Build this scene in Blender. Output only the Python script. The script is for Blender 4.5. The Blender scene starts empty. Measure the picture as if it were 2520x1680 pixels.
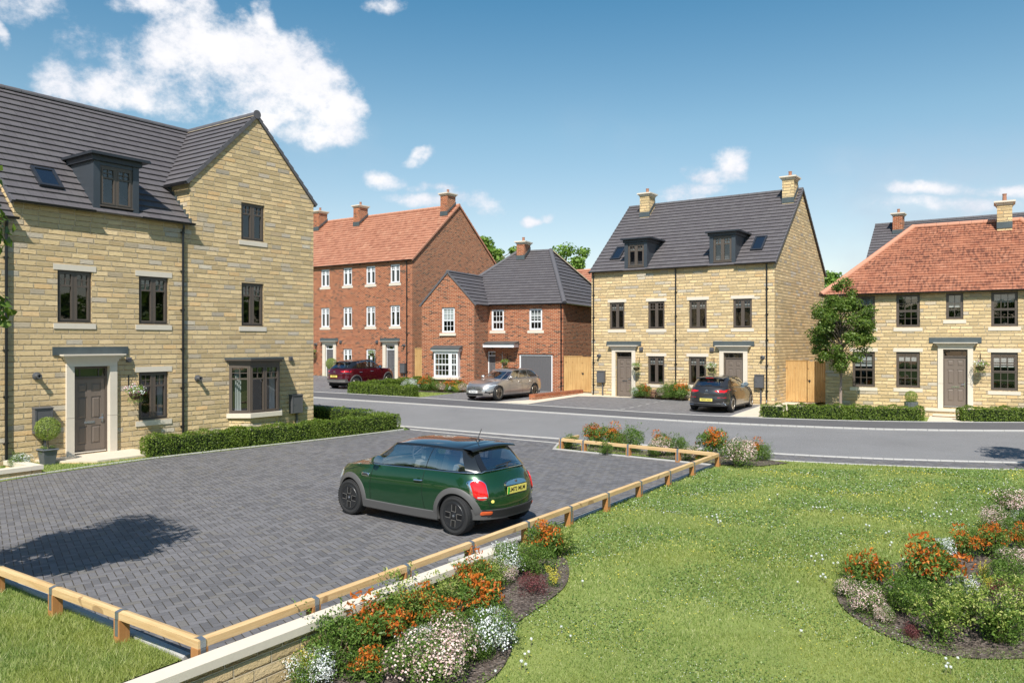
import bpy, bmesh, math, random
import numpy as np
from mathutils import Vector, Matrix
random.seed(7); RNG = np.random.default_rng(11)
SC = bpy.context.scene; COL = SC.collection
R_ = math.radians
# ------------------------------------------------------------------ camera, sun, sky, exposure
cd = bpy.data.cameras.new('camera'); cam = bpy.data.objects.new('camera', cd); COL.objects.link(cam)
cam.location = (0, 0, 3.1); cam.rotation_euler = (R_(90), 0, 0)
cd.sensor_width = 36; cd.lens = 27.78; cd.clip_start = .05; cd.clip_end = 4000
SC.camera = cam
TH = R_(34.9)
E1 = Vector((math.cos(TH), -math.sin(TH), 0)); E2 = Vector((math.sin(TH), math.cos(TH), 0))
SUN = (E1*.50 - E2*1.0 + Vector((0, 0, 1.33))).normalized()      # direction towards the sun
sd = bpy.data.lights.new('sun', 'SUN'); sun = bpy.data.objects.new('sun', sd); COL.objects.link(sun)
sd.energy = 4.6; sd.angle = R_(.55); sd.color = (1.0, .945, .86)
sun.rotation_euler = SUN.to_track_quat('Z', 'Y').to_euler(); sun.location = (0, 0, 40)
SC.view_settings.view_transform = 'Standard'; SC.view_settings.look = 'None'
SC.view_settings.exposure = 0.50; SC.view_settings.gamma = 1
SC.render.engine = 'CYCLES'
SC.cycles.max_bounces = 7; SC.cycles.transparent_max_bounces = 12
SC.cycles.use_denoising = True

class NT:
    """small helper for writing node trees"""
    def __init__(s, tree): s.t = tree; s.t.nodes.clear()
    def n(s, typ, **kw):
        nd = s.t.nodes.new(typ)
        for k, v in kw.items(): setattr(nd, k, v)
        return nd
    def set(s, sock, v):
        if isinstance(v, bpy.types.NodeSocket): s.t.links.new(v, sock)
        elif v is not None: sock.default_value = v
    def m(s, op, a, b=None, c=None, clamp=False):
        nd = s.n('ShaderNodeMath', operation=op); nd.use_clamp = clamp
        s.set(nd.inputs[0], a)
        if b is not None: s.set(nd.inputs[1], b)
        if c is not None: s.set(nd.inputs[2], c)
        return nd.outputs[0]
    def v(s, op, a, b=None):
        nd = s.n('ShaderNodeVectorMath', operation=op); s.set(nd.inputs[0], a)
        if b is not None: s.set(nd.inputs[1], b)
        return nd.outputs[0]
    def comb(s, x, y, z=0.0):
        nd = s.n('ShaderNodeCombineXYZ')
        for i, q in enumerate((x, y, z)): s.set(nd.inputs[i], q)
        return nd.outputs[0]
    def sep(s, v):
        nd = s.n('ShaderNodeSeparateXYZ'); s.set(nd.inputs[0], v); return nd.outputs
    def mix(s, f, a, b, blend='MIX'):
        nd = s.n('ShaderNodeMix', data_type='RGBA', blend_type=blend)
        s.set(nd.inputs[0], f)
        for i, q in ((6, a), (7, b)):
            if isinstance(q, (tuple, list)) and len(q) == 3: q = (*q, 1)
            s.set(nd.inputs[i], q)
        return nd.outputs[2]
    def noise(s, vec, scale, detail=3, rough=.5, dim='3D', w=None):
        nd = s.n('ShaderNodeTexNoise', noise_dimensions=dim)
        if vec is not None and dim != '1D': s.set(nd.inputs['Vector'], vec)
        if w is not None: s.set(nd.inputs['W'], w)
        nd.inputs['Scale'].default_value = scale; nd.inputs['Detail'].default_value = detail
        nd.inputs['Roughness'].default_value = rough
        return nd.outputs[0]
    def white(s, vec):
        nd = s.n('ShaderNodeTexWhiteNoise', noise_dimensions='3D'); s.set(nd.inputs['Vector'], vec)
        return nd.outputs[0]
    def ramp(s, f, stops, interp='LINEAR'):
        nd = s.n('ShaderNodeValToRGB'); cr = nd.color_ramp; cr.interpolation = interp
        while len(cr.elements) < len(stops): cr.elements.new(.5)
        for e, (p, c) in zip(cr.elements, stops): e.position = p; e.color = (*c, 1) if len(c) == 3 else c
        s.set(nd.inputs[0], f); return nd.outputs[0]
    def step(s, x, a, b):
        nd = s.n('ShaderNodeMapRange', interpolation_type='SMOOTHSTEP'); s.set(nd.inputs[0], x)
        s.set(nd.inputs[1], a); s.set(nd.inputs[2], b); return nd.outputs[0]
    def bump(s, h, strength, dist):
        nd = s.n('ShaderNodeBump'); s.set(nd.inputs['Height'], h)
        nd.inputs['Strength'].default_value = strength; nd.inputs['Distance'].default_value = dist
        return nd.outputs[0]

# world: Nishita sky, tinted by height above the horizon, with fair weather clouds at fixed bearings
W = bpy.data.worlds.new('World'); SC.world = W; W.use_nodes = True
t = NT(W.node_tree)
sky = t.n('ShaderNodeTexSky', sky_type='NISHITA'); sky.sun_disc = False
sky.sun_elevation = math.asin(SUN.z); sky.sun_rotation = math.atan2(SUN.x, SUN.y)
sky.air_density = 1.0; sky.dust_density = .6; sky.ozone_density = 2.0; sky.altitude = 50
tc = t.n('ShaderNodeTexCoord').outputs['Generated']
x, y, z = t.sep(t.v('NORMALIZE', tc))
az = t.m('ARCTAN2', x, y); el = t.m('ARCSINE', z)
tint = t.ramp(el, [(0.0, (1.24, 1.02, .92)), (.08, (1.20, 1.04, .93)), (.16, (1.12, 1.06, .93)), (.26, (.93, 1.08, .96)), (.42, (.46, .89, .92)), (.8, (.42, .70, .82))])
skyc = t.mix(1.0, sky.outputs[0], tint, 'MULTIPLY')
CL = [(-0.3805, 0.3136, 0.0901, 0.044, 1), (-0.2973, 0.3081, 0.0905, 0.0526, 1), (-0.4362, 0.2769, 0.0769, 0.0231, 0.9), (-0.5187, 0.2813, 0.0291, 0.0212, 0.8), (-0.241, 0.2534, 0.0493, 0.0276, 1), (-0.2096, 0.2777, 0.029, 0.0299, 0.9), (-0.404, 0.3403, 0.0349, 0.0225, 0.9), (-0.337, 0.2733, 0.1126, 0.0217, 1), (-0.5269, 0.3531, 0.07, 0.0189, 0.7), (-0.4891, 0.3342, 0.0343, 0.026, 0.55), (-0.5769, 0.3268, 0.0085, 0.0207, 0.7), (-0.4407, 0.3681, 0.0406, 0.0121, 0.6), (-0.39, 0.3624, 0.033, 0.0134, 0.55), (-0.1185, 0.2331, 0.0185, 0.0145, 0.9), (-0.2963, 0.3636, 0.0121, 0.0175, 0.6), (-0.1617, 0.1996, 0.0295, 0.0125, 0.6), (-0.0967, 0.1928, 0.0246, 0.0074, 0.4), (-0.1185, 0.1723, 0.0353, 0.0096, 0.5), (0.0286, 0.1621, 0.0143, 0.0064, 0.7), (0.0506, 0.1657, 0.011, 0.0064, 0.6), (0.2606, 0.2144, 0.0231, 0.0229, 0.75), (0.2555, 0.1978, 0.0412, 0.0133, 0.75), (0.2347, 0.1797, 0.0365, 0.0093, 0.5), (0.4989, 0.1626, 0.0467, 0.0066, 0.6), (0.5053, 0.1465, 0.0633, 0.0085, 0.6), (0.5663, 0.1631, 0.0314, 0.0072, 0.6), (-0.167, 0.3944, 0.0187, 0.0083, 0.35), (-0.0556, 0.179, 0.0357, 0.0117, 0.4), (0.219, 0.1725, 0.0262, 0.0078, 0.4), (0.4621, 0.0905, 0.0265, 0.0098, 0.4)]
wn = t.n('ShaderNodeTexNoise', noise_dimensions='3D'); t.set(wn.inputs['Vector'], t.comb(az, t.m('MULTIPLY', el, 1.35), 3.1)); wn.inputs['Scale'].default_value = 7; wn.inputs['Detail'].default_value = 3
wv = t.v('SUBTRACT', wn.outputs['Color'], (.5, .5, .5))
wx, wy, _ = t.sep(wv)
azw = t.m('MULTIPLY_ADD', wx, .085, az); elw = t.m('MULTIPLY_ADD', wy, .07, el)
field = None
for (a, e, ra, re, wgt) in CL:
    dx = t.m('MULTIPLY', t.m('SUBTRACT', azw, a), 1/ra); dy = t.m('MULTIPLY', t.m('SUBTRACT', elw, e), 1/re)
    d2 = t.m('ADD', t.m('MULTIPLY', dx, dx), t.m('MULTIPLY', dy, dy))
    g = t.m('MULTIPLY', t.m('SUBTRACT', 1.0, d2), wgt)
    field = g if field is None else t.m('SMOOTH_MAX', field, g, .25)
cn = t.noise(t.comb(az, t.m('MULTIPLY', el, 1.25), 7.7), 11, 12, .66)
cn2 = t.noise(t.comb(az, t.m('MULTIPLY', el, 1.3), 1.7), 5, 6, .55)
fc = t.m('MINIMUM', t.m('MAXIMUM', field, -1.6), .62)
dens = t.m('ADD', fc, t.m('MULTIPLY', t.m('SUBTRACT', cn, .47), 5.2))
mask = t.step(dens, -.22, 1.15)
hz = t.m('MULTIPLY', t.step(cn2, .50, .80), t.m('MULTIPLY', t.step(el, .34, .06), .5))
cs = t.noise(t.comb(azw, t.m('MULTIPLY', t.m('ADD', elw, .012), 1.4), 2.7), 9, 6, .55)
cloudc = t.ramp(t.m('ADD', t.m('MULTIPLY', cs, .75), t.m('MULTIPLY', dens, .16)), [(.22, (.62, .66, .76)), (.5, (.86, .87, .91)), (.72, (1.0, .99, .98))])
cloudv = t.mix(1.0, cloudc, (7.6, 7.6, 7.7), 'MULTIPLY')
c1 = t.mix(hz, skyc, t.mix(1.0, cloudc, (6.6, 6.8, 7.0), 'MULTIPLY'))
c2 = t.mix(mask, c1, cloudv)
bg = t.n('ShaderNodeBackground'); t.set(bg.inputs[0], c2); bg.inputs[1].default_value = .10
out = t.n('ShaderNodeOutputWorld'); t.t.links.new(bg.outputs[0], out.inputs[0])

# ------------------------------------------------------------------ materials
MAT = {}
def newmat(name):
    m = bpy.data.materials.new(name); m.use_nodes = True
    MAT[name] = m; t = NT(m.node_tree)
    o = t.n('ShaderNodeOutputMaterial'); return m, t, o
def principled(t, o, col, rough=.5, normal=None, **kw):
    p = t.n('ShaderNodeBsdfPrincipled')
    if isinstance(col, (tuple, list)) and len(col) == 3: col = (*col, 1)
    t.set(p.inputs['Base Color'], col); t.set(p.inputs['Roughness'], rough)
    if normal is not None: t.set(p.inputs['Normal'], normal)
    for k, v in kw.items(): t.set(p.inputs[k.replace('_', ' ')], v)
    t.t.links.new(p.outputs[0], o.inputs[0]); return p
def plain(name, col, rough=.5, var=.12, scale=8, bump=0, **kw):
    m, t, o = newmat(name)
    tc = t.n('ShaderNodeTexCoord').outputs['Object']
    nz = t.noise(tc, scale, 5, .6)
    f = t.m('MULTIPLY_ADD', nz, var*2, 1-var)
    c = t.mix(1.0, col, t.comb(f, f, f), 'MULTIPLY')
    nrm = t.bump(t.noise(tc, scale*6, 4, .6), bump, .01) if bump else None
    principled(t, o, c, rough, nrm, **kw); return m

def masonry(name, bw, bh, mortar, stops, mcol, relief, rough=.85, pitched=False, lenvar=.0, chamfer=.006, grain=60, off=.5, interp='LINEAR', blot=.12):
    m, t, o = newmat(name)
    u, v, _ = t.sep(t.n('ShaderNodeUVMap', uv_map='UV').outputs[0])
    fy = t.m('MULTIPLY', v, 1/bh); row = t.m('FLOOR', fy); fry = t.m('SUBTRACT', fy, row)
    x = t.m('ADD', t.m('MULTIPLY', u, 1/bw), t.m('MULTIPLY', row, off))
    if lenvar:
        rr = t.white(t.comb(row, 3.3, 0)); x = t.m('ADD', x, t.m('MULTIPLY', rr, .6))
        x = t.m('ADD', x, t.m('MULTIPLY', t.noise(t.comb(t.m('MULTIPLY', u, 1/bw), t.m('MULTIPLY', row, 7.31), 0), .8, 1), lenvar))
    col = t.m('FLOOR', x); frx = t.m('SUBTRACT', x, col)
    dx = t.m('MULTIPLY', t.m('MINIMUM', frx, t.m('SUBTRACT', 1, frx)), bw)
    dy = t.m('MULTIPLY', t.m('MINIMUM', fry, t.m('SUBTRACT', 1, fry)), bh)
    wob = t.m('MULTIPLY', t.m('SUBTRACT', t.noise(t.comb(u, v, 0), 22, 3), .5), mortar*.9)
    d = t.m('ADD', t.m('MINIMUM', dx, dy), wob)
    mask = t.step(d, mortar*.35, mortar*.5+.003)
    idn = t.white(t.comb(row, col, 1.7)); id2 = t.white(t.comb(col, row, 9.1))
    c = t.ramp(idn, stops, interp)
    g = t.noise(t.comb(u, v, 0), grain, 5, .65); g2 = t.noise(t.comb(u, v, 5), 9, 4, .6)
    f = t.m('ADD', t.m('MULTIPLY', g, .34), t.m('MULTIPLY', g2, blot*2)); f = t.m('ADD', f, 1-.17-blot)
    f = t.m('MULTIPLY', f, t.m('MULTIPLY_ADD', id2, .30, .85))
    c = t.mix(1.0, c, t.comb(f, f, f), 'MULTIPLY')
    c = t.mix(mask, mcol, c)
    edge = t.step(d, mortar*.35, mortar*.5+chamfer)
    h = t.m('ADD', t.m('MULTIPLY', edge, .8), t.m('MULTIPLY', edge, t.m('ADD', t.m('MULTIPLY', g2, 1.2), t.m('MULTIPLY', g, .5))))
    h = t.m('ADD', h, t.m('MULTIPLY', id2, .35))
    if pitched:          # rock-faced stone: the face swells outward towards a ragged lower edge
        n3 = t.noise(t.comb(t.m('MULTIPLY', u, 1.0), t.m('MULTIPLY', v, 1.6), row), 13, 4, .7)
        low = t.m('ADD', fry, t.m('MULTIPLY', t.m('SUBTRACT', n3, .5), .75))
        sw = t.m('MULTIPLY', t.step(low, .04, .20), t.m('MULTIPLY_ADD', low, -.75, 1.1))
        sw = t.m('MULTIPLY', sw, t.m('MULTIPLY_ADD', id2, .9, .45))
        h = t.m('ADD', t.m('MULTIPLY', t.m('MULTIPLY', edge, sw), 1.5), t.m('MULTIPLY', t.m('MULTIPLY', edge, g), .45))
        c = t.mix(t.m('MULTIPLY', t.m('MULTIPLY', t.step(low, .16, .02), t.step(id2, .35, .8)), t.m('MULTIPLY', mask, .55)), c, (.36, .20, .07))  # orange-brown stain along ragged lower edges, mostly painting in the shade there
    principled(t, o, c, rough, t.bump(h, 1.0, relief), Specular_IOR_Level=.25)
    return m
masonry('stone_wall', .42, .143, .009,
        [(0, (.53, .395, .215)), (.30, (.58, .44, .24)), (.55, (.50, .37, .20)), (.80, (.60, .46, .265)), (.88, (.61, .41, .20)), (.92, (.47, .385, .265)), (.975, (.41, .35, .27)), (1, (.50, .44, .34))],
        (.64, .53, .37), .032, lenvar=.75, chamfer=.008, grain=46, blot=.17, pitched=True)
masonry('brick_wall', .225, .075, .013,
        [(0, (.24, .066, .030)), (.25, (.37, .115, .050)), (.5, (.29, .080, .036)), (.72, (.42, .145, .065)), (.84, (.30, .085, .038)), (.90, (.14, .046, .028)), (1, (.07, .032, .024))],
        (.60, .45, .31), .007, chamfer=.006, blot=.10)
masonry('brick_header', .075, .225, .010,
        [(0, (.38, .13, .06)), (.5, (.44, .17, .08)), (1, (.34, .105, .05))], (.50, .36, .24), .006, off=0)
masonry('brick_paver', .20, .105, .006,
        [(0, (.30, .09, .04)), (.6, (.36, .12, .055)), (1, (.22, .07, .04))], (.3, .2, .14), .004)

def rooftile(name, tw, g, stops, joint, streak=0, rough=.62):
    m, t, o = newmat(name)
    u, v, _ = t.sep(t.n('ShaderNodeUVMap', uv_map='UV').outputs[0])
    fy = t.m('MULTIPLY', v, 1/g); row = t.m('FLOOR', t.m('ADD', fy, .0005)); fry = t.m('SUBTRACT', fy, row)
    x = t.m('ADD', t.m('MULTIPLY', u, 1/tw), t.m('MULTIPLY', row, .5)); col = t.m('FLOOR', x); frx = t.m('SUBTRACT', x, col)
    idn = t.white(t.comb(row, col, 4.2)); c = t.ramp(idn, stops)
    if streak:
        s1 = t.noise(t.comb(t.m('MULTIPLY', u, 7), t.m('MULTIPLY', v, 2.0), 0), 1.5, 4, .6)
        s2 = t.noise(t.comb(u, v, 3), .9, 3, .6)
        k = t.m('MULTIPLY', t.step(s1, .42, .64), t.step(s2, .30, .55))
        c = t.mix(t.m('MULTIPLY', k, streak), c, (.105, .042, .030))
    g1 = t.noise(t.comb(u, v, 0), 5, 5, .65); f = t.m('MULTIPLY_ADD', g1, .36, .82)
    c = t.mix(1.0, c, t.comb(f, f, f), 'MULTIPLY')
    d = t.m('MULTIPLY', t.m('MINIMUM', frx, t.m('SUBTRACT', 1, frx)), tw)
    j = t.step(d, .002, .006); c = t.mix(j, joint, c)
    h = t.m('ADD', j, t.m('MULTIPLY', idn, .5))
    principled(t, o, c, rough, t.bump(h, .7, .006), Specular_IOR_Level=.45); return m
rooftile('slate_tile', .33, .29, [(0, (.098, .089, .095)), (.5, (.106, .097, .103)), (1, (.115, .106, .111))], (.055, .05, .053))
rooftile('red_tile', .30, .29, [(0, (.40, .175, .105)), (.4, (.44, .20, .122)), (.75, (.33, .135, .080)), (1, (.48, .24, .15))], (.26, .11, .075), streak=.22)
rooftile('clay_tile', .27, .17, [(0, (.38, .155, .088)), (.4, (.42, .18, .105)), (.75, (.32, .12, .068)), (1, (.47, .22, .135))], (.20, .075, .055), streak=.80)
plain('ridge_grey', (.105, .10, .108), .6, .15, 3); plain('ridge_red', (.50, .235, .15), .75, .1, 2)
plain('mortar_bed', (.45, .37, .26), .9)
plain('cast_stone', (.66, .59, .49), .8, .07, 10, .15)
plain('taupe_frame', (.098, .078, .064), .42, .05); plain('taupe_door', (.170, .136, .112), .45, .05)
plain('white_frame', (.74, .75, .77), .38, .04); plain('grey_door', (.115, .112, .118), .45, .05)
plain('lead', (.095, .115, .122), .45, .3, 3, Metallic=.35)
plain('dormer_zinc', (.055, .065, .078), .42, .2, 2.5, Metallic=.2); plain('soffit_dark', (.026, .030, .038), .4)
plain('black_plastic', (.010, .011, .013), .30, .1); plain('grey_box', (.095, .096, .102), .5, .05)
plain('chrome', (.75, .76, .78), .16, .03, Metallic=1.0); plain('galvanised', (.30, .34, .38), .48, .25, 25, Metallic=.75)
plain('clay_pot', (.34, .16, .10), .8); plain('basket_coir', (.06, .035, .02), .9)
plain('pot_grey', (.105, .115, .13), .55, .3, 6, .2); plain('wrought', (.012, .012, .014), .5)
plain('young_bark', (.30, .225, .19), .9, .3, 12, .5); plain('soil', (.055, .040, .030), .95, .45, 14, .9); plain('bark', (.16, .125, .095), .9, .35, 12, .6)
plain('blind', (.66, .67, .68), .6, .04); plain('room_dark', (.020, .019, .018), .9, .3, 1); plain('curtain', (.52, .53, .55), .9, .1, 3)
plain('lamp_white', (.8, .8, .8), .3)
def glassmat(name, tint, refl, base=(.004, .006, .006), alpha=.0):
    m, t, o = newmat(name)
    gm = t.n('ShaderNodeNewGeometry'); dt = t.n('ShaderNodeVectorMath', operation='DOT_PRODUCT'); t.set(dt.inputs[0], gm.outputs['Normal']); t.set(dt.inputs[1], gm.outputs['Incoming'])
    co = t.m('ABSOLUTE', dt.outputs['Value']); f0 = ((refl-1)/(refl+1))**2; fr_ = t.m('MULTIPLY_ADD', t.m('POWER', t.m('SUBTRACT', 1, co), 5.0), 1-f0, f0, clamp=True)
    a = t.n('ShaderNodeBsdfTransparent'); a.inputs[0].default_value = (*tint, 1)
    g = t.n('ShaderNodeBsdfGlossy'); g.inputs['Roughness'].default_value = .015; g.inputs[0].default_value = (1, 1, 1, 1)
    tc = t.n('ShaderNodeTexCoord').outputs['Object']
    t.set(g.inputs['Normal'], t.bump(t.noise(tc, 1.3, 2), .12, .02))
    mx = t.n('ShaderNodeMixShader'); t.set(mx.inputs[0], fr_)
    t.t.links.new(a.outputs[0], mx.inputs[1]); t.t.links.new(g.outputs[0], mx.inputs[2])
    t.t.links.new(mx.outputs[0], o.inputs[0]); return m
glassmat('window_glass', (.75, .78, .77), 1.95)
glassmat('car_glass', (.66, .70, .71), 3.9)

def wood(name, c1, c2, axis=0, sc=1.0):
    m, t, o = newmat(name)
    tc = t.n('ShaderNodeTexCoord').outputs['Object']
    x, y, z = t.sep(tc); q = [x, y, z]; q[axis] = t.m('MULTIPLY', q[axis], .07)
    v = t.comb(*q)
    n1 = t.noise(v, 38*sc, 4, .6); n2 = t.noise(tc, 1.3, 2)
    w = t.m('ADD', t.m('MULTIPLY', n1, .8), t.m('MULTIPLY', n2, .4))
    c = t.mix(t.step(w, .38, .85), c1, c2)
    kn = t.noise(tc, 5.5, 0); c = t.mix(t.m('MULTIPLY', t.step(kn, .74, .80), .55), c, (.16, .08, .035))
    principled(t, o, c, .7, t.bump(n1, .25, .004), Specular_IOR_Level=.3); return m
wood('rail_wood', (.66, .47, .25), (.52, .33, .15), 0); wood('post_wood', (.46, .225, .085), (.36, .155, .05), 2)
wood('fence_wood', (.56, .36, .15), (.42, .24, .09), 2, .5)

# ---- ground surfaces, all in metres
def ground_coords(t):
    return t.n('ShaderNodeNewGeometry').outputs['Position']
def asphalt(name, c, spots=.22):
    m, t, o = newmat(name); p = ground_coords(t)
    n = t.noise(p, 90, 3, .8); n2 = t.noise(p, .35, 4, .6); n3 = t.noise(p, 260, 1)
    n4 = t.noise(p, 2.6, 4, .6)
    f = t.m('ADD', t.m('MULTIPLY', n, spots*2), t.m('MULTIPLY', n2, .50)); f = t.m('ADD', f, t.m('MULTIPLY', n4, .10)); f = t.m('ADD', f, .70-spots)
    c2 = t.mix(1.0, c, t.comb(f, f, f), 'MULTIPLY')
    c2 = t.mix(t.step(n3, .62, .74), c2, tuple(min(1, k*2.1) for k in c))
    principled(t, o, c2, .88, t.bump(n, .6, .006), Specular_IOR_Level=.3); return m
asphalt('asphalt', (.192, .190, .193), .34); asphalt('footpath', (.105, .103, .108), .15)
def paving(name, ang, s=.1, base=((.108, .106, .112), (.140, .137, .144), (.168, .164, .172), (.150, .141, .130)), joint=(.055, .046, .034)):
    m, t, o = newmat(name); px, py, _ = t.sep(ground_coords(t))
    ca, sa = math.cos(ang)/s, math.sin(ang)/s
    X = t.m('ADD', t.m('MULTIPLY', px, ca), t.m('MULTIPLY', py, sa)); Y = t.m('SUBTRACT', t.m('MULTIPLY', py, ca), t.m('MULTIPLY', px, sa))
    i = t.m('FLOOR', X); j = t.m('FLOOR', Y); fx = t.m('SUBTRACT', X, i); fy = t.m('SUBTRACT', Y, j)
    k = t.m('FLOORED_MODULO', t.m('SUBTRACT', i, j), 4.0)
    eq = lambda q: t.m('COMPARE', k, float(q), .5)
    k0, k1, k2, k3 = eq(0), eq(1), eq(2), eq(3)
    l, r, b, tp = fx, t.m('SUBTRACT', 1, fx), fy, t.m('SUBTRACT', 1, fy)
    # an edge that lies inside a block is pushed far away
    l = t.m('ADD', l, k1); r = t.m('ADD', r, k0); b = t.m('ADD', b, k2); tp = t.m('ADD', tp, k3)
    d = t.m('MULTIPLY', t.m('MINIMUM', t.m('MINIMUM', l, r), t.m('MINIMUM', b, tp)), s)
    ii = t.m('SUBTRACT', i, k1); jj = t.m('ADD', j, k3)
    idn = t.white(t.comb(ii, jj, t.m('ADD', k0, k1)))
    c = t.ramp(idn, [(0, base[0]), (.4, base[1]), (.75, base[2]), (1, base[3])])
    pos = ground_coords(t)
    g = t.noise(pos, 30, 5, .7); g2 = t.noise(pos, .5, 4, .6); g3 = t.noise(pos, 140, 2)
    f = t.m('ADD', t.m('MULTIPLY', g, .34), t.m('MULTIPLY', g2, .34)); f = t.m('ADD', f, t.m('MULTIPLY', g3, .16)); f = t.m('ADD', f, .60)
    c = t.mix(1.0, c, t.comb(f, f, f), 'MULTIPLY')
    # joints of one direction are wider than the other, as the blocks are laid
    dj = t.m('MULTIPLY', t.m('MINIMUM', l, r), s)
    j1 = t.step(d, .0012, .0040); j2 = t.step(dj, .003, .0075)
    jm = t.m('MULTIPLY', j2, t.m('MULTIPLY_ADD', j1, .55, .45))
    c = t.mix(jm, joint, c)
    h = t.m('ADD', t.step(d, .0, .010), t.m('MULTIPLY', g, .25))
    h = t.m('ADD', h, t.m('MULTIPLY', idn, .3))
    principled(t, o, c, .72, t.bump(h, .8, .005), Specular_IOR_Level=.4); return m
paving('block_paving', R_(34))
paving('drive_paving', R_(50), .1, ((.14, .135, .142), (.17, .165, .172), (.20, .195, .20), (.155, .15, .148)), (.07, .06, .05))
plain('flag_stone', (.62, .54, .43), .85, .10, 2.2, .1)
plain('kerb_stone', (.40, .39, .375), .85, .12, 20, .3)
def mulchmat():
    m, t, o = newmat('mulch'); p = ground_coords(t)
    v = t.n('ShaderNodeTexVoronoi'); t.set(v.inputs['Vector'], p); v.inputs['Scale'].default_value = 34
    c = t.ramp(t.sep(v.outputs['Color'])[0], [(0, (.045, .032, .027)), (.5, (.10, .075, .062)), (1, (.19, .155, .135))])
    principled(t, o, c, .9, t.bump(v.outputs['Distance'], 1, .03)); return m
mulchmat()
def grassmat(name, cols, px=.32):
    m, t, o = newmat(name); p = ground_coords(t)
    n1 = t.noise(p, .45, 5, .65); n2 = t.noise(p, 24, 4, .8)
    c = t.ramp(t.m('ADD', t.m('MULTIPLY', n1, .7), t.m('MULTIPLY', n2, .3)), [(.30, cols[0]), (.5, cols[1]), (.7, cols[2])])
    principled(t, o, c, .9, t.bump(n2, .8, .03), Specular_IOR_Level=.2); return m
grassmat('lawn_ground', ((.16, .21, .06), (.22, .27, .075), (.30, .34, .11)))
grassmat('far_ground', ((.07, .12, .03), (.09, .15, .035), (.12, .17, .04)))
def leafmat(name, stops, trans=.35, rough=.45, patch=None):
    m, t, o = newmat(name)
    a = t.n('ShaderNodeAttribute', attribute_name='rnd')
    c = t.ramp(a.outputs['Fac'], stops)
    if patch:
        n1 = t.noise(ground_coords(t), .38, 5, .65)
        c = t.mix(t.m('MULTIPLY', t.step(n1, .42, .66), patch[1]), c, patch[0])
    p = t.n('ShaderNodeBsdfPrincipled'); t.set(p.inputs['Base Color'], c); p.inputs['Roughness'].default_value = rough
    p.inputs['Specular IOR Level'].default_value = .3
    tr = t.n('ShaderNodeBsdfTranslucent'); t.set(tr.inputs[0], t.mix(1.0, c, (1.25, 1.35, .75), 'MULTIPLY'))
    mx = t.n('ShaderNodeMixShader'); mx.inputs[0].default_value = trans
    t.t.links.new(p.outputs[0], mx.inputs[1]); t.t.links.new(tr.outputs[0], mx.inputs[2]); t.t.links.new(mx.outputs[0], o.inputs[0])
    return m
leafmat('grass_blade', [(0, (.088, .150, .030)), (.35, (.188, .278, .062)), (.7, (.295, .375, .11)), (.9, (.44, .46, .20)), (1, (.62, .61, .36))], .35, .5, ((.38, .38, .09), .55))
leafmat('hedge_leaf', [(0, (.07, .12, .018)), (.5, (.14, .215, .030)), (.9, (.24, .32, .05)), (1, (.34, .40, .10))])
leafmat('tree_leaf', [(0, (.055, .105, .018)), (.5, (.115, .185, .030)), (1, (.21, .28, .06))])
leafmat('bright_leaf', [(0, (.10, .18, .03)), (.5, (.17, .29, .05)), (1, (.28, .40, .09))])
leafmat('clover_leaf', [(0, (.10, .17, .04)), (.6, (.17, .255, .065)), (1, (.27, .35, .11))])
leafmat('topiary_leaf', [(0, (.13, .19, .04)), (.5, (.25, .33, .07)), (1, (.40, .46, .13))])
leafmat('green_leaf', [(0, (.06, .12, .02)), (.6, (.13, .22, .04)), (1, (.22, .32, .07))])
leafmat('variegated_leaf', [(0, (.09, .15, .03)), (.4, (.19, .28, .05)), (.75, (.36, .42, .10)), (1, (.58, .58, .22))])
leafmat('orange_tip_leaf', [(0, (.06, .12, .02)), (.3, (.13, .22, .04)), (.495, (.24, .33, .08)), (.505, (.38, .08, .018)), (.7, (.56, .15, .022)), (.9, (.68, .25, .035)), (1, (.42, .055, .02))], .3)
leafmat('orange_leaf', [(0, (.36, .07, .015)), (.4, (.55, .13, .02)), (.8, (.68, .22, .03)), (1, (.42, .05, .02))], .3)
leafmat('purple_leaf', [(0, (.09, .025, .03)), (.6, (.17, .05, .055)), (1, (.27, .10, .10))], .25)
leafmat('yellow_leaf', [(0, (.50, .42, .05)), (.6, (.72, .62, .08)), (1, (.80, .74, .20))], .3)
leafmat('white_petal', [(0, (.62, .66, .72)), (.5, (.80, .82, .85)), (1, (.88, .88, .88))], .2)
leafmat('pink_petal', [(0, (.62, .40, .40)), (.5, (.76, .55, .53)), (1, (.85, .74, .70))], .2)
leafmat('magenta_petal', [(0, (.65, .12, .45)), (1, (.8, .4, .65))], .2)
leafmat('hedge_core', [(0, (.016, .028, .007)), (1, (.02, .035, .008))], .05, .9)

def H(Y):
    z = 0
    if Y > 27: z += .022*(min(Y, 47)-27)
    if Y > 47: z += .045*(min(Y, 56)-47)
    return z
def ZL(X, Y):                      # the front lawn falls away towards the retaining wall and the camera
    k = min(1, max(0, (12.2-Y)/5.0)); k = k*k*(3-2*k)
    return -.34*k

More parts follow.
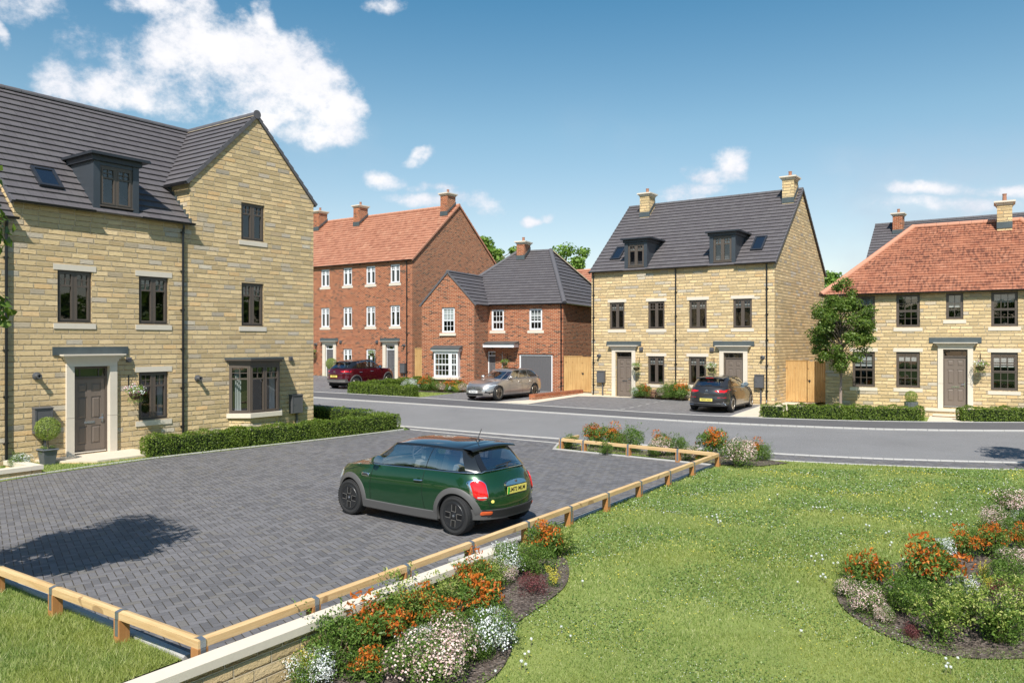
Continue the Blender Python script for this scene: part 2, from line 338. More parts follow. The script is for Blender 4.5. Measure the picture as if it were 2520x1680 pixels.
# ------------------------------------------------------------------ mesh helpers
class MB:
    def __init__(s): s.v = []; s.f = []; s.uv = []; s.mi = []
    def poly(s, pts, uv=None, mi=0):
        i = len(s.v); s.v += [tuple(p) for p in pts]; s.f.append(tuple(range(i, i+len(pts)))); s.mi.append(mi)
        if uv is None:
            a, b, c = (Vector(pts[k]) for k in range(3)); n = (b-a).cross(c-b)
            if abs(n.z) > max(abs(n.x), abs(n.y)): uv = [(p[0], p[1]) for p in pts]
            elif abs(n.x) > abs(n.y): uv = [(p[1], p[2]) for p in pts]
            else: uv = [(p[0], p[2]) for p in pts]
        s.uv.append(uv); return s
    def box(s, x0, x1, y0, y1, z0, z1, mi=0):
        P = [(x0, y0, z0), (x1, y0, z0), (x1, y1, z0), (x0, y1, z0), (x0, y0, z1), (x1, y0, z1), (x1, y1, z1), (x0, y1, z1)]
        for q in ((0, 1, 5, 4), (1, 2, 6, 5), (2, 3, 7, 6), (3, 0, 4, 7), (4, 5, 6, 7), (3, 2, 1, 0)): s.poly([P[k] for k in q], mi=mi)
        return s
    def prism(s, pts, d, mi=0):
        """closed outline pts extruded by vector d"""
        d = Vector(d); n = len(pts); P = [Vector(p) for p in pts]; Q = [p+d for p in P]
        s.poly(P[::-1], mi=mi); s.poly(Q, mi=mi)
        for k in range(n): s.poly([P[k], P[(k+1) % n], Q[(k+1) % n], Q[k]], mi=mi)
        return s
    def tube(s, pts, r, n=8, cap=True, mi=0):
        pts = [Vector(p) for p in pts]; rr = r if isinstance(r, (list, tuple)) else [r]*len(pts); rings = []
        up = Vector((0, 0, 1)); last = None
        for k, p in enumerate(pts):
            d = (pts[min(k+1, len(pts)-1)]-pts[max(k-1, 0)]).normalized()
            if last is None:
                a = d.cross(up if abs(d.z) < .9 else Vector((1, 0, 0))).normalized()
            else:
                a = (last - d*last.dot(d)).normalized()
            last = a; b = d.cross(a)
            rings.append([p + (a*math.cos(2*math.pi*i/n)+b*math.sin(2*math.pi*i/n))*rr[k] for i in range(n)])
        for A, B in zip(rings, rings[1:]):
            for i in range(n): s.poly([A[i], A[(i+1) % n], B[(i+1) % n], B[i]], mi=mi)
        if cap: s.poly(rings[0][::-1], mi=mi); s.poly(rings[-1], mi=mi)
        return s
    def lathe(s, prof, n=16, c=(0, 0, 0), mi=0, sq=0, axis='z'):
        """profile of (r, z) pairs turned about an axis"""
        rings = []
        for r, z in prof:
            ring = []
            for i in range(n):
                a = 2*math.pi*i/n
                if axis == 'z': ring.append((c[0]+r*math.cos(a), c[1]+r*math.sin(a), c[2]+z))
                elif axis == 'y': ring.append((c[0]+r*math.cos(a), c[1]+z, c[2]+r*math.sin(a)))
                else: ring.append((c[0]+z, c[1]+r*math.cos(a), c[2]+r*math.sin(a)))
            rings.append(ring)
        for A, B in zip(rings, rings[1:]):
            for i in range(n): s.poly([A[i], A[(i+1) % n], B[(i+1) % n], B[i]], mi=mi)
        if prof[0][0] > 1e-4: s.poly(rings[0][::-1], mi=mi)
        if prof[-1][0] > 1e-4: s.poly(rings[-1], mi=mi)
        return s
    def grid(s, G, mi=0, closeu=False):
        """G: list of rows of points"""
        for A, B in zip(G, G[1:]):
            n = len(A); rng = range(n if closeu else n-1)
            for i in rng: s.poly([A[i], A[(i+1) % n], B[(i+1) % n], B[i]], mi=mi)
        return s
    def build(s, name, mats, parent=None, weld=False, smooth=False, fixn=False):
        me = bpy.data.meshes.new(name); me.from_pydata(s.v, [], s.f)
        uvl = me.uv_layers.new(name='UV')
        flat = [c for f in s.uv for uv in f for c in uv]
        uvl.data.foreach_set('uv', flat)
        mats = mats if isinstance(mats, (list, tuple)) else [mats]
        for m in mats: me.materials.append(MAT[m])
        me.polygons.foreach_set('material_index', s.mi)
        if weld or smooth or fixn:
            bm = bmesh.new(); bm.from_mesh(me); bmesh.ops.remove_doubles(bm, verts=bm.verts, dist=.0004)
            if fixn: bmesh.ops.recalc_face_normals(bm, faces=bm.faces)
            bm.to_mesh(me); bm.free()
        if smooth: me.polygons.foreach_set('use_smooth', [True]*len(me.polygons))
        o = bpy.data.objects.new(name, me); COL.objects.link(o)
        if parent is not None: o.parent = parent
        return o
def smooth_angle(o, ang=35):
    me = o.data; me.polygons.foreach_set('use_smooth', [True]*len(me.polygons))
    try: me.set_sharp_from_angle(angle=R_(ang))
    except Exception: pass
def empty(name, loc, rz=0):
    o = bpy.data.objects.new(name, None); COL.objects.link(o); o.location = loc; o.rotation_euler = (0, 0, rz); o.empty_display_size = .3
    return o
def tag(o, label=None, cat=None, group=None, kind=None):
    if label: o['label'] = label
    if cat: o['category'] = cat
    if group: o['group'] = group
    if kind: o['kind'] = kind
    return o
def struct(o): o['kind'] = 'structure'; return o
def copy_tree(o, parent=None):
    c = o.copy(); COL.objects.link(c)
    if parent is not None: c.parent = parent
    for ch in list(o.children): copy_tree(ch, c)
    return c

# ------------------------------------------------------------------ the setting: ground, road, paving, kerbs
def sheet(name, poly, mat, off=0.0, zf=None, cell=None, kind='structure'):
    from mathutils.geometry import tessellate_polygon
    bm = bmesh.new(); vs = [bm.verts.new((p[0], p[1], 0)) for p in poly]
    for tri in tessellate_polygon([[Vector((p[0], p[1], 0)) for p in poly]]):
        q = [vs[i] for i in tri]; ar = (q[1].co-q[0].co).cross(q[2].co-q[0].co).z
        if abs(ar) < 1e-7: continue
        try: bm.faces.new(q if ar > 0 else q[::-1])
        except ValueError: pass
    cuts = [((0, y, 0), (0, 1, 0)) for y in (25, 26, 27, 47, 56)]
    if cell:
        xs = [p[0] for p in poly]; ys = [p[1] for p in poly]
        cuts += [((x, 0, 0), (1, 0, 0)) for x in np.arange(min(xs)+cell, min(max(xs), 30), cell)]
        cuts += [((0, y, 0), (0, 1, 0)) for y in np.arange(min(ys)+cell, min(max(ys), 30), cell)]
    for co, no in cuts:
        bmesh.ops.bisect_plane(bm, geom=list(bm.verts)+list(bm.edges)+list(bm.faces), plane_co=co, plane_no=no, dist=1e-4)
    for v in bm.verts: v.co.z = (zf(v.co.x, v.co.y) if zf else H(v.co.y)) + off
    me = bpy.data.meshes.new(name); bm.to_mesh(me); bm.free(); me.materials.append(MAT[mat])
    o = bpy.data.objects.new(name, me); COL.objects.link(o); o['kind'] = kind; return o
def resample(pts, step):
    out = []
    for a, b in zip(pts, pts[1:]):
        a = Vector(a); b = Vector(b); L = (b-a).length; n = max(1, round(L/step))
        for k in range(n): out.append((a+(b-a)*(k/n), a+(b-a)*((k+1)/n)))
    return out
def smooth_line(pts, n=6):
    P = [Vector((p[0], p[1])) for p in pts]; P = [P[0]*2-P[1]] + P + [P[-1]*2-P[-2]]; out = []
    for i in range(1, len(P)-2):
        for k in range(n):
            t_ = k/n; a, b, c, d = P[i-1], P[i], P[i+1], P[i+2]
            out.append(.5*((2*b)+(c-a)*t_+(2*a-5*b+4*c-d)*t_*t_+(3*b-a-3*c+d)*t_**3))
    out.append(P[-2]); return [(p.x, p.y) for p in out]
def kerb(name, pts, w, top, mat='kerb_stone', step=.915, side=0, zf=None, depth=.12):
    mb = MB()
    for a, b in resample(pts, step):
        d = (b-a).normalized(); n = Vector((-d.y, d.x)); a2 = a+d*.004; b2 = b-d*.004; o_ = n*(side*w/2); c = w*.16
        za = (zf(a.x, a.y) if zf else H(a.y)); zb = (zf(b.x, b.y) if zf else H(b.y))
        prof = [(-w/2, -depth), (-w/2, top-c), (-w/2+c, top), (w/2-c, top), (w/2, top-c), (w/2, -depth)]
        A = [(*(a2+o_+n*p), za+q) for p, q in prof]; B = [(*(b2+o_+n*p), zb+q) for p, q in prof]
        for i in range(5): mb.poly([A[i], B[i], B[i+1], A[i+1]])
        mb.poly(A); mb.poly(B[::-1])
    return struct(mb.build(name, mat))

NEAR_KERB = smooth_line([(-22, 38.8), (-12, 33.2), (-3.85, 28.32), (-1.9, 27.17), (1.48, 24.96), (4.6, 23.05), (7.3, 21.6), (9.21, 20.83), (10.74, 20.43), (12.97, 20.02), (17, 19.5), (30, 18.8)])
NEAR_EDGE = smooth_line([(-3.55, 27.62), (-1.2, 25.95), (1.42, 24.0), (4.2, 22.05), (6.65, 20.68), (8.41, 19.97), (10.67, 19.32), (12.31, 19.05), (17, 18.5), (30, 17.8)])
FAR_KERB = smooth_line([(-24, 47.5), (-9.94, 39.52), (2.33, 32.32), (6.31, 30.0), (8.74, 28.9), (10.22, 28.39), (11.99, 27.83), (13.68, 27.48), (17.6, 27.2), (34, 27.0)])
FAR_EDGE = smooth_line([(-24, 49.6), (-10.66, 42.5), (-4.71, 39.19), (1.6, 35.1), (5.93, 32.4), (8.3, 31.25), (10.9, 30.3), (13.05, 29.75), (16, 29.40), (19, 29.29), (34, 29.2)])
struct(sheet('ground', [(-500, -60), (500, -60), (500, 800), (-500, 800)], 'far_ground', -.02,
       zf=lambda X, Y: H(Y) + (-.6 if Y < 26 else 0)))
sheet('garden_ground', [(-40, 29.5), (-24, 49.6)] + FAR_EDGE + [(60, 29.2), (60, 90), (-60, 90)], 'lawn_ground', .0)
sheet('road', NEAR_KERB + FAR_KERB[::-1], 'asphalt', .010)
sheet('footpath', FAR_KERB + FAR_EDGE[::-1], 'footpath', .050)
KC = [(-12.6, 13.9), (-11.36, 17.5), (-11.0, 18.25), (-10.3, 19.55), (-9.48, 20.79), (-8, 22.55), (-6.12, 24.62), (-3.76, 27.55)]
PARK = [(-3.1, 7.74), (4.95, 19.68), (1.18, 22.62), (1.36, 23.98), (-1.2, 25.95), (-3.55, 27.62)] + KC[::-1][1:] + [(-14, 11), (-9.5, 12.5), (-6.77, 10.46)]
sheet('parking_paving', PARK, 'block_paving', .012)
sheet('service_strip', NEAR_EDGE + [p for p in NEAR_KERB[::-1] if p[0] > -3.9] , 'block_paving', .014)
RAIL_L = [(-9.6, 12.40), (-6.77, 10.44), (-3.12, 7.73)]
LONG = [(-3.12, 7.73), (.68, 13.17), (4.97, 19.68)]
FARR = [(4.95, 19.70), (1.16, 22.64), (1.38, 23.98)]
kerb('kerb', RAIL_L, .10, .055, side=-1); kerb('kerb', LONG[1:], .10, .05, side=-1); kerb('kerb', [(-.9, 11.14), LONG[1]], .10, .05, side=-1)
kerb('kerb', FARR, .08, .045, side=-1); kerb('kerb', KC, .07, .045, side=1)
kerb('kerb', NEAR_EDGE, .06, .03, step=.9); kerb('kerb', NEAR_KERB, .11, .045, step=.915, side=1)
kerb('kerb', FAR_KERB, .11, .062, step=.915, side=-1); kerb('kerb', FAR_EDGE, .055, .072, step=.915)

# lawns and verges
LAWN = [(-3.0, 7.73), (.80, 13.14), (5.02, 19.62), (6.65, 20.62), (8.41, 19.9), (10.67, 19.26), (12.31, 19.0), (17, 18.42), (30, 17.7), (30, 1), (-7.6, 1)]
sheet('lawn', LAWN, 'lawn_ground', .005, zf=ZL, cell=1.0)
sheet('verge', [(1.22, 22.66), (5.0, 19.72), (6.62, 20.62), (4.2, 21.99), (1.46, 23.93)], 'lawn_ground', .02)
sheet('grass_bank', [(-3.2, 7.66), (-6.77, 10.36), (-9.6, 12.3), (-16, 12), (-16, 0), (-8.2, 0)], 'lawn_ground', .02)
sheet('front_garden', [(-3.72, 27.6), (-6.06, 24.66), (-9.42, 20.83), (-10.95, 18.25), (-12.56, 13.9), (-17, 13), (-17, 24), (-9.5, 30.2)], 'lawn_ground', .02)
sheet('garden_ground', [(-3.9, 28.15), (-3.74, 27.8), (-9.5, 30.2), (-16, 26), (-22, 38.6), (-12, 33.0)], 'lawn_ground', .022)
sheet('mulch_bed', [(1.5, 22.78), (3.39, 21.60), (4.51, 20.36), (5.12, 19.75), (6.2, 19.55), (7.0, 20.0), (6.62, 20.55), (4.6, 21.75), (2.2, 23.2), (1.6, 23.4)], 'mulch', .03)
def bed(name, pts): return sheet(name, smooth_line(pts + pts[:1]), 'mulch', .03, zf=lambda X, Y: ZL(X, Y), cell=.5)
sheet('driveway', [(.75, 35.85), (3.35, 39.72), (4.3, 39.6), (5.87, 38.92), (8.3, 37.72), (11.25, 35.5), (8.55, 31.2), (5.93, 32.45), (3.3, 34.05)], 'drive_paving', .062)
sheet('driveway', [(-4.65, 39.2), (-2.95, 41.7), (-1.85, 42.7), (-1.1, 44.6), (2.7, 42.4), (.92, 37.92), (-.85, 36.75)], 'drive_paving', .060)
sheet('driveway', [(-24, 49.7), (-10.7, 42.55), (-8.6, 41.4), (-5.2, 47.5), (-6.9, 49.2), (-12.6, 53.2), (-20, 58)], 'drive_paving', .058)
sheet('flag_path', [(-.80, 36.73), (.92, 37.9), (2.9, 42.4), (4.6, 42.2), (4.25, 40.6), (4.6, 40.2), (6.1, 39.25), (5.87, 38.9), (4.3, 39.62), (3.32, 39.75), (.72, 35.87)], 'flag_stone', .069)
sheet('flag_path', [(8.62, 31.16), (11.27, 35.44), (8.35, 37.66), (8.5, 37.95), (11.7, 35.75), (14.6, 39.9), (17.0, 38.6), (14.2, 36.6), (9.75, 30.85)], 'flag_stone', .066)
sheet('flag_path', [(15.45, 29.42), (16.55, 31.3), (17.9, 30.75), (17.15, 29.36)], 'flag_stone', .066)
for q, w_ in ((0, 1), (1, 1), (2, 1), (3, 1), (4, 1), (5, 1)):
    a = Vector((4.61, 33.54)); b = Vector((7.28, 37.6)); d = b-a; n = Vector((-d.y, d.x)).normalized()*.035
    p = a+d*(q/5.6); r = a+d*((q+.55)/5.6)
    struct(sheet('bay_marking', [tuple(p-n), tuple(p+n), tuple(r+n), tuple(r-n)], 'kerb_stone', .067))
a = Vector((-10.9, 42.9)); b = Vector((-12.9, 47.0))
for q in range(5):
    d = b-a; n = Vector((-d.y, d.x)).normalized()*.035; p = a+d*(q/5); r = a+d*((q+.6)/5)
    struct(sheet('bay_marking', [tuple(p-n), tuple(p+n), tuple(r+n), tuple(r-n)], 'kerb_stone', .063))
kerb('kerb', [(8.60, 31.18), (11.25, 35.46)], .06, .072)

# ------------------------------------------------------------------ houses
# every house stands in its own frame: x along the front (seen from the street), y to the back, z up
def wall_mesh(mb, x0, x1, z0, ztop, holes=(), y=0.0, reveal=.10, top=None, off=0.0):
    """a wall with openings; top(x) gives a sloping head, holes = (xa, xb, za, zb)"""
    xs = sorted({x0, x1, *[h[0] for h in holes], *[h[1] for h in holes]}); zs = sorted({z0, ztop, *[h[2] for h in holes], *[h[3] for h in holes]})
    def q(a, b, c, d): mb.poly([(a, y, c), (b, y, c), (b, y, d), (a, y, d)], uv=[(a+off, c), (b+off, c), (b+off, d), (a+off, d)])
    for a, b in zip(xs, xs[1:]):
        for c, d in zip(zs, zs[1:]):
            mx, mz = (a+b)/2, (c+d)/2
            if any(h[0] < mx < h[1] and h[2] < mz < h[3] for h in holes): continue
            q(a, b, c, d)
    for a, b, c, d in holes:
        r = y+reveal
        mb.poly([(a, y, c), (a, y, d), (a, r, d), (a, r, c)], uv=[(a, c), (a, d), (a+reveal, d), (a+reveal, c)])
        mb.poly([(b, y, d), (b, y, c), (b, r, c), (b, r, d)], uv=[(b, d), (b, c), (b-reveal, c), (b-reveal, d)])
        mb.poly([(a, y, d), (b, y, d), (b, r, d), (a, r, d)], uv=[(a, d), (b, d), (b, d+reveal), (a, d+reveal)])
        mb.poly([(b, y, c), (a, y, c), (a, r, c), (b, r, c)], uv=[(b, c), (a, c), (a, c-reveal), (b, c-reveal)])
    if top:
        pts = [(x0, y, ztop), (x1, y, ztop)] + [(px, y, pz) for px, pz in top]
        mb.poly(pts, uv=[(p[0]+off, p[2]) for p in pts])
def side_wall(mb, x, y0, y1, z0, z1, apex=None, flip=False, off=0.0):
    pts = [(x, y0, z0), (x, y1, z0), (x, y1, z1)] + ([(x, *apex)] if apex else []) + [(x, y0, z1)]
    if flip: pts = pts[::-1]
    mb.poly(pts, uv=[(p[1]+off, p[2]) for p in pts])

def bars(mb, x0, x1, z0, z1, y, d, nx, nz, w=.022):
    for k in range(1, nx): xx = x0+(x1-x0)*k/nx; mb.box(xx-w/2, xx+w/2, y, y+d, z0, z1)
    for k in range(1, nz): zz = z0+(z1-z0)*k/nz; mb.box(x0, x1, y+.002, y+d-.002, zz-w/2, zz+w/2)
def ring(mb, x0, x1, z0, z1, y, d, w):
    mb.box(x0, x0+w, y, y+d, z0, z1); mb.box(x1-w, x1, y, y+d, z0, z1)
    mb.box(x0+w, x1-w, y+.001, y+d, z1-w, z1); mb.box(x0+w, x1-w, y+.001, y+d, z0, z0+w)
def window(par, x0, x1, z0, z1, style, mat, y=.055, sill=True, lintel=True, blind=0, curtain=0, stone='cast_stone', sillw=.11, room=True, lmat=None, label=None):
    mb = MB(); w = .055
    ring(mb, x0, x1, z0, z1, y, .07, w)
    if style == 'case2':
        cx = (x0+x1)/2; mb.box(cx-.035, cx+.035, y-.004, y+.066, z0+w, z1-w)
        for a, b in ((x0+w, cx-.035), (cx+.035, x1-w)):
            ring(mb, a, b, z0+w, z1-w, y-.012, .06, .042)
            zt = z0+(z1-z0)*.705; ia, ib = a+.042, b-.042
            mb.box(ia, ib, y-.010, y+.045, zt-.024, zt+.024)
            bars(mb, ia, ib, zt+.024, z1-w-.042, y+.004, .034, 2, 2)
        mb.box(x0-.01, x1+.01, y-.05, y+.02, z0-.02, z0+.02)
    elif style == 'sash':
        zm = z0+(z1-z0)*.49
        ring(mb, x0+w, x1-w, zm, z1-w, y-.006, .05, .045); ring(mb, x0+w, x1-w, z0+w, zm, y+.008, .05, .045)
        bars(mb, x0+w+.045, x1-w-.045, zm+.045, z1-w-.045, y+.008, .03, 3, 2); bars(mb, x0+w+.045, x1-w-.045, z0+w+.045, zm-.045, y+.016, .03, 3, 2)
    elif style == 'sash32':
        zm = z0+(z1-z0)*.40
        ring(mb, x0+w, x1-w, zm, z1-w, y-.006, .05, .045); ring(mb, x0+w, x1-w, z0+w, zm, y+.008, .05, .045)
        bars(mb, x0+w+.045, x1-w-.045, zm+.045, z1-w-.045, y+.008, .03, 3, 2)
        bars(mb, x0+w+.045, x1-w-.045, z0+w+.045, zm-.045, y+.016, .03, 3, 1)
    elif style == 'small':
        ring(mb, x0+w, x1-w, z0+w, z1-w, y-.006, .05, .045); bars(mb, x0+w+.045, x1-w-.045, z0+w+.045, z1-w-.045, y+.008, .03, 2, 3)
    win = mb.build('window', mat, par)
    if label: win['label'] = label
    MB().poly([(x0+w, y+.030, z0+w), (x1-w, y+.030, z0+w), (x1-w, y+.030, z1-w), (x0+w, y+.030, z1-w)]).build('pane', 'window_glass', win)
    if sill: MB().box(x0-.10, x1+.10, y-.055-sillw+.09, y+.05, z0-.165, z0-.022).build('sill', stone, win)
    if lintel: MB().box(x0-.11, x1+.11, -.012, .12, z1, z1+.15).build('lintel', lmat or stone, win)
    if blind:
        b = MB(); zz = z1-w-.03
        while zz > z1-w-(z1-z0)*blind:
            b.poly([(x0+w, y+.085, zz), (x1-w, y+.085, zz), (x1-w, y+.105, zz+.030), (x0+w, y+.105, zz+.030)]); zz -= .048
        b.build('blind', 'blind', win)
    if curtain:
        b = MB(); cw = (x1-x0)*curtain
        for a, s_ in ((x1-w, -1),) if curtain < .25 else ((x0+w, 1), (x1-w, -1)):
            G = [[(a+s_*cw*k/14, y+.16+.025*math.sin(k*2.1), zz) for k in range(15)] for zz in (z0, z1)]
            b.grid(G)
        b.build('curtain', 'curtain', win)
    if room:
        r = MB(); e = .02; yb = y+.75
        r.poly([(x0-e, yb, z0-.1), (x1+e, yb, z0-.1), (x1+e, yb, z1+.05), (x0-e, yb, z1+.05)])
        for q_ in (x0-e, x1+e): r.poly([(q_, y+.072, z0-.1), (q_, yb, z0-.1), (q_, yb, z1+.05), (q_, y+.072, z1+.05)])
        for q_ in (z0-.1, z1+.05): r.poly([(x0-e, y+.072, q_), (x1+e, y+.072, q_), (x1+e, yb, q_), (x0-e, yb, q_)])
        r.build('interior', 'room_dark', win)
    return win
def door(par, x0, x1, z0, zh, zf, mat, fmat, y=.12, panels=6, letter=True, hs=1):
    """leaf x0..x1, head zh, fanlight up to zf; hs = side of the handle"""
    mb = MB(); w = .055
    ring(mb, x0-w, x1+w, z0-.01, zf, y-.02, .09, w); mb.box(x0-.001, x1+.001, y-.018, y+.07, zh, zh+.06)
    L = MB(); W_ = x1-x0; y1 = y+.012
    cols_ = [(x0+.13*W_, x0+.43*W_), (x0+.57*W_, x0+.87*W_)]; hh = zh-z0
    rows_ = [(z0+.11*hh, z0+.36*hh), (z0+.455*hh, z0+.755*hh), (z0+.82*hh, z0+.94*hh)]
    if panels == 6:
        holes = [(a, b, c, d) for a, b in cols_ for c, d in rows_]
        wall_mesh(L, x0, x1, z0, zh, holes, y=y1, reveal=.016)
        for a, b, c, d in holes:
            L.poly([(a, y1+.016, c), (b, y1+.016, c), (b, y1+.016, d), (a, y1+.016, d)])
            e = .028; f_ = .055
            o_ = [(a+e, c+e), (b-e, c+e), (b-e, d-e), (a+e, d-e)]; i_ = [(a+f_, c+f_), (b-f_, c+f_), (b-f_, d-f_), (a+f_, d-f_)]
            for k in range(4): L.poly([(o_[k][0], y1+.0155, o_[k][1]), (o_[(k+1) % 4][0], y1+.0155, o_[(k+1) % 4][1]), (i_[(k+1) % 4][0], y1-.001, i_[(k+1) % 4][1]), (i_[k][0], y1-.001, i_[k][1])])
            L.poly([(p, y1-.001, q) for p, q in i_])
    else: L.box(x0, x1, y1, y1+.04, z0, zh)
    dr = L.build('door', mat, par)
    mb.build('door_frame', fmat, dr)
    F = MB(); F.poly([(x0, y+.03, zh+.06), (x1, y+.03, zh+.06), (x1, y+.03, zf-w), (x0, y+.03, zf-w)])
    F.build('fanlight', 'window_glass', dr)
    B = MB()
    for k in (1, 3): xx = x0+W_*(.2 if k == 1 else .8); B.box(xx-.012, xx+.012, y+.01, y+.028, zh+.06, zf-w)
    B.box(x0-.02, x1+.02, y+.5, y+.52, z0, zf); B.build('fanlight_bars', fmat, dr)
    MB().box(x0-.02, x1+.02, y-.03, y+.02, z0-.005, z0+.028).build('threshold', 'chrome', dr)
    if letter:
        zl = z0+.405*hh; cx = (x0+x1)/2
        MB().box(cx-.14, cx+.14, y1-.012, y1+.004, zl-.03, zl+.03).box(cx-.12, cx+.12, y1-.020, y1-.010, zl-.012, zl+.014).build('letter_plate', 'chrome', dr)
    hx = x1-.07 if hs > 0 else x0+.07; zz = z0+.46*hh
    MB().box(hx-.018, hx+.018, y1-.01, y1+.003, zz-.13, zz+.10).tube([(hx, y1-.008, zz), (hx, y1-.05, zz), (hx-hs*.12, y1-.05, zz-.01)], .011, 6).build('handle', 'chrome', dr)
    return dr
def portico(par, x0, x1, z0, zo, zt, w=.19, jz=None, over=.16, flash=None, proud=.06):
    """stone surround: opening x0..x1 up to zo, top of the cornice zt"""
    mb = MB(); p = -proud
    jz = jz or z0+1.0
    for a, b in ((x0-w, x0), (x1, x1+w)):
        mb.box(a, b, p, .12, z0, jz-.004); mb.box(a, b, p, .12, jz+.004, zo)
    mb.box(x0-w, x1+w, p, .12, zo+.004, zo+.13)
    st = zo+.13; hgt = zt-st
    for k, (o_, f0, f1, pr) in enumerate(((.03, 0, .30, .03), (.07, .30, .58, .07), (.12, .58, .80, .12), (over, .80, 1.0, .17))):
        mb.box(x0-w-o_, x1+w+o_, p-pr, .05, st+hgt*f0+.001*k, st+hgt*f1)
    mb.build('door_surround', 'cast_stone', par)
    if flash: MB().box(flash[0], flash[1], -.030, .04, zt-.02, zt+.20).build('lead_flashing', 'lead', par)

def roof_plane(mb, pts, eave_a, eave_b, g=.29, lip=.042, mi=0):
    """pts: coplanar 3D outline (outward side up). Courses run parallel to the line eave_a-eave_b"""
    A = Vector(eave_a); B = Vector(eave_b); U = (B-A).normalized(); P = [Vector(p) for p in pts]
    n = None; best = 0
    for i in range(len(P)):
        c = (P[(i+1) % len(P)]-P[i]).cross(P[(i+2) % len(P)]-P[(i+1) % len(P)])
        if c.length > best: best = c.length; n = c.normalized()
    if n.z < 0: n = -n
    Wd = n.cross(U);  Wd = Wd if Wd.z > 0 else -Wd
    q = [((p-A).dot(U), (p-A).dot(Wd)) for p in P]
    def clip(poly, w, keep_above):
        out = []
        for i in range(len(poly)):
            a, b = poly[i], poly[(i+1) % len(poly)]; ia = (a[1] >= w) == keep_above or abs(a[1]-w) < 1e-9; ib = (b[1] >= w) == keep_above or abs(b[1]-w) < 1e-9
            if ia: out.append(a)
            if ia != ib and abs(b[1]-a[1]) > 1e-9:
                s_ = (w-a[1])/(b[1]-a[1]); out.append((a[0]+(b[0]-a[0])*s_, w))
        return out
    wmin = min(b for a, b in q); wmax = max(b for a, b in q); k0 = math.floor(wmin/g+1e-6); k = k0
    while k*g < wmax-1e-6:
        lo, hi = max(k*g, wmin), min((k+1)*g, wmax)
        c = clip(clip(q, lo, True), hi, False)
        c = [p for i, p in enumerate(c) if math.dist(p, c[i-1]) > 1e-5]
        if len(c) >= 3:
            def T(p, extra=None):
                h_ = lip*(1-(p[1]-k*g)/g)+.004 if extra is None else extra
                return A+U*p[0]+Wd*p[1]+n*h_
            mb.poly([T(p) for p in c], uv=[(p[0], p[1]) for p in c], mi=mi)
            low = [p for p in c if abs(p[1]-lo) < 1e-6]
            if len(low) >= 2:
                a = min(low); b = max(low); mb.poly([T(a, 0.0), T(b, 0.0), T(b), T(a)], uv=[(a[0], a[1]), (b[0], b[1]), (b[0], b[1]), (a[0], a[1])], mi=mi)
        k += 1
def ridge_tiles(mb, a, b, r=.10, step=.45, mi=0, half=True):
    a = Vector(a); b = Vector(b); L = (b-a).length; d = (b-a).normalized(); n = max(1, round(L/step))
    side = d.cross(Vector((0, 0, 1))).normalized(); up = side.cross(d)
    for k in range(n):
        p = a+d*(L*k/n+.004); q = a+d*(L*(k+1)/n-.004); r0, r1 = r, r*1.05
        A_ = [p+(side*math.cos(t_)+up*math.sin(t_))*r0 for t_ in np.linspace(-.25, math.pi+.25, 10)]
        B_ = [q+(side*math.cos(t_)+up*math.sin(t_))*r1 for t_ in np.linspace(-.25, math.pi+.25, 10)]
        for i in range(9): mb.poly([A_[i], A_[i+1], B_[i+1], B_[i]], mi=mi)
        mb.poly(A_, mi=mi); mb.poly(B_[::-1], mi=mi)
def gutter(par, a, b, r=.06, mat='black_plastic'):
    a = Vector(a); b = Vector(b); mb = MB(); d = (b-a).normalized(); s_ = d.cross(Vector((0, 0, 1))).normalized()
    pr = [(math.cos(t_), math.sin(t_)) for t_ in np.linspace(math.pi, 2*math.pi, 8)]
    pr = pr+[(p*.85, q*.85) for p, q in pr[::-1]]
    mb.prism([a+s_*(p*r)+Vector((0, 0, q*r)) for p, q in pr], b-a)
    L = (b-a).length; k = .5
    while k < L:
        c = a+d*k; mb.prism([c+s_*(p*r*1.12)+Vector((0, 0, q*r*1.12)) for p, q in pr[:8]], d*.03); k += 1.0
    return mb.build('gutter', mat, par)
def downpipe(par, x, z0, z1, y=-.06, r=.034, yg=-.10, mat='black_plastic'):
    mb = MB(); mb.tube([(x, yg, z1), (x, yg, z1-.08), (x, y, z1-.22), (x, y, z0+.12), (x, y-.05, z0)], r, 10)
    z = z0+.5
    while z < z1-.2: mb.lathe([(r*1.25, 0), (r*1.25, .06)], 10, (x, y, z)); mb.box(x-.06, x+.06, y, .005, z+.02, z+.045); z += 1.15
    o = mb.build('downpipe', mat, par); smooth_angle(o); return o
def verge(par, pts, w=.10, mat='ridge_grey', t_=.05, y0=-.05, step=.29):
    """dry verge along a sloping gable edge: pts from eaves to apex, in the plane y = y0"""
    mb = MB(); a, b = Vector(pts[0]), Vector(pts[1]); d = (b-a); L = d.length; d.normalize(); n = max(1, round(L/step))
    nrm = Vector((-d.z, 0, d.x)) if abs(d.x) > 1e-6 else Vector((0, -d.z, d.y))
    if nrm.z < 0: nrm = -nrm
    for k in range(n):
        p = a+d*(L*k/n); q = a+d*(L*(k+1)/n-.006); o0, o1 = .045, .018
        dep = Vector((0, t_, 0)) if abs(d.x) > 1e-6 else Vector((t_, 0, 0))
        mb.prism([p-nrm*(w-.03), q-nrm*(w-.03), q+nrm*o1, p+nrm*o0], dep)
    return mb.build('verge', mat, par)
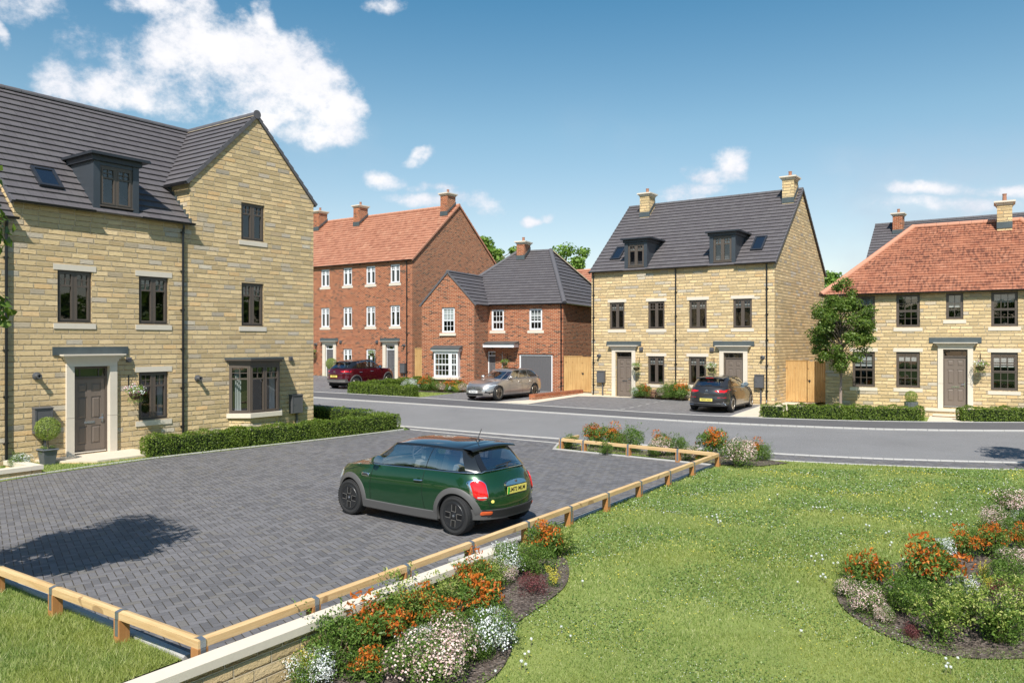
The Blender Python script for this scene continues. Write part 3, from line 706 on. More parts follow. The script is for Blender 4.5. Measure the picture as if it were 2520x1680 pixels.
def chimney(par, x, y, z0, z1, w, d, wallm, flash=True, pot=.28):
    mb = MB(); mb.box(x-w/2, x+w/2, y-d/2, y+d/2, z0, z1)
    c = mb.build('chimney', wallm, par)
    q = MB()
    for k, (o_, a, b) in enumerate(((.03, 0, .06), (.07, .06, .11), (.12, .11, .18))): q.box(x-w/2-o_, x+w/2+o_, y-d/2-o_, y+d/2+o_, z1+a+.001, z1+b)
    q.build('chimney_cap', 'cast_stone', c)
    MB().lathe([(.09, .0), (.10, .03), (.085, .05), (.075, pot-.05), (.09, pot-.03), (.09, pot), (.06, pot)], 12, (x, y, z1+.18)).build('chimney_pot', 'clay_pot', c)
    return c
def meter_box(par, x0, x1, z0, z1, zg):
    m = MB(); m.box(x0, x1, -.16, .0, z0, z1-.02); m.prism([(x0-.01, -.185, z1-.02), (x0-.01, .0, z1-.02), (x0-.01, .0, z1+.02), (x0-.01, -.185, z1)], (x1-x0+.02, 0, 0))
    ring(m, x0+.01, x1-.01, z0+.01, z1-.03, -.172, .014, .03); m.box(x0+.07, x0+.095, -.176, -.16, (z0+z1)/2-.02, (z0+z1)/2+.02)
    xx = x0*.35+x1*.65; m.box(xx-.03, xx+.03, -.07, -.01, zg, z0)
    m.build('meter_box', 'grey_box', par)
def flue(par, x, z):
    o = MB().lathe([(.10, 0), (.10, -.03), (.055, -.05), (.055, -.15), (.065, -.15), (.065, -.18), (.035, -.18), (.035, -.10)], 14, (x, 0, z), axis='y').build('flue', 'grey_box', par); smooth_angle(o)
def vent(par, x, z, s_=.14):
    m = MB(); m.box(x-s_/2, x+s_/2, -.05, 0, z-s_/2, z+s_/2); 
    for k in range(4): m.prism([(x-s_/2+.01, -.05, z-s_/2+.02+k*.03), (x-s_/2+.01, -.075, z-s_/2+.012+k*.03), (x-s_/2+.01, -.05, z-s_/2+.04+k*.03)], (s_-.02, 0, 0))
    m.build('vent', 'grey_box', par)
def dormer(par, wx0, wx1, zs, zh, ch, rl, rr, zr, slope_y, mat='dormer_zinc', blind=0):
    """window wx0..wx1, cheeks out to ch, flat roof rl..rr at zr; slope_y(z) = y of the roof at height z"""
    c0, c1 = ch; m = MB(); yb = slope_y(zr)+.3
    # front posts and head
    m.box(c0, wx0, -.02, .12, zs-.16, zr-.20); m.box(wx1, c1, -.02, .12, zs-.16, zr-.20); m.box(wx0, wx1, 0, .10, zh, zr-.20)
    for xx in (c0+.01, c1-.01):
        m.poly([(xx, .11, zs-.35), (xx, yb, zr-.2), (xx, .11, zr-.2)]); m.poly([(xx, .11, zs-.35), (xx, yb-.9, zs-.35), (xx, yb, zr-.2)])
    m.build('dormer_cheeks', mat, par)
    dr = MB(); dr.box(c0-.06, c1+.06, -.08, yb, zr-.20, zr-.06).box(rl, rr, -.22, yb+.1, zr-.059, zr-.012).box(rl+.015, rr-.015, -.20, yb+.08, zr-.011, zr+.02)
    dr.build('dormer_roof', 'soffit_dark', par)
    window(par, wx0, wx1, zs, zh, 'case2', 'taupe_frame', y=.02, sill=False, lintel=False, blind=blind)
def rooflight(par, x0, x1, ya, za, yb, zb):
    """ya,za lower edge; yb,zb upper edge, on the slope"""
    a = Vector((0, ya, za)); b = Vector((0, yb, zb)); d = (b-a).normalized(); n = Vector((0, -d.z, d.y)); L = (b-a).length
    m = MB()
    def bx(xa, xb, la, lb, h0, h1):
        P = [Vector((xx, 0, 0))+a+d*ll+n*h0 for xx, ll in ((xa, la), (xb, la), (xb, lb), (xa, lb))]; m.prism(P, n*(h1-h0))
    w = .075
    bx(x0, x0+w, 0, L, .02, .11); bx(x1-w, x1, 0, L, .02, .11); bx(x0+w, x1-w, 0, w, .02, .109); bx(x0+w, x1-w, L-w, L, .02, .109)
    o = m.build('rooflight', 'soffit_dark', par)
    g = MB(); P = [Vector((xx, 0, 0))+a+d*ll+n*.085 for xx, ll in ((x0+w, w), (x1-w, w), (x1-w, L-w), (x0+w, L-w))]; g.poly(P); g.build('pane', 'rooflight_glass', o)

plain('rooflight_glass', (.010, .016, .026), .03, .0, IOR=2.1)
def casement_set(par, lst, style, mat, **kw):
    for i, w in enumerate(lst): window(par, *w[:4], style, mat, **{**kw, **(w[4] if len(w) > 4 else {})})
def hole(w): return tuple(w[:4])

# ---- the near stone house with the projecting gable
def near_house():
    P = empty('stone_house', (-11.604, 20.9, 0), R_(55.1))
    tag(P, 'large buff stone house at the left with a tall front gable and bay window', 'house')
    W_ = [(-.40, .49, 3.60, 4.97, {'blind': .0}), (1.81, 2.71, 3.60, 4.96, {'blind': .26}), (1.81, 2.71, .86, 2.23, {'curtain': .2}),
          (5.22, 6.07, 3.60, 4.98, {'blind': .26, 'lintel': False}), (5.21, 6.10, 6.35, 7.54, {'lintel': False})]
    m = MB(); d0 = (-.03, .98, .09, 2.46)
    wall_mesh(m, -1.44, 3.40, -.3, 6.66, [hole(W_[0]), hole(W_[1]), hole(W_[2]), d0], reveal=.12)
    wall_mesh(m, 3.40, 8.16, -.3, 7.93, [hole(W_[3]), hole(W_[4]), (4.80, 6.66, .75, 2.40)], top=[(5.78, 10.40)], reveal=.12)
    side_wall(m, 3.40, 0, 1.3, 6.4, 7.93, flip=True); side_wall(m, -1.44, 0, 7.5, -.3, 6.66, (3.75, 10.39), flip=True)
    side_wall(m, 8.16, 0, 7.5, -.3, 7.93)
    wall_mesh(m, -1.44, 8.16, -.3, 6.66, y=7.5); m.build('wall', 'stone_wall', P)
    casement_set(P, W_, 'case2', 'taupe_frame')
    # roofs
    r = MB(); z0, z1 = 6.58, 10.43
    A = [(-1.52, -.12, z0), (3.37, -.12, z0), (3.37, 1.24, 7.93), (5.78, 3.75, z1), (-1.52, 3.75, z1)]
    roof_plane(r, A, A[0], A[1])
    Bp = [(3.28, -.05, 7.86), (5.78, -.05, z1), (5.78, 3.75, z1), (3.28, 1.17, 7.86)]
    roof_plane(r, Bp, (3.28, 1.17, 7.86), (3.28, -.05, 7.86))
    r.poly([(8.28, -.05, 7.86), (8.28, 7.6, 7.86), (5.78, 7.6, z1), (5.78, -.05, z1)], mi=0); r.poly([(8.25, -.05, 7.80), (5.78, -.05, z1-.06), (5.78, 7.6, z1-.06), (8.25, 7.6, 7.80)])
    r.poly([(-1.52, 7.62, z0), (-1.52, 3.75, z1), (5.78, 3.75, z1), (5.78, 7.62, z0)])
    rf = r.build('roof', 'slate_tile', P)
    q = MB(); ridge_tiles(q, (-1.5, 3.75, z1+.01), (5.72, 3.75, z1+.01)); ridge_tiles(q, (5.78, -.06, z1+.01), (5.78, 3.7, z1+.01), r=.105)
    q.lathe([(.14, 0), (.14, .03), (.02, .045)], 16, (5.78, -.06, z1+.02), axis='y')
    mm = q.build('ridge', 'ridge_grey', rf)
    q = MB(); q.box(5.68, 5.70, -.02, 3.65, z1-.05, z1+.02); q.build('mortar_line', 'mortar_bed', rf)
    verge(P, [(3.27, -.05, 7.86), (5.78, -.05, z1+.02)], y0=-.05); verge(P, [(8.29, -.05, 7.86), (5.78, -.05, z1+.02)])
    verge(P, [(-1.55, -.12, z0), (-1.55, 3.75, z1+.02)], t_=.06)
    gutter(P, (-1.50, -.17, 6.62), (.50, -.17, 6.62)); gutter(P, (1.80, -.17, 6.62), (3.46, -.17, 6.62)); gutter(P, (3.22, 1.15, 7.84), (3.22, -.08, 7.84))
    # stepped lead where the roof meets the gable cheek
    q = MB()
    for k in range(9): q.box(3.375, 3.40, -.1+k*.15, .06+k*.15, 6.60+k*.15, 6.78+k*.15)
    q.build('step_flashing', 'lead', P)
    sy = lambda z: (z-6.70)*.98
    dormer(P, .70, 1.63, 6.80, 7.90, (.52, 1.80), .37, 2.05, 8.20, sy)
    rooflight(P, -.66, -.06, .42, 7.12, .98, 7.68)
    downpipe(P, 3.14, .05, 6.55)
    # door with stone surround
    portico(P, -.0, .95, .09, 2.43, 2.76, w=.20, jz=1.08, flash=(-.53, 1.48), proud=.07)
    d = door(P, .055, .895, .12, 2.10, 2.42, 'taupe_door', 'taupe_frame', y=.10)
    o = [(-.10, -1.42), (1.62, -1.42), (1.62, 0), (-.95, 0), (-.95, -.38)]
    mb = MB(); mb.prism([(a, b, .045) for a, b in o], (0, 0, .045))
    mb.build('door_step', 'flag_stone', P)
    mb = MB()
    for (a, b), (c, e) in zip(o, o[1:]+o[:1]):
        L = math.dist((a, b), (c, e)); mb.poly([(a, b, -.06), (c, e, -.06), (c, e, .044), (a, b, .044)], uv=[(a+b, -.06+.073), (a+b+L, .013), (a+b+L, .117), (a+b, .117)])
    mb.build('step_base', 'stone_wall', P)
    # splayed bay window
    zb, zt = .86, 2.36; q = [(4.76, 0), (5.17, -.5), (6.29, -.5), (6.70, 0)]
    def outl(e): return [(4.76-e*1.25, .02), (5.17-e*.55, -.5-e), (6.29+e*.55, -.5-e), (6.70+e*1.25, .02)]
    mb = MB()
    for (a, b), (c, e) in zip(q, q[1:]): mb.poly([(a, b, -.2), (c, e, -.2), (c, e, .70), (a, b, .70)], uv=[(a, 0), (a+math.dist((a, b), (c, e)), 0), (a+math.dist((a, b), (c, e)), .9), (a, .9)])
    mb.build('bay_base', 'stone_wall', P)
    MB().prism([(a, b, .70) for a, b in outl(.09)], (0, 0, .14)).build('bay_sill', 'cast_stone', P)
    w = MB(); gl = MB()
    for k, ((a, b), (c, e), nn) in enumerate(zip(q, q[1:], (1, 2, 1))):
        a_, c_ = Vector((a, b, 0)), Vector((c, e, 0)); L = (c_-a_).length; t = MB(); g2 = MB()
        ring(t, 0, L, zb-.02, zt, 0, .07, .05)
        if nn == 2: t.box(L/2-.03, L/2+.03, -.004, .066, zb+.03, zt-.05)
        for x0, x1 in (((.05, L-.05),) if nn == 1 else ((.05, L/2-.03), (L/2+.03, L-.05))):
            ring(t, x0, x1, zb+.03, zt-.05, -.012, .06, .04); zz = zb+(zt-zb)*.71
            t.box(x0+.04, x1-.04, -.01, .04, zz-.022, zz+.022); bars(t, x0+.04, x1-.04, zz+.022, zt-.09, .004, .03, 2, 2)
        g2.poly([(.05, .03, zb), (L-.05, .03, zb), (L-.05, .03, zt-.05), (.05, .03, zt-.05)])
        M = Matrix.Translation(a_) @ Matrix.Rotation(math.atan2(e-b, c-a), 4, 'Z')
        for s_, dst in ((t, w), (g2, gl)):
            for f in s_.f: dst.poly([M @ Vector(s_.v[i]) for i in f])
    bw = w.build('bay_window', 'taupe_frame', P); gl.build('pane', 'window_glass', bw)
    c = MB(); G = lambda x0, x1, y: [[(x0+(x1-x0)*k/12, y+.02*math.sin(k*2.2), z) for k in range(13)] for z in (zb, zt)]
    c.grid(G(4.98, 5.22, .02)); c.grid(G(6.30, 6.52, .02)); c.build('curtain', 'curtain', bw)
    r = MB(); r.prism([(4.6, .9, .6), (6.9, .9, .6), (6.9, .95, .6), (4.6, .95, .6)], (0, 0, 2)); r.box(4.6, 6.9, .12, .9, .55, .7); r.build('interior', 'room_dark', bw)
    m2 = MB(); m2.prism([(a, b, zt) for a, b in outl(.02)], (0, 0, .09)); m2.prism([(a, b, zt+.091) for a, b in outl(.09)], (0, 0, .05)); m2.prism([(a, b, zt+.142) for a, b in outl(.14)], (0, 0, .05))
    m2.build('bay_cornice', 'taupe_frame', P)
    m3 = MB(); m3.prism([(a, b, zt+.193) for a, b in outl(.15)], (0, 0, .035)); m3.build('bay_roof', 'lead', P)
    flue(P, -.92, 2.22); flue(P, 3.65, 1.99); vent(P, 1.50, 2.59); vent(P, 7.15, 2.52)
    meter_box(P, 7.10, 7.56, .67, 1.29, 0); meter_box(P, -1.02, -.58, .76, 1.41, 0)
    # next house down the row
    Q = empty('stone_house', (-11.604, 20.9, 0), R_(55.1))
    tag(Q, 'sliver of the next stone house at the far left edge, roof stepped lower', 'house')
    m = MB(); wall_mesh(m, -7.5, -1.445, -.3, 6.2, [(-3.6, -2.7, 3.4, 4.7), (-3.6, -2.7, .8, 2.1)]); side_wall(m, -7.5, 0, 7.5, -.3, 6.2, (3.75, 10)); wall_mesh(m, -7.5, -1.445, -.3, 6.2, y=7.5)
    m.build('wall', 'stone_wall', Q)
    casement_set(Q, [(-3.6, -2.7, 3.4, 4.7), (-3.6, -2.7, .8, 2.1)], 'case2', 'taupe_frame')
    r = MB(); A = [(-7.6, -.12, 6.14), (-1.47, -.12, 6.14), (-1.47, 3.75, 9.99), (-7.6, 3.75, 9.99)]; roof_plane(r, A, A[0], A[1])
    r.poly([(-7.6, 7.6, 6.14), (-7.6, 3.75, 9.99), (-1.47, 3.75, 9.99), (-1.47, 7.6, 6.14)]); r.build('roof', 'slate_tile', Q)
    gutter(Q, (-7.6, -.17, 6.19), (-1.40, -.17, 6.19)); downpipe(Q, -1.64, .05, 6.12)
    return P
near_house()

# ---- pair of stone town houses with dormers
def town_houses():
    P = empty('stone_house', (4.097, 40.7, 0), R_(-34.9))
    tag(P, 'pair of joined buff stone town houses with two dormers and two stone chimneys', 'house')
    W_ = [(1.05, 1.88, 3.72, 5.07, {'blind': .24}), (3.17, 4.04, 3.72, 5.06), (5.30, 6.17, 3.72, 5.06, {'blind': .24}), (7.44, 8.31, 3.72, 5.06, {'blind': .24}),
          (3.17, 4.03, 1.03, 2.38, {'blind': .24}), (5.28, 6.15, 1.05, 2.38, {'blind': .24})]
    d1 = (1.42, 2.32, .33, 2.60); d2 = (7.0, 7.92, .33, 2.60)
    m = MB(); wall_mesh(m, 0, 9.33, -.4, 6.70, [hole(w) for w in W_]+[d1, d2], reveal=.12)
    side_wall(m, 9.33, 0, 9.0, -.4, 6.70, (4.5, 10.55)); side_wall(m, 0, 0, 9.0, -.4, 6.70, (4.5, 10.55), flip=True); wall_mesh(m, 0, 9.33, -.4, 6.7, y=9.0)
    m.build('wall', 'stone_wall', P); casement_set(P, W_, 'case2', 'taupe_frame')
    r = MB(); z0, z1 = 6.62, 10.60; A = [(-.08, -.12, z0), (9.40, -.12, z0), (9.40, 4.5, z1), (-.08, 4.5, z1)]; roof_plane(r, A, A[0], A[1])
    B_ = [(9.40, 9.12, z0), (-.08, 9.12, z0), (-.08, 4.5, z1), (9.40, 4.5, z1)]; roof_plane(r, B_, B_[0], B_[1])
    rf = r.build('roof', 'slate_tile', P); q = MB(); ridge_tiles(q, (-.08, 4.5, z1), (9.40, 4.5, z1)); q.build('ridge', 'ridge_grey', rf)
    verge(P, [(9.36, -.12, z0), (9.36, 4.5, z1+.03)], t_=.06); verge(P, [(9.36, 9.12, z0), (9.36, 4.5, z1+.03)], t_=.06); verge(P, [(-.10, -.12, z0), (-.10, 4.5, z1+.03)], t_=.06)
    for a, b in ((-.1, 1.88), (3.12, 6.30), (7.55, 9.42)): gutter(P, (a, -.17, 6.66), (b, -.17, 6.66))
    for x in (.14, 4.64, 9.0): downpipe(P, x, .35, 6.58)
    sy = lambda z: (z-6.72)*1.16
    dormer(P, 2.08, 2.95, 6.80, 7.93, (1.89, 3.12), 1.74, 3.36, 8.22, sy, blind=.24); dormer(P, 6.50, 7.37, 6.80, 7.98, (6.31, 7.55), 6.15, 7.77, 8.22, sy, blind=.24)
    f = lambda z: (z-6.72)*1.16
    rooflight(P, .74, 1.30, f(7.26)+.0, 7.26, f(7.98), 7.98); rooflight(P, 8.03, 8.59, f(7.26), 7.26, f(7.98), 7.98)
    for x in (1.28, 8.92): 
        c = chimney(P, x, 3.95, 9.6, 10.98, .56, .75, 'stone_wall')
        MB().box(x-.30, x+.30, 3.555, 3.60, 9.86, 10.12).prism([(x+.285, 3.56, 9.98), (x+.285, 4.3, 10.62), (x+.285, 4.3, 10.80), (x+.285, 3.56, 10.12)], (.02, 0, 0)).build('lead_flashing', 'lead', c)
    portico(P, 1.39, 2.30, .33, 2.58, 2.91, w=.20, jz=1.3, flash=(.88, 2.80)); portico(P, 7.0, 7.92, .33, 2.58, 2.91, w=.20, jz=1.3, flash=(6.49, 8.42))
    door(P, 1.45, 2.25, .34, 2.28, 2.57, 'taupe_door', 'taupe_frame', y=.10); door(P, 7.06, 7.86, .34, 2.30, 2.57, 'taupe_door', 'taupe_frame', y=.10, hs=-1)
    flue(P, .46, 2.37); flue(P, 8.80, 2.38); vent(P, 2.81, 2.72, .2); vent(P, 6.43, 2.72, .2); meter_box(P, .39, .82, 1.01, 1.60, .3); meter_box(P, 8.47, 8.88, 1.01, 1.60, .3)
town_houses()

# ---- red brick terrace with three chimneys
def terrace():
    P = empty('brick_house', (-6.34, 49.2, 0), R_(-34.9))
    tag(P, 'tall three storey red brick terrace with pink tiled roof, white windows and three chimneys', 'house')
    W_ = []
    for x in (-8.15, -5.98, -3.85, -1.70):
        W_ += [(x, x+.83, 6.80, 7.98), (x, x+.83, 4.06, 5.38)]
    W_ += [(-5.98, -5.17, 1.30, 2.62), (-3.85, -3.02, 1.30, 2.62), (-12.4, -11.57, 6.80, 7.98), (-12.4, -11.57, 4.06, 5.38), (-10.3, -9.47, 6.80, 7.98), (-10.3, -9.47, 4.06, 5.38)]
    d = [(-7.72, -6.90, .56, 2.88), (-2.06, -1.22, .56, 2.88)]
    m = MB(); wall_mesh(m, -15, .18, -.3, 8.25, [hole(w) for w in W_]+d, reveal=.10)
    side_wall(m, .18, 0, 9.2, -.3, 8.25, (4.6, 12.15)); side_wall(m, -15, 0, 9.2, -.3, 8.25, (4.6, 12.15), flip=True); wall_mesh(m, -15, .18, -.3, 8.25, y=9.2)
    m.build('wall', 'brick_wall', P)
    for i, w in enumerate(W_):
        top = w[2] > 6; q = window(P, *w[:4], 'case2', 'white_frame', lintel=False, curtain=.12 if i % 3 == 2 else 0)
        if not top: MB().box(w[0]-.10, w[1]+.10, -.012, .05, w[3], w[3]+.235).build('lintel', 'brick_header', q)
        else: MB().box(w[0]-.06, w[1]+.06, -.012, .05, w[3], w[3]+.20).build('lintel', 'brick_header', q)
    r = MB(); z0, z1 = 8.17, 12.2; A = [(-15.1, -.12, z0), (.24, -.12, z0), (.24, 4.6, z1), (-15.1, 4.6, z1)]; roof_plane(r, A, A[0], A[1], g=.30, lip=.035)
    B_ = [(.24, 9.32, z0), (-15.1, 9.32, z0), (-15.1, 4.6, z1), (.24, 4.6, z1)]; roof_plane(r, B_, B_[0], B_[1], g=.30)
    rf = r.build('roof', 'red_tile', P); q = MB(); ridge_tiles(q, (-15, 4.6, z1), (.26, 4.6, z1)); q.build('ridge', 'ridge_red', rf)
    verge(P, [(.21, -.12, z0), (.21, 4.6, z1+.03)], t_=.05, mat='ridge_red'); verge(P, [(.21, 9.3, z0), (.21, 4.6, z1+.03)], t_=.05, mat='ridge_red')
    gutter(P, (-15, -.17, 8.20), (.26, -.17, 8.20)); downpipe(P, -.24, .7, 8.15)
    for x in (-.30, -8.5, -12.8):
        c = chimney(P, x, 4.05, 11.2, 12.75, .60, .85, 'brick_wall')
        MB().box(x-.32, x+.32, 3.60, 3.64, 11.42, 11.72).prism([(x+.305, 3.6, 11.55), (x+.305, 4.5, 12.25), (x+.305, 4.5, 12.42), (x+.305, 3.6, 11.7)], (.02, 0, 0)).build('lead_flashing', 'lead', c)
    for x, fx in ((-7.69, (-8.21, -6.45)), (-2.06, (-2.57, -.87))):
        portico(P, x, x+.80, .56, 2.88, 3.12, w=.26, jz=1.55, flash=(fx[0], fx[1]))
        door(P, x+.03, x+.72, .58, 2.56, 2.87, 'grey_door', 'white_frame', y=.08, letter=False)
    meter_box(P, -.74, -.33, 1.13, 1.72, .7); flue(P, -.48, 2.85); vent(P, -6.2, 3.08, .2); vent(P, -2.85, 3.08, .2); flue(P, -8.6, 2.9)
terrace()

# ---- brick house with garage
def garage_house():
    P = empty('brick_house', (2.748, 42.4, 0), R_(-24.5))
    tag(P, 'two storey red brick house with grey hipped roof, garage door and white sash windows', 'house')
    W_ = [(-4.29, -3.52, 3.72, 4.88, 'sash32', {'blind': .12}), (-1.99, -1.22, 3.72, 4.89, 'sash32', {'blind': .45})]
    xw = -4.49; yw = -1.70; wl = xw-3.28
    m = MB(); wall_mesh(m, xw, 0, -.3, 5.16, [hole(w) for w in W_]+[(-2.57, -.62, .28, 2.38), (-4.88, -4.04, .36, 2.55)], reveal=.10, off=.1)
    side_wall(m, 0, 0, 10, -.3, 5.16); side_wall(m, wl, yw, 10, -.3, 5.16, flip=True); wall_mesh(m, wl, 0, -.3, 5.16, y=10)
    side_wall(m, xw, yw, 0, -.3, 5.16)
    wa = (wl+1.27, wl+2.08, 3.58, 4.97)
    wall_mesh(m, wl, xw, -.3, 5.16, [wa, (wl+1.0, wl+2.35, 1.14, 2.45)], y=yw, top=[((wl+xw)/2, 6.90)])
    m.build('wall', 'brick_wall', P)
    for x0, x1, z0, z1, st, kw in W_:
        window(P, x0, x1, z0, z1, st, 'white_frame', lintel=False, **kw)
    window(P, *wa, 'sash', 'white_frame', y=yw+.055, lintel=False, blind=0)
    q = P.children[-1]
    MB().box(wa[0]-.08, wa[1]+.08, yw-.012, yw+.05, wa[3], wa[3]+.235).build('lintel', 'brick_header', q)
    MB().box(wa[0]-.10, wa[1]+.10, yw-.08, yw+.05, wa[2]-.165, wa[2]-.022).build('sill', 'cast_stone', q)
    MB().poly([(wa[0]+.06, yw+.09, wa[2]+.75), (wa[1]-.06, yw+.09, wa[2]+.75), (wa[1]-.06, yw+.09, wa[3]-.05), (wa[0]+.06, yw+.09, wa[3]-.05)]).build('blind', 'blind', q)
    # square bay window on the wing
    bx0, bx1 = wl+.93, wl+2.42; by = yw-.28
    m = MB(); mid = bx0+1.02; zb, zt = 1.16, 2.52
    ring(m, bx0, mid, zb, zt, by, .07, .06); ring(m, mid, bx1, zb, zt, by, .07, .06)
    for a, b in ((bx0+.06, mid-.06), (mid+.06, bx1-.06)):
        zm = (zb+zt)/2; ring(m, a, b, zm, zt-.06, by-.006, .05, .04); ring(m, a, b, zb+.06, zm, by+.006, .05, .04); nx = 4 if b-a > .6 else 2
        bars(m, a+.04, b-.04, zm+.04, zt-.10, by+.006, .03, nx, 2); bars(m, a+.04, b-.04, zb+.10, zm-.04, by+.012, .03, nx, 2)
    for xx in (bx0, bx1-.05): m.box(xx, xx+.05, by+.07, yw, zb, zt)
    bw = m.build('bay_window', 'white_frame', P)
    g = MB(); g.poly([(bx0+.06, by+.04, zb+.05), (bx1-.06, by+.04, zb+.05), (bx1-.06, by+.04, zt-.05), (bx0+.06, by+.04, zt-.05)]).build('pane', 'window_glass', bw)
    MB().box(bx0-.09, bx1+.09, by-.07, yw, zb-.13, zb).build('bay_sill', 'cast_stone', bw)
    m = MB(); m.box(bx0, bx1, by+.02, yw, .0, zb-.131); m.build('bay_base', 'brick_wall', P)
    m = MB(); m.box(bx0-.05, bx1+.05, by-.05, yw, zt, zt+.07).box(bx0-.12, bx1+.12, by-.12, yw, zt+.071, zt+.15); m.build('bay_cornice', 'white_frame', P)
    m = MB(); m.prism([(bx0-.16, by-.16, zt+.151), (bx0-.16, yw, zt+.151), (bx0-.16, yw, zt+.36), (bx0-.16, by-.16, zt+.20)], (bx1-bx0+.32, 0, 0)); m.build('bay_roof', 'lead', P)
    # roofs
    ez, rz = 5.13, 8.62; e = .12; ra, rb = (-4.9, 5.0), (-2.72, 5.0); L = wl
    r = MB()
    c = [(L-e, -e, ez), (e, -e, ez), (rb[0], rb[1], rz), (ra[0], ra[1], rz)]; roof_plane(r, c, c[0], c[1])
    c = [(e, -e, ez), (e, 10+e, ez), (rb[0], rb[1], rz)]; roof_plane(r, c, c[0], c[1])
    c = [(L-e, 10+e, ez), (L-e, -e, ez), (ra[0], ra[1], rz)]; roof_plane(r, c, c[0], c[1])
    c = [(e, 10+e, ez), (L-e, 10+e, ez), (ra[0], ra[1], rz), (rb[0], rb[1], rz)]; roof_plane(r, c, c[0], c[1])
    sl = (rz-ez)/5.12; ax = (wl+xw)/2; az_ = 6.92; yv = -e+(az_-ez)/sl
    for sx, xe in ((1, xw+.14), (-1, wl-.14)):
        c = [(xe, yw-.05, 5.08), (xe, -e+.0, 5.08), (ax, yv, az_), (ax, yw-.05, az_)]; roof_plane(r, c, c[0], c[1])
    rf = r.build('roof', 'slate_tile', P)
    q = MB(); ridge_tiles(q, (ra[0], ra[1], rz), (rb[0], rb[1], rz)); ridge_tiles(q, (e, -e, ez+.03), (rb[0], rb[1], rz+.02), r=.13); ridge_tiles(q, (e, 10+e, ez+.03), (rb[0], rb[1], rz+.02), r=.11)
    ridge_tiles(q, (L-e, -e, ez+.03), (ra[0], ra[1], rz+.02), r=.11); ridge_tiles(q, (ax, yw-.05, az_), (ax, yv, az_)); q.build('ridge', 'ridge_grey', rf)
    q = MB()
    for a, b in (((rb[0]+.05, rb[1]+.1, rz-.03), (e+.06, 10+e, ez-.0)),): 
        a = Vector(a); b = Vector(b); q.prism([a+Vector((.09, -.08, 0)), a+Vector((.12, -.12, 0)), a+Vector((.12, -.12, .07)), a+Vector((.09, -.08, .07))], b-a)
    q.build('mortar_line', 'mortar_bed', rf)
    verge(P, [(wl-.14, yw-.05, 5.08), (ax, yw-.05, az_+.02)], t_=.06); verge(P, [(xw+.14, yw-.05, 5.08), (ax, yw-.05, az_+.02)], t_=.06)
    gutter(P, (xw+.10, -.17, 5.15), (.12, -.17, 5.15)); gutter(P, (xw+.17, -.1, 5.12), (xw+.17, yw-.02, 5.12)); gutter(P, (.17, 10, 5.15), (.17, -.15, 5.15)); gutter(P, (wl-.17, yw, 5.12), (wl-.17, 10, 5.12))
    downpipe(P, -.10, .35, 5.1)
    c = chimney(P, -4.32, 4.55, 7.5, 9.0, .52, .9, 'brick_wall'); MB().box(-4.60, -4.04, 4.07, 4.10, 8.05, 8.32).prism([(-4.055, 4.07, 8.12), (-4.055, 5.0, 8.72), (-4.055, 5.0, 8.90), (-4.055, 4.07, 8.3)], (.02, 0, 0)).build('lead_flashing', 'lead', c)
    # canopy over the door, the door and the garage door
    m = MB(); m.box(-5.05+.56, -2.62, -.66, 0, 2.78, 2.96); m.build('canopy', 'white_frame', P)
    MB().prism([(-4.44, -.70, 2.961), (-4.44, 0, 2.961), (-4.44, 0, 3.12), (-4.44, -.70, 3.0)], (1.86, 0, 0)).box(-4.46, -2.56, -.71, -.0, 2.962, 2.985).build('canopy_roof', 'lead', P)
    door(P, -4.83+.40, -4.04+.40, .36, 2.28, 2.55, 'grey_door', 'white_frame', y=.02, letter=False)
    m = MB(); x = -2.53; 
    while x < -.67: m.box(x, x+.088, .06, .08, .28, 2.34); x += .093
    gd = m.build('garage_door', 'grey_door', P)
    m = MB(); m.box(-2.57, -2.50, .02, .09, .28, 2.38).box(-.69, -.62, .02, .09, .28, 2.38).box(-2.5, -.69, .021, .09, 2.32, 2.38); m.build('garage_frame', 'white_frame', gd)
    MB().box(-2.66, -.53, -.012, .04, 2.38, 2.42).build('garage_lintel', 'black_plastic', gd)
garage_house()

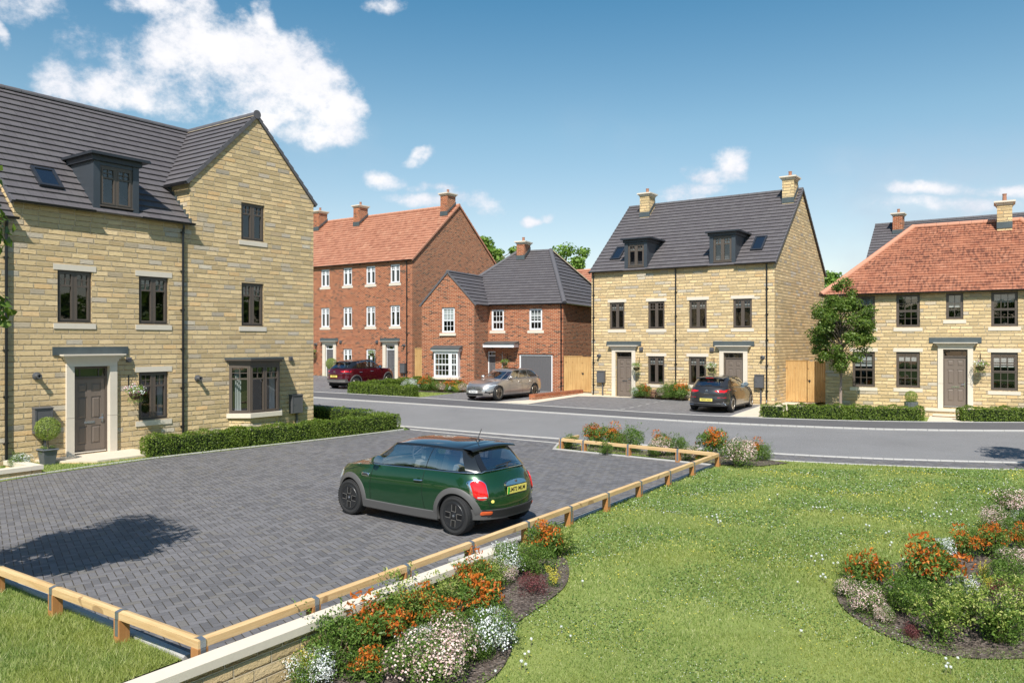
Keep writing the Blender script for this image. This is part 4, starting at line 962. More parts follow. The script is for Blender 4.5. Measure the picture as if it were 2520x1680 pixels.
# ---- stone house at the right with the red hipped roof
def right_house():
    P = empty('stone_house', (17.461, 32.0, 0), R_(-31.5))
    tag(P, 'buff stone house at the right with a mottled red hipped roof', 'house')
    W_ = [(-3.42, -2.53, 3.69, 5.03, 'sash', {'blind': .3}), (-1.72, -.84, 3.69, 5.05, 'sash', {'blind': .10}), (.10, .71, 3.99, 5.05, 'small', {'blind': .5}), (1.66, 2.55, 3.69, 5.05, 'sash', {'blind': .3}),
          (-3.41, -2.53, 1.18, 2.67, 'sash', {'blind': .40}), (-1.72, -.84, 1.19, 2.67, 'sash', {'blind': .22}), (1.65, 2.55, 1.18, 2.67, 'sash', {'blind': .36}), (3.9, 4.8, 3.69, 5.03, 'sash', {}), (3.9, 4.8, 1.18, 2.67, 'sash', {})]
    m = MB(); wall_mesh(m, -4.5, 5.8, -.3, 5.12, [hole(w) for w in W_]+[(-.02, .86, .42, 2.78)], reveal=.12)
    side_wall(m, -4.5, 0, 9, -.3, 5.12, flip=True); side_wall(m, 5.8, 0, 9, -.3, 5.12); wall_mesh(m, -4.5, 5.8, -.3, 5.12, y=9)
    m.build('wall', 'stone_wall', P)
    for x0, x1, z0, z1, st, kw in W_: window(P, x0, x1, z0, z1, st, 'taupe_frame', lintel=z0 < 3, **kw)
    e = .15; ez, rz = 5.10, 8.38; ra, rb = (-1.42, 4.5), (2.73, 4.5)
    r = MB()
    c = [(-4.5-e, -e, ez), (5.8+e, -e, ez), (rb[0], rb[1], rz), (ra[0], ra[1], rz)]; roof_plane(r, c, c[0], c[1], g=.205, lip=.034)
    c = [(5.8+e, -e, ez), (5.8+e, 9+e, ez), (rb[0], rb[1], rz)]; roof_plane(r, c, c[0], c[1], g=.205, lip=.034)
    c = [(-4.5-e, 9+e, ez), (-4.5-e, -e, ez), (ra[0], ra[1], rz)]; roof_plane(r, c, c[0], c[1], g=.205, lip=.034)
    c = [(5.8+e, 9+e, ez), (-4.5-e, 9+e, ez), (ra[0], ra[1], rz), (rb[0], rb[1], rz)]; roof_plane(r, c, c[0], c[1], g=.205, lip=.034)
    rf = r.build('roof', 'clay_tile', P); q = MB()
    for a, b in (((ra[0], ra[1], rz), (rb[0], rb[1], rz)), ((-4.5-e, -e, ez+.02), (ra[0], ra[1], rz+.02)), ((5.8+e, -e, ez+.02), (rb[0], rb[1], rz+.02)), ((-4.5-e, 9+e, ez+.02), (ra[0], ra[1], rz+.02))): ridge_tiles(q, a, b, r=.12)
    q.build('ridge', 'ridge_red', rf)
    gutter(P, (-4.5-e, -e-.06, 5.12), (5.8+e, -e-.06, 5.12)); gutter(P, (-4.5-e-.06, 9, 5.12), (-4.5-e-.06, -e, 5.12))
    c = chimney(P, 2.14, 4.15, 7.6, 8.98, .56, .8, 'stone_wall', pot=.36); MB().box(1.85, 2.43, 3.72, 3.76, 7.98, 8.26).build('lead_flashing', 'lead', c)
    portico(P, .0, .86, .40, 2.78, 3.06, w=.19, jz=1.40, flash=(-.51, 1.34)); door(P, .04, .82, .46, 2.46, 2.76, 'taupe_door', 'taupe_frame', y=.10)
    m = MB()
    def stp(x0, x1, y0, z0, z1):
        m.poly([(x0, y0, z0), (x1, y0, z0), (x1, y0, z1), (x0, y0, z1)], uv=[(x0, z0+.02), (x1, z0+.02), (x1, z1+.02), (x0, z1+.02)])
        for xx in (x0, x1): m.poly([(xx, y0, z0), (xx, 0, z0), (xx, 0, z1), (xx, y0, z1)], uv=[(y0, z0+.02), (0, z0+.02), (0, z1+.02), (y0, z1+.02)])
    stp(-.62, 1.5, -.95, .0, .34); stp(-.28, 1.2, -1.32, .0, .19); m.build('step_base', 'stone_wall', P)
    MB().box(-.64, 1.52, -.98, 0, .341, .395).box(-.30, 1.22, -1.35, -.95, .191, .24).build('door_step', 'flag_stone', P)
right_house()

# ---- houses farther back, of which roofs and chimneys show
def back_house(loc, rot, L, D, ez, rz, wallm, roofm, ridgem, label, chim=None):
    P = empty('brick_house' if wallm == 'brick_wall' else 'stone_house', loc, R_(rot)); tag(P, label, 'house')
    m = MB(); holes = [(a, a+.8, z, z+1.25) for a in np.arange(1, L-1.2, 2.3) for z in (1.0, 3.7) if z+1.4 < ez]; holes = [tuple(map(float, h)) for h in holes]
    wall_mesh(m, 0, L, -.5, ez, holes); side_wall(m, 0, 0, D, -.5, ez, (D/2, rz-.04), flip=True); side_wall(m, L, 0, D, -.5, ez, (D/2, rz-.04)); wall_mesh(m, 0, L, -.5, ez, y=D)
    m.build('wall', wallm, P)
    for h in holes: window(P, *h, 'case2', 'white_frame' if wallm == 'brick_wall' else 'taupe_frame')
    r = MB(); A = [(-.08, -.12, ez-.05), (L+.08, -.12, ez-.05), (L+.08, D/2, rz), (-.08, D/2, rz)]; roof_plane(r, A, A[0], A[1])
    B_ = [(L+.08, D+.12, ez-.05), (-.08, D+.12, ez-.05), (-.08, D/2, rz), (L+.08, D/2, rz)]; roof_plane(r, B_, B_[0], B_[1])
    rf = r.build('roof', roofm, P); q = MB(); ridge_tiles(q, (-.08, D/2, rz), (L+.08, D/2, rz)); q.build('ridge', ridgem, rf)
    gutter(P, (-.1, -.17, ez-.02), (L+.1, -.17, ez-.02))
    for x in chim or (): 
        c = chimney(P, x, D/2-.55, rz-1.0, rz+.35, .55, .75, 'brick_wall'); MB().box(x-.29, x+.29, D/2-.95, D/2-.92, rz-.75, rz-.5).build('lead_flashing', 'lead', c)
    return P
back_house((20.49, 46.3, 0), -34.9, 12, 9, 6.6, 10.45, 'brick_wall', 'slate_tile', 'ridge_grey', 'grey tiled roof with a red brick chimney standing behind the red roofed stone house', chim=(1.35,))
back_house((22.7, 63, 0), 55.1, 10, 9, 4.6, 8.5, 'stone_wall', 'slate_tile', 'ridge_grey', 'small piece of grey tiled roof just behind the right wall of the paired town houses')
back_house((-.4, 60, 0), -34.9, 9, 8, 5.6, 8.55, 'brick_wall', 'red_tile', 'ridge_red', 'distant red tiled roof peeping out between the garage house and the town houses')

# ------------------------------------------------------------------ timber rails, low walls, gates
NEAR_BED = [('w', -0.05, 10.7, 0.23, 1), ('o', 0.44, 11.42, 0.23, 1), ('v', 0.72, 11.49, 0.19, 1), ('g', 0.34, 10.71, 0.18, 1), ('p', -0.15, 10.62, 0.15, 1), ('y', 0.05, 10.93, 0.12, 1), ('y', 0.54, 10.26, 0.12, 1), ('u', 0.26, 10.06, 0.16, 1), ('v', -0.55, 10.01, 0.17, 1), ('o', -0.53, 10.05, 0.17, 1.3), ('v', -0.28, 10.08, 0.18, 1), ('p', -0.09, 10.41, 0.12, 1), ('v', -1.21, 8.96, 0.26, 1), ('o', -1.24, 9.0, 0.16, 1.3), ('v', -0.85, 9.53, 0.21, 1), ('u', -1.05, 9.33, 0.11, 1.3), ('g', -1.27, 8.99, 0.14, 1.3), ('o', -1.42, 8.51, 0.28, 1), ('o', -0.87, 9.01, 0.2, 1), ('o', -0.42, 9.37, 0.23, 1), ('w', -0.24, 8.55, 0.25, 1), ('w', -1.0, 8.71, 0.13, 1), ('p', -0.59, 8.26, 0.25, 1), ('p', -0.92, 7.8, 0.28, 1), ('g', -1.81, 8.09, 0.27, 1), ('y', -2.06, 7.84, 0.12, 1.3), ('w', -2.01, 7.82, 0.18, 1), ('o', -1.46, 7.94, 0.15, 1), ('g', -0.33, 8.49, 0.15, 1), ('p', -1.04, 9.37, 0.09, 1.3), ('g', -0.33, 10.38, 0.12, 1.3), ('p', -0.11, 9.17, 0.1, 1)]
RIGHT_BED = [('p', 9.0, 14.24, 0.25), ('p', 7.99, 13.0, 0.19), ('w', 8.5, 13.24, 0.13), ('g', 7.71, 12.29, 0.17), ('o', 6.52, 11.32, 0.17), ('o', 6.93, 11.38, 0.2), ('o', 7.48, 11.72, 0.14), ('w', 6.12, 11.28, 0.16), ('o', 6.07, 11.31, 0.07), ('w', 5.46, 10.78, 0.1), ('o', 4.57, 10.05, 0.21), ('p', 4.23, 9.99, 0.13), ('p', 4.3, 9.51, 0.18), ('p', 4.38, 9.26, 0.1), ('v', 4.54, 10.53, 0.15), ('y', 4.95, 10.64, 0.1), ('y', 5.12, 10.37, 0.11), ('o', 5.4, 10.05, 0.3), ('w', 5.66, 9.95, 0.14), ('y', 6.25, 10.51, 0.13), ('y', 6.07, 10.02, 0.11), ('p', 6.91, 10.91, 0.17), ('g', 6.42, 10.19, 0.22), ('u', 6.11, 9.73, 0.17), ('g', 4.71, 9.45, 0.22), ('g', 5.04, 9.57, 0.18), ('v', 4.76, 8.8, 0.26), ('u', 4.5, 8.92, 0.1), ('v', 5.29, 9.2, 0.22), ('v', 5.4, 8.78, 0.3), ('p', 6.02, 9.52, 0.14), ('g', 5.27, 9.47, 0.15), ('g', 5.89, 10.79, 0.15)]
FAR_BED = [('g', 1.69, 22.63, 0.19), ('o', 2.4, 23.08, 0.27), ('o', 2.8, 22.83, 0.26), ('o', 3.05, 22.66, 0.17), ('g', 3.3, 22.11, 0.35), ('o', 4.15, 21.97, 0.22), ('p', 4.07, 21.33, 0.25), ('g', 4.48, 21.38, 0.24), ('p', 4.59, 20.47, 0.19), ('g', 3.78, 21.12, 0.16), ('o', 5.35, 21.2, 0.32), ('p', 5.55, 19.53, 0.36), ('o', 6.26, 20.62, 0.24), ('g', 6.53, 20.45, 0.19), ('o', 4.77, 20.07, 0.11), ('g', 2.58, 21.48, 0.16)]
GARAGE_BED = [('w', -5.76, 43.9, 0.32), ('w', -5.24, 43.66, 0.31), ('o', -4.67, 43.4, 0.37), ('g', -4.16, 43.17, 0.29), ('p', -3.83, 42.78, 0.26), ('y', -3.55, 42.72, 0.17), ('o', -3.46, 42.85, 0.27), ('o', -2.98, 42.63, 0.3), ('w', -3.25, 42.76, 0.25), ('y', -2.88, 42.25, 0.2), ('p', -2.56, 42.44, 0.25), ('g', -5.03, 43.56, 0.27)]
TOWN_BED = [('w', 6.09, 38.89, 0.25), ('o', 6.51, 38.6, 0.26), ('g', 6.3, 38.74, 0.29), ('y', 6.64, 38.51, 0.14), ('u', 6.92, 38.31, 0.22), ('g', 7.46, 37.93, 0.37), ('p', 7.19, 38.12, 0.24), ('o', 8.03, 37.54, 0.32), ('g', 7.78, 37.71, 0.29)]
DANDELIONS = [(5.8, 14.93), (5.47, 14.37), (5.54, 14.37), (5.63, 14.42), (5.66, 14.31), (5.69, 14.1), (5.67, 13.55), (5.8, 12.95), (5.84, 12.91), (5.17, 12.41), (7.04, 14.18), (7.16, 14.26), (7.25, 14.0), (7.25, 13.7), (7.34, 13.75), (7.36, 13.6), (6.96, 13.3), (7.68, 13.95), (7.84, 14.1), (8.0, 14.21), (8.03, 14.1), (7.64, 13.75), (7.94, 14.78), (7.66, 14.33), (5.87, 12.41), (5.97, 12.53), (5.62, 11.75), (5.68, 11.82), (4.25, 11.21), (4.37, 11.34), (4.24, 11.06), (4.4, 11.23), (4.36, 11.1), (4.46, 10.96), (4.51, 10.93), (4.64, 10.96), (4.09, 10.48), (4.13, 10.5), (4.13, 10.42), (5.5, 11.11), (3.73, 10.31), (3.26, 8.9), (4.54, 8.27), (4.51, 8.18), (4.43, 8.07), (4.48, 8.07), (4.68, 8.29), (9.51, 16.1), (9.77, 16.01), (9.78, 15.88), (2.68, 13.98), (3.55, 13.73), (3.46, 13.64), (3.36, 13.62), (3.51, 13.51), (3.47, 13.32), (3.44, 13.18), (3.48, 13.2), (5.22, 15.54), (4.93, 15.11), (4.19, 14.09), (0.92, 10.29), (0.56, 9.02), (0.65, 8.81), (0.21, 8.69), (0.18, 8.41), (0.14, 8.38), (0.1, 8.18), (0.14, 8.13), (-0.17, 8.0)]
def knee_rail():
    P = empty('knee_rail_fence', (-2.91, 7.36, 0), 0); tag(P, 'low pale timber knee rail fence with galvanised straps running round the parking court', 'fence')
    O = Vector((-2.91, 7.36, 0)); hgt = .345
    runs = [([(-10.7, 12.75), (-2.91, 7.36)], None), ([(-2.91, 7.36), (5.11, 19.60)], None), ([(5.11, 19.60), (1.41, 22.57)], None), ([(1.41, 22.57), (1.95, 23.35)], None)]
    D_ = [Vector(((b[0]-a[0]), (b[1]-a[1]), 0)).normalized() for (a, b), _ in runs]
    for i, ((a, b), _) in enumerate(runs):
        d = D_[i]; n = Vector((-d.y, d.x, 0)); A = Vector((*a, 0))-O; B = Vector((*b, 0))-O; L = (B-A).length
        # diamond-set rail: a square timber with its top face slightly canted, mitred at the corners
        def cut(end, other, sgn):
            if other is None: return [0]*4
            return None
        w = .048; prof = [(-w, hgt-.085), (w, hgt-.085), (w, hgt-.012), (0, hgt), (-w, hgt-.012)]
        def mit(P0, dn, sign):       # mitre plane through the corner post
            out = []
            for p, q in prof:
                base = P0+n*p; 
                if dn is None: out.append(base+Vector((0, 0, q))); continue
                m = (d+dn).normalized() if sign > 0 else (d+dn).normalized()
                s_ = -(n*p).dot(m)/d.dot(m); out.append(base+d*s_+Vector((0, 0, q)))
            return out
        dn1 = D_[i+1] if i+1 < len(runs) else None; dn0 = D_[i-1] if i > 0 else None
        # rails run in bays between posts
        RA = mit(A, dn0, -1); RB = mit(B, dn1, 1); mb = MB()
        M = Matrix.Rotation(math.atan2(d.y, d.x), 4, 'Z'); Mi = M.inverted()
        ra = [Mi @ (p-A) for p in RA]; rb = [Mi @ (p-A) for p in RB]
        mb.poly(ra[::-1]); mb.poly(rb)
        for k in range(5): mb.poly([ra[k], ra[(k+1) % 5], rb[(k+1) % 5], rb[k]])
        r = mb.build('rail', 'rail_wood', P); r.location = A; r.rotation_euler = (0, 0, math.atan2(d.y, d.x))
    dl = D_[1]; posts = [(D_[0], Vector((-2.91, 7.36, 0))-D_[0]*t_) for t_ in (1.34, 2.72, 4.15, 5.55, 7.0)]
    posts += [(dl, Vector((-2.91, 7.36, 0))+dl*t_) for t_ in (0, 1.4, 2.9, 4.25, 5.7, 7.05, 8.45, 9.9, 11.4, 12.85, 14.60)]
    posts += [(D_[2], Vector((5.11, 19.6, 0))+D_[2]*t_) for t_ in (1.08, 2.54, 3.97, 4.74)]
    for k, (d, p) in enumerate(posts):
        a = math.atan2(d.y, d.x); mb = MB(); mb.box(-.055, .055, -.055, .055, -.25, hgt-.086); q = mb.build('post', 'post_wood', P); q.location = p-O; q.rotation_euler = (0, 0, a)
        s_ = MB(); s_.box(-.027, .027, -.058, -.055, .09, hgt-.08).box(-.027, .027, -.058, -.0495, hgt-.09, hgt-.008).box(-.027, .027, .0495, .056, hgt-.30, hgt-.008)
        s_.prism([(-.027, -.056, hgt-.010), (-.027, 0, hgt+.003), (-.027, .056, hgt-.010), (-.027, .056, hgt-.006), (-.027, 0, hgt+.008), (-.027, -.056, hgt-.006)], (.054, 0, 0))
        s_.build('strap', 'galvanised', q)
knee_rail()

def low_wall():
    P = empty('retaining_wall', (-.30, 11.0, 0), math.atan2(.826, .5637)); tag(P, 'low stone retaining wall with pale coping beside the front flower bed', 'wall')
    # local x points away from the camera along the wall; the wall runs towards -x; right side is -y
    m = MB(); L = 9.5
    m.poly([(-L, -.18, -.9), (0, -.18, -.9), (0, -.18, .150), (-L, -.18, .150)], uv=[(-L*1.15, -.9*1.2+.03), (0, -.9*1.2+.03), (0, .150*1.2+.03), (-L*1.15, .150*1.2+.03)])
    m.poly([(0, -.18, -.9), (0, -.02, -.9), (0, -.02, .15), (0, -.18, .15)]); m.poly([(-L, -.02, -.9), (0, -.02, -.9), (0, -.02, .15), (-L, -.02, .15)])
    m.build('wall', 'stone_wall', P)
    c = MB(); x = 0.0; 
    for l in (3.05, 3.0, 3.2): c.box(x-l+.004, x-.002, -.215, .0, .150, .232); x -= l
    c.build('coping', 'cast_stone', P)
low_wall()
def planter_wall():
    P = empty('planter_wall', (-10.95, 18.45, 0), R_(55.1)); tag(P, 'small stone planter wall with pale coping left of the front door step', 'wall')
    m = MB(); m.box(-3.0, -.26, -.02, .18, -.1, .13); m.box(-.24, -.04, -.02, 1.35, -.1, .13); m.build('wall', 'stone_wall', P)
    c = MB(); c.box(-3.0, -.265, -.05, .21, .13, .225); c.box(-.26, -.01, -.055, 1.42, .131, .232); c.build('coping', 'cast_stone', P)
planter_wall()
def brick_edge():
    a = Vector((.95, 37.80, 0)); b = Vector((3.60, 41.5, 0)); d = b-a
    P = empty('low_brick_wall', (a.x, a.y, H(a.y)+.10), math.atan2(d.y, d.x)); tag(P, 'knee low red brick wall between the garage drive and the pale path', 'wall')
    m = MB(); L = d.length
    m.box(0, L, -.16, .16, -.1, .12); m.build('wall', 'brick_wall', P)
    c = MB(); x = 0
    while x < L-.05: c.box(x+.004, x+.071, -.165, .165, .121, .235); x += .076
    c.build('coping', 'brick_paver', P)
brick_edge()
def gate(loc, rot, parts, h, label, post=True, zl=.0):
    """parts: (x0, x1, kind) kind 'b' = boarded fence, 'g' = gate leaf"""
    P = empty('timber_gate', loc, R_(rot)); tag(P, label, 'gate')
    for x0, x1, kind in parts:
        m = MB(); x = x0
        w = .098 if kind == 'g' else .12
        while x < x1-.02:
            x2 = min(x+w-.006, x1); m.box(x, x2, 0, .022, .03, h-(.02 if kind == 'g' else 0)); x += w
        if kind == 'b': m.box(x0, x1, -.02, .04, h, h+.03)
        o = m.build('gate_leaf' if kind == 'g' else 'fence_panel', 'fence_wood', P)
        if kind == 'g': 
            xx = x0+.08; MB().lathe([(.05, 0), (.05, -.012), (.04, -.012)], 12, (xx, -.001, h*.52), axis='y').box(xx-.012, xx+.012, -.04, -.01, h*.52-.06, h*.52+.06).build('latch', 'wrought', o)
    for x in sorted({p[0] for p in parts} | {p[1] for p in parts}): MB().box(x-.045, x+.045, .024, .115, -.1, h+.02).build('post', 'fence_wood', P)
gate((2.80, 42.15, H(42)+.08), -27, [(0, .80, 'b'), (.80, .98, 'b'), (.98, 1.55, 'g')], 1.90, 'boarded timber side gate between the garage house and the paired stone houses')
gate((12.72, 36.85, H(37)+.06), -21, [(0, .98, 'b'), (1.0, 2.0, 'g')], 1.92, 'pale timber fence panel and gate right of the paired stone houses, behind the young tree')
gate((-6.0, 48.9, .62), -34.9, [(0, .75, 'b')], 2.05, 'narrow timber gate panel beside the corner of the tall brick terrace')

# ------------------------------------------------------------------ foliage
def leafmesh(name, C, N, L, Wd, mat, parent=None, rnd=None, spread=.55, petal=False):
    """C centres (n,3), N preferred outward normals (n,3); one folded diamond per leaf"""
    n = len(C); C = np.asarray(C, float); N = np.asarray(N, float)+RNG.normal(0, spread, (n, 3)); N /= np.linalg.norm(N, axis=1)[:, None]+1e-9
    A = np.cross(N, RNG.normal(0, 1, (n, 3))); A /= np.linalg.norm(A, axis=1)[:, None]+1e-9; B = np.cross(N, A)
    s = RNG.uniform(.65, 1.25, (n, 1)); l = (L*s if np.isscalar(L) else L[:, None]*s)/2; w = (Wd*s if np.isscalar(Wd) else Wd[:, None]*s)/2
    V = np.empty((n, 4, 3)); V[:, 0] = C-A*l; V[:, 1] = C+B*w+N*w*.35; V[:, 2] = C+A*l; V[:, 3] = C-B*w+N*w*.35
    return rawmesh(name, V.reshape(-1, 3), 4, n, mat, parent, rnd)
def rawmesh(name, V, k, n, mat, parent, rnd=None):
    me = bpy.data.meshes.new(name); me.vertices.add(n*k); me.vertices.foreach_set('co', V.ravel())
    me.loops.add(n*k); me.loops.foreach_set('vertex_index', np.arange(n*k, dtype=np.int32))
    me.polygons.add(n); me.polygons.foreach_set('loop_start', np.arange(0, n*k, k, dtype=np.int32))
    me.update(calc_edges=True)
    at = me.attributes.new('rnd', 'FLOAT', 'FACE'); at.data.foreach_set('value', (RNG.random(n) if rnd is None else rnd).astype(np.float32))
    me.materials.append(MAT[mat]); o = bpy.data.objects.new(name, me); COL.objects.link(o)
    if parent is not None: o.parent = parent
    return o
def lobes(n, nl, r, h, lr, shell=.75, z0=0.0, seed=None):
    """n points on nl overlapping balls that fill a dome of radius r and height h"""
    rg = np.random.default_rng(seed) if seed is not None else RNG
    a = rg.uniform(0, 2*np.pi, nl); q = np.sqrt(rg.uniform(0, 1, nl))*(r-lr*.7); zc = z0+lr*.6+(h-lr*1.5)*np.sqrt(np.clip(1-(q/(r))**2, 0, 1))*rg.uniform(.0, 1.0, nl)
    c = np.stack([q*np.cos(a), q*np.sin(a), zc], 1); lrs = lr*rg.uniform(.75, 1.25, nl)
    k = rg.integers(0, nl, n); d = rg.normal(0, 1, (n, 3)); d[:, 2] += .35; d /= np.linalg.norm(d, axis=1)[:, None]
    rad = lrs[k]*(shell+(1-shell)*rg.random(n)**.5)*rg.uniform(.85, 1.12, n); P = c[k]+d*rad[:, None]
    P[:, 2] = np.maximum(P[:, 2], .01+rg.random(n)*.04); return P, d
def stems(n, r, h, parent, mat='bark', rad=.004):
    m = MB()
    for _ in range(n):
        a = RNG.uniform(0, 6.28); q = RNG.uniform(.3, .95)*r; x, y = q*math.cos(a), q*math.sin(a); zz = h*RNG.uniform(.5, .95)
        m.tube([(x*.08, y*.08, -.03), (x*.5, y*.5, zz*.55), (x, y, zz)], [rad, rad*.8, rad*.4], 4, cap=False)
    return m.build('stems', mat, parent)
def shoots(r, n, m=16):        # stray shoots that break the outline of a shrub
    pts = []
    for _ in range(n):
        a = RNG.uniform(0, 6.28); q = r*RNG.uniform(.5, 1.25); hh = RNG.uniform(.18, .44); t_ = RNG.uniform(.45, 1, m)
        pts.append(np.stack([q*math.cos(a)*t_, q*math.sin(a)*t_, hh*t_**.8], 1)+RNG.normal(0, .008, (m, 3)))
    C = np.concatenate(pts); return C, np.tile([[0, 0, 1.]], (len(C), 1))
def plus(C, N, S): return np.concatenate([C, S[0]]), np.concatenate([N, S[1]])
def proto(kind, v):
    r = .25; P = empty({'w': 'flowering_shrub', 'p': 'flowering_shrub', 'o': 'orange_leaf_shrub', 'v': 'variegated_shrub', 'g': 'green_shrub', 'y': 'yellow_flower_spike', 'u': 'purple_shrub'}[kind], (0, 0, 0))
    if kind in 'wp':
        C, N = lobes(3000, 14, r, .345, .11); C, N = plus(C, N, shoots(r, 22)); leafmesh('foliage', C, N, .020, .010, 'green_leaf', P)
        C, N = lobes(2700, 14, r*.98, .355, .11, .93); k = C[:, 2] > .09; C, N = C[k], N[k]
        leafmesh('flowers', C+N*.002, N, .0145, .0135, 'white_petal' if kind == 'w' else 'pink_petal', P, spread=.35)
    if kind == 'o':
        C, N = lobes(2000, 13, r, .42, .11); N[:, 2] *= .4; C, N = plus(C, N, shoots(r, 14))
        C2, N2 = lobes(1050, 15, r*1.0, .465, .10, .90); k = C2[:, 2] > .17; C2, N2 = C2[k]+[0, 0, .02], N2[k]; N2[:, 2] = 0; n1, n2 = len(C), len(C2)
        leafmesh('foliage', np.concatenate([C, C2]), np.concatenate([N, N2]), np.concatenate([np.full(n1, .038), np.full(n2, .041)]), np.concatenate([np.full(n1, .015), np.full(n2, .017)]), 'orange_tip_leaf', P,
                 rnd=np.concatenate([RNG.uniform(0, .49, n1), RNG.uniform(.51, 1, n2)]))
    if kind == 'g':
        C, N = lobes(4200, 18, r, .40, .09); C, N = plus(C, N, shoots(r, 30)); leafmesh('foliage', C, N, .020, .010, 'green_leaf', P)
    if kind == 'v':
        pts = []; 
        for _ in range(64):
            a = RNG.uniform(0, 6.28); q = r*RNG.uniform(.35, 1.25); hh = RNG.uniform(.20, .46); t_ = RNG.random(38)**.75
            x = q*math.cos(a)*t_; y = q*math.sin(a)*t_; z = hh*(1-(1-t_)**1.8)-.05*t_**4; pts.append(np.stack([x, y, z], 1)+RNG.normal(0, .012, (38, 3)))
        C = np.concatenate(pts); leafmesh('foliage', C, np.tile([[0, 0, 1.]], (len(C), 1)), .021, .012, 'variegated_leaf', P, spread=.8)
        C, N = lobes(700, 9, r*.8, .28, .10); leafmesh('inner_foliage', C, N, .026, .013, 'green_leaf', P)
    if kind == 'y':
        pts = []
        for _ in range(22):
            a = RNG.uniform(0, 6.28); q = r*RNG.uniform(.1, .8); hh = RNG.uniform(.25, .42); t_ = RNG.uniform(.35, 1, 26)
            pts.append(np.stack([q*math.cos(a)*t_, q*math.sin(a)*t_, hh*t_], 1)+RNG.normal(0, .012, (26, 3)))
        C = np.concatenate(pts); leafmesh('flowers', C, np.tile([[0, -.4, .8]], (len(C), 1)), .022, .014, 'yellow_leaf', P, spread=.8)
        C, N = lobes(500, 8, r*.8, .22, .09); leafmesh('foliage', C, N, .026, .010, 'bright_leaf', P)
    if kind == 'u':
        C, N = lobes(2600, 14, r, .33, .10); leafmesh('foliage', C, N, .018, .010, 'purple_leaf', P)
    stems(10 if kind != 'v' else 20, r*.8, .3, P)
    return P
PROTO = {k: [proto(k, 0), proto(k, 1)] for k in 'wpogvyu'}
USED = set()
NAMEC = {'w': ('white flowering mound', 'white', 'flowering shrub'), 'p': ('pink flowering mound', 'pink', 'flowering shrub'), 'o': ('orange tipped leafy shrub', 'orange', 'shrub'), 'g': ('plain green leafy shrub', 'plain green', 'shrub'),
         'v': ('loose yellow green shrub with arching stems', 'arching', 'shrub'), 'y': ('clump of yellow flower spikes', 'yellow', 'flowers'), 'u': ('low dark purple shrub', 'purple', 'shrub')}
ORD = ['nearest', 'second nearest', 'third nearest', 'fourth nearest', 'fifth nearest', 'sixth nearest', 'seventh nearest', 'eighth nearest', 'ninth nearest', 'tenth nearest']
NBP = [(0.0, 11.2), (-1.1, 9.55), (-2.1, 8.1), (-3.9, 5.5), (-3.0, 5.8), (-1.7, 7.15), (-.70, 7.55), (-.22, 7.95), (-.02, 8.5), (.05, 9.2), (.42, 9.8), (.72, 10.4), (.78, 11.2), (.55, 11.75), (.15, 11.8)]
RBP = [(4.22, 10.3), (4.05, 9.75), (4.12, 9.2), (4.35, 8.75), (4.7, 8.45), (5.4, 8.4), (6.4, 8.7), (8, 9.6), (10, 11.8), (10.4, 14.4), (9.2, 14.5), (8.3, 13.7), (7.6, 12.6), (6.8, 11.75), (6.0, 11.4), (5.1, 10.95)]
def plant_bed(lst, where, group, zf):
    cnt = {}
    for k in 'wpogvyu':
        s_ = sorted([q for q in lst if q[0] == k], key=lambda q: q[2])
        for i, (kind, X, Y, r, *hs) in enumerate(s_):
            v = (i+len(lst)) % 2; src_ = PROTO[kind][v]
            if (kind, v) not in USED: o = src_; USED.add((kind, v))
            else: o = copy_tree(src_)
            s = r/.25*1.42; o.location = (X, Y, zf(X, Y)+.01); o.rotation_euler = (0, 0, RNG.uniform(0, 6.28)); q = RNG.uniform(.86, 1.18); o.scale = (s*q, s/q, s*RNG.uniform(.95, 1.15)*(hs[0] if hs else 1))
            nm, adj, cat = NAMEC[kind]
            lab = f'{nm}, {"the only one" if len(s_) == 1 else ORD[min(i, 9)]+" "+adj+" one"} {where}'
            tag(o, lab, cat, group)
bed('mulch_bed', NBP)
bed('mulch_bed', RBP)
sheet('mulch_bed', [(-6.2, 43.9), (-5.1, 43.85), (-2.25, 42.6), (-1.95, 42.1), (-2.5, 41.9), (-5.6, 43.1)], 'mulch', .03)
sheet('mulch_bed', [(5.9, 38.95), (6.2, 39.3), (8.5, 37.75), (8.25, 37.45)], 'mulch', .14)
plant_bed(NEAR_BED, 'along the retaining wall bed', 'shrubs in the bed along the retaining wall', ZL)
RIGHT_BED += [('v', 6.0, 9.05, .24), ('g', 5.5, 8.8, .17), ('p', 7.3, 10.6, .2), ('v', 7.0, 9.95, .25), ('g', 7.6, 11.1, .2), ('o', 8.2, 12.3, .2), ('g', 8.6, 12.9, .2)]
plant_bed(RIGHT_BED, 'in the right lawn bed', 'shrubs in the round bed on the right lawn', ZL)
plant_bed(FAR_BED, 'behind the far knee rail', 'shrubs behind the far knee rail', lambda X, Y: .02)
plant_bed(GARAGE_BED, 'in front of the garage house', 'shrubs in front of the garage house', lambda X, Y: H(Y)+.02)
plant_bed(TOWN_BED, 'below the town house windows', 'shrubs below the paired town houses', lambda X, Y: H(Y)+.13)
plant_bed([('w', -11.78, 18.95, .2)], 'inside the small planter wall', 'planter wall shrubs', lambda X, Y: .0)
for k in PROTO:
    for v in (0, 1):
        if (k, v) not in USED:
            for c in list(PROTO[k][v].children): bpy.data.objects.remove(c)
            bpy.data.objects.remove(PROTO[k][v])

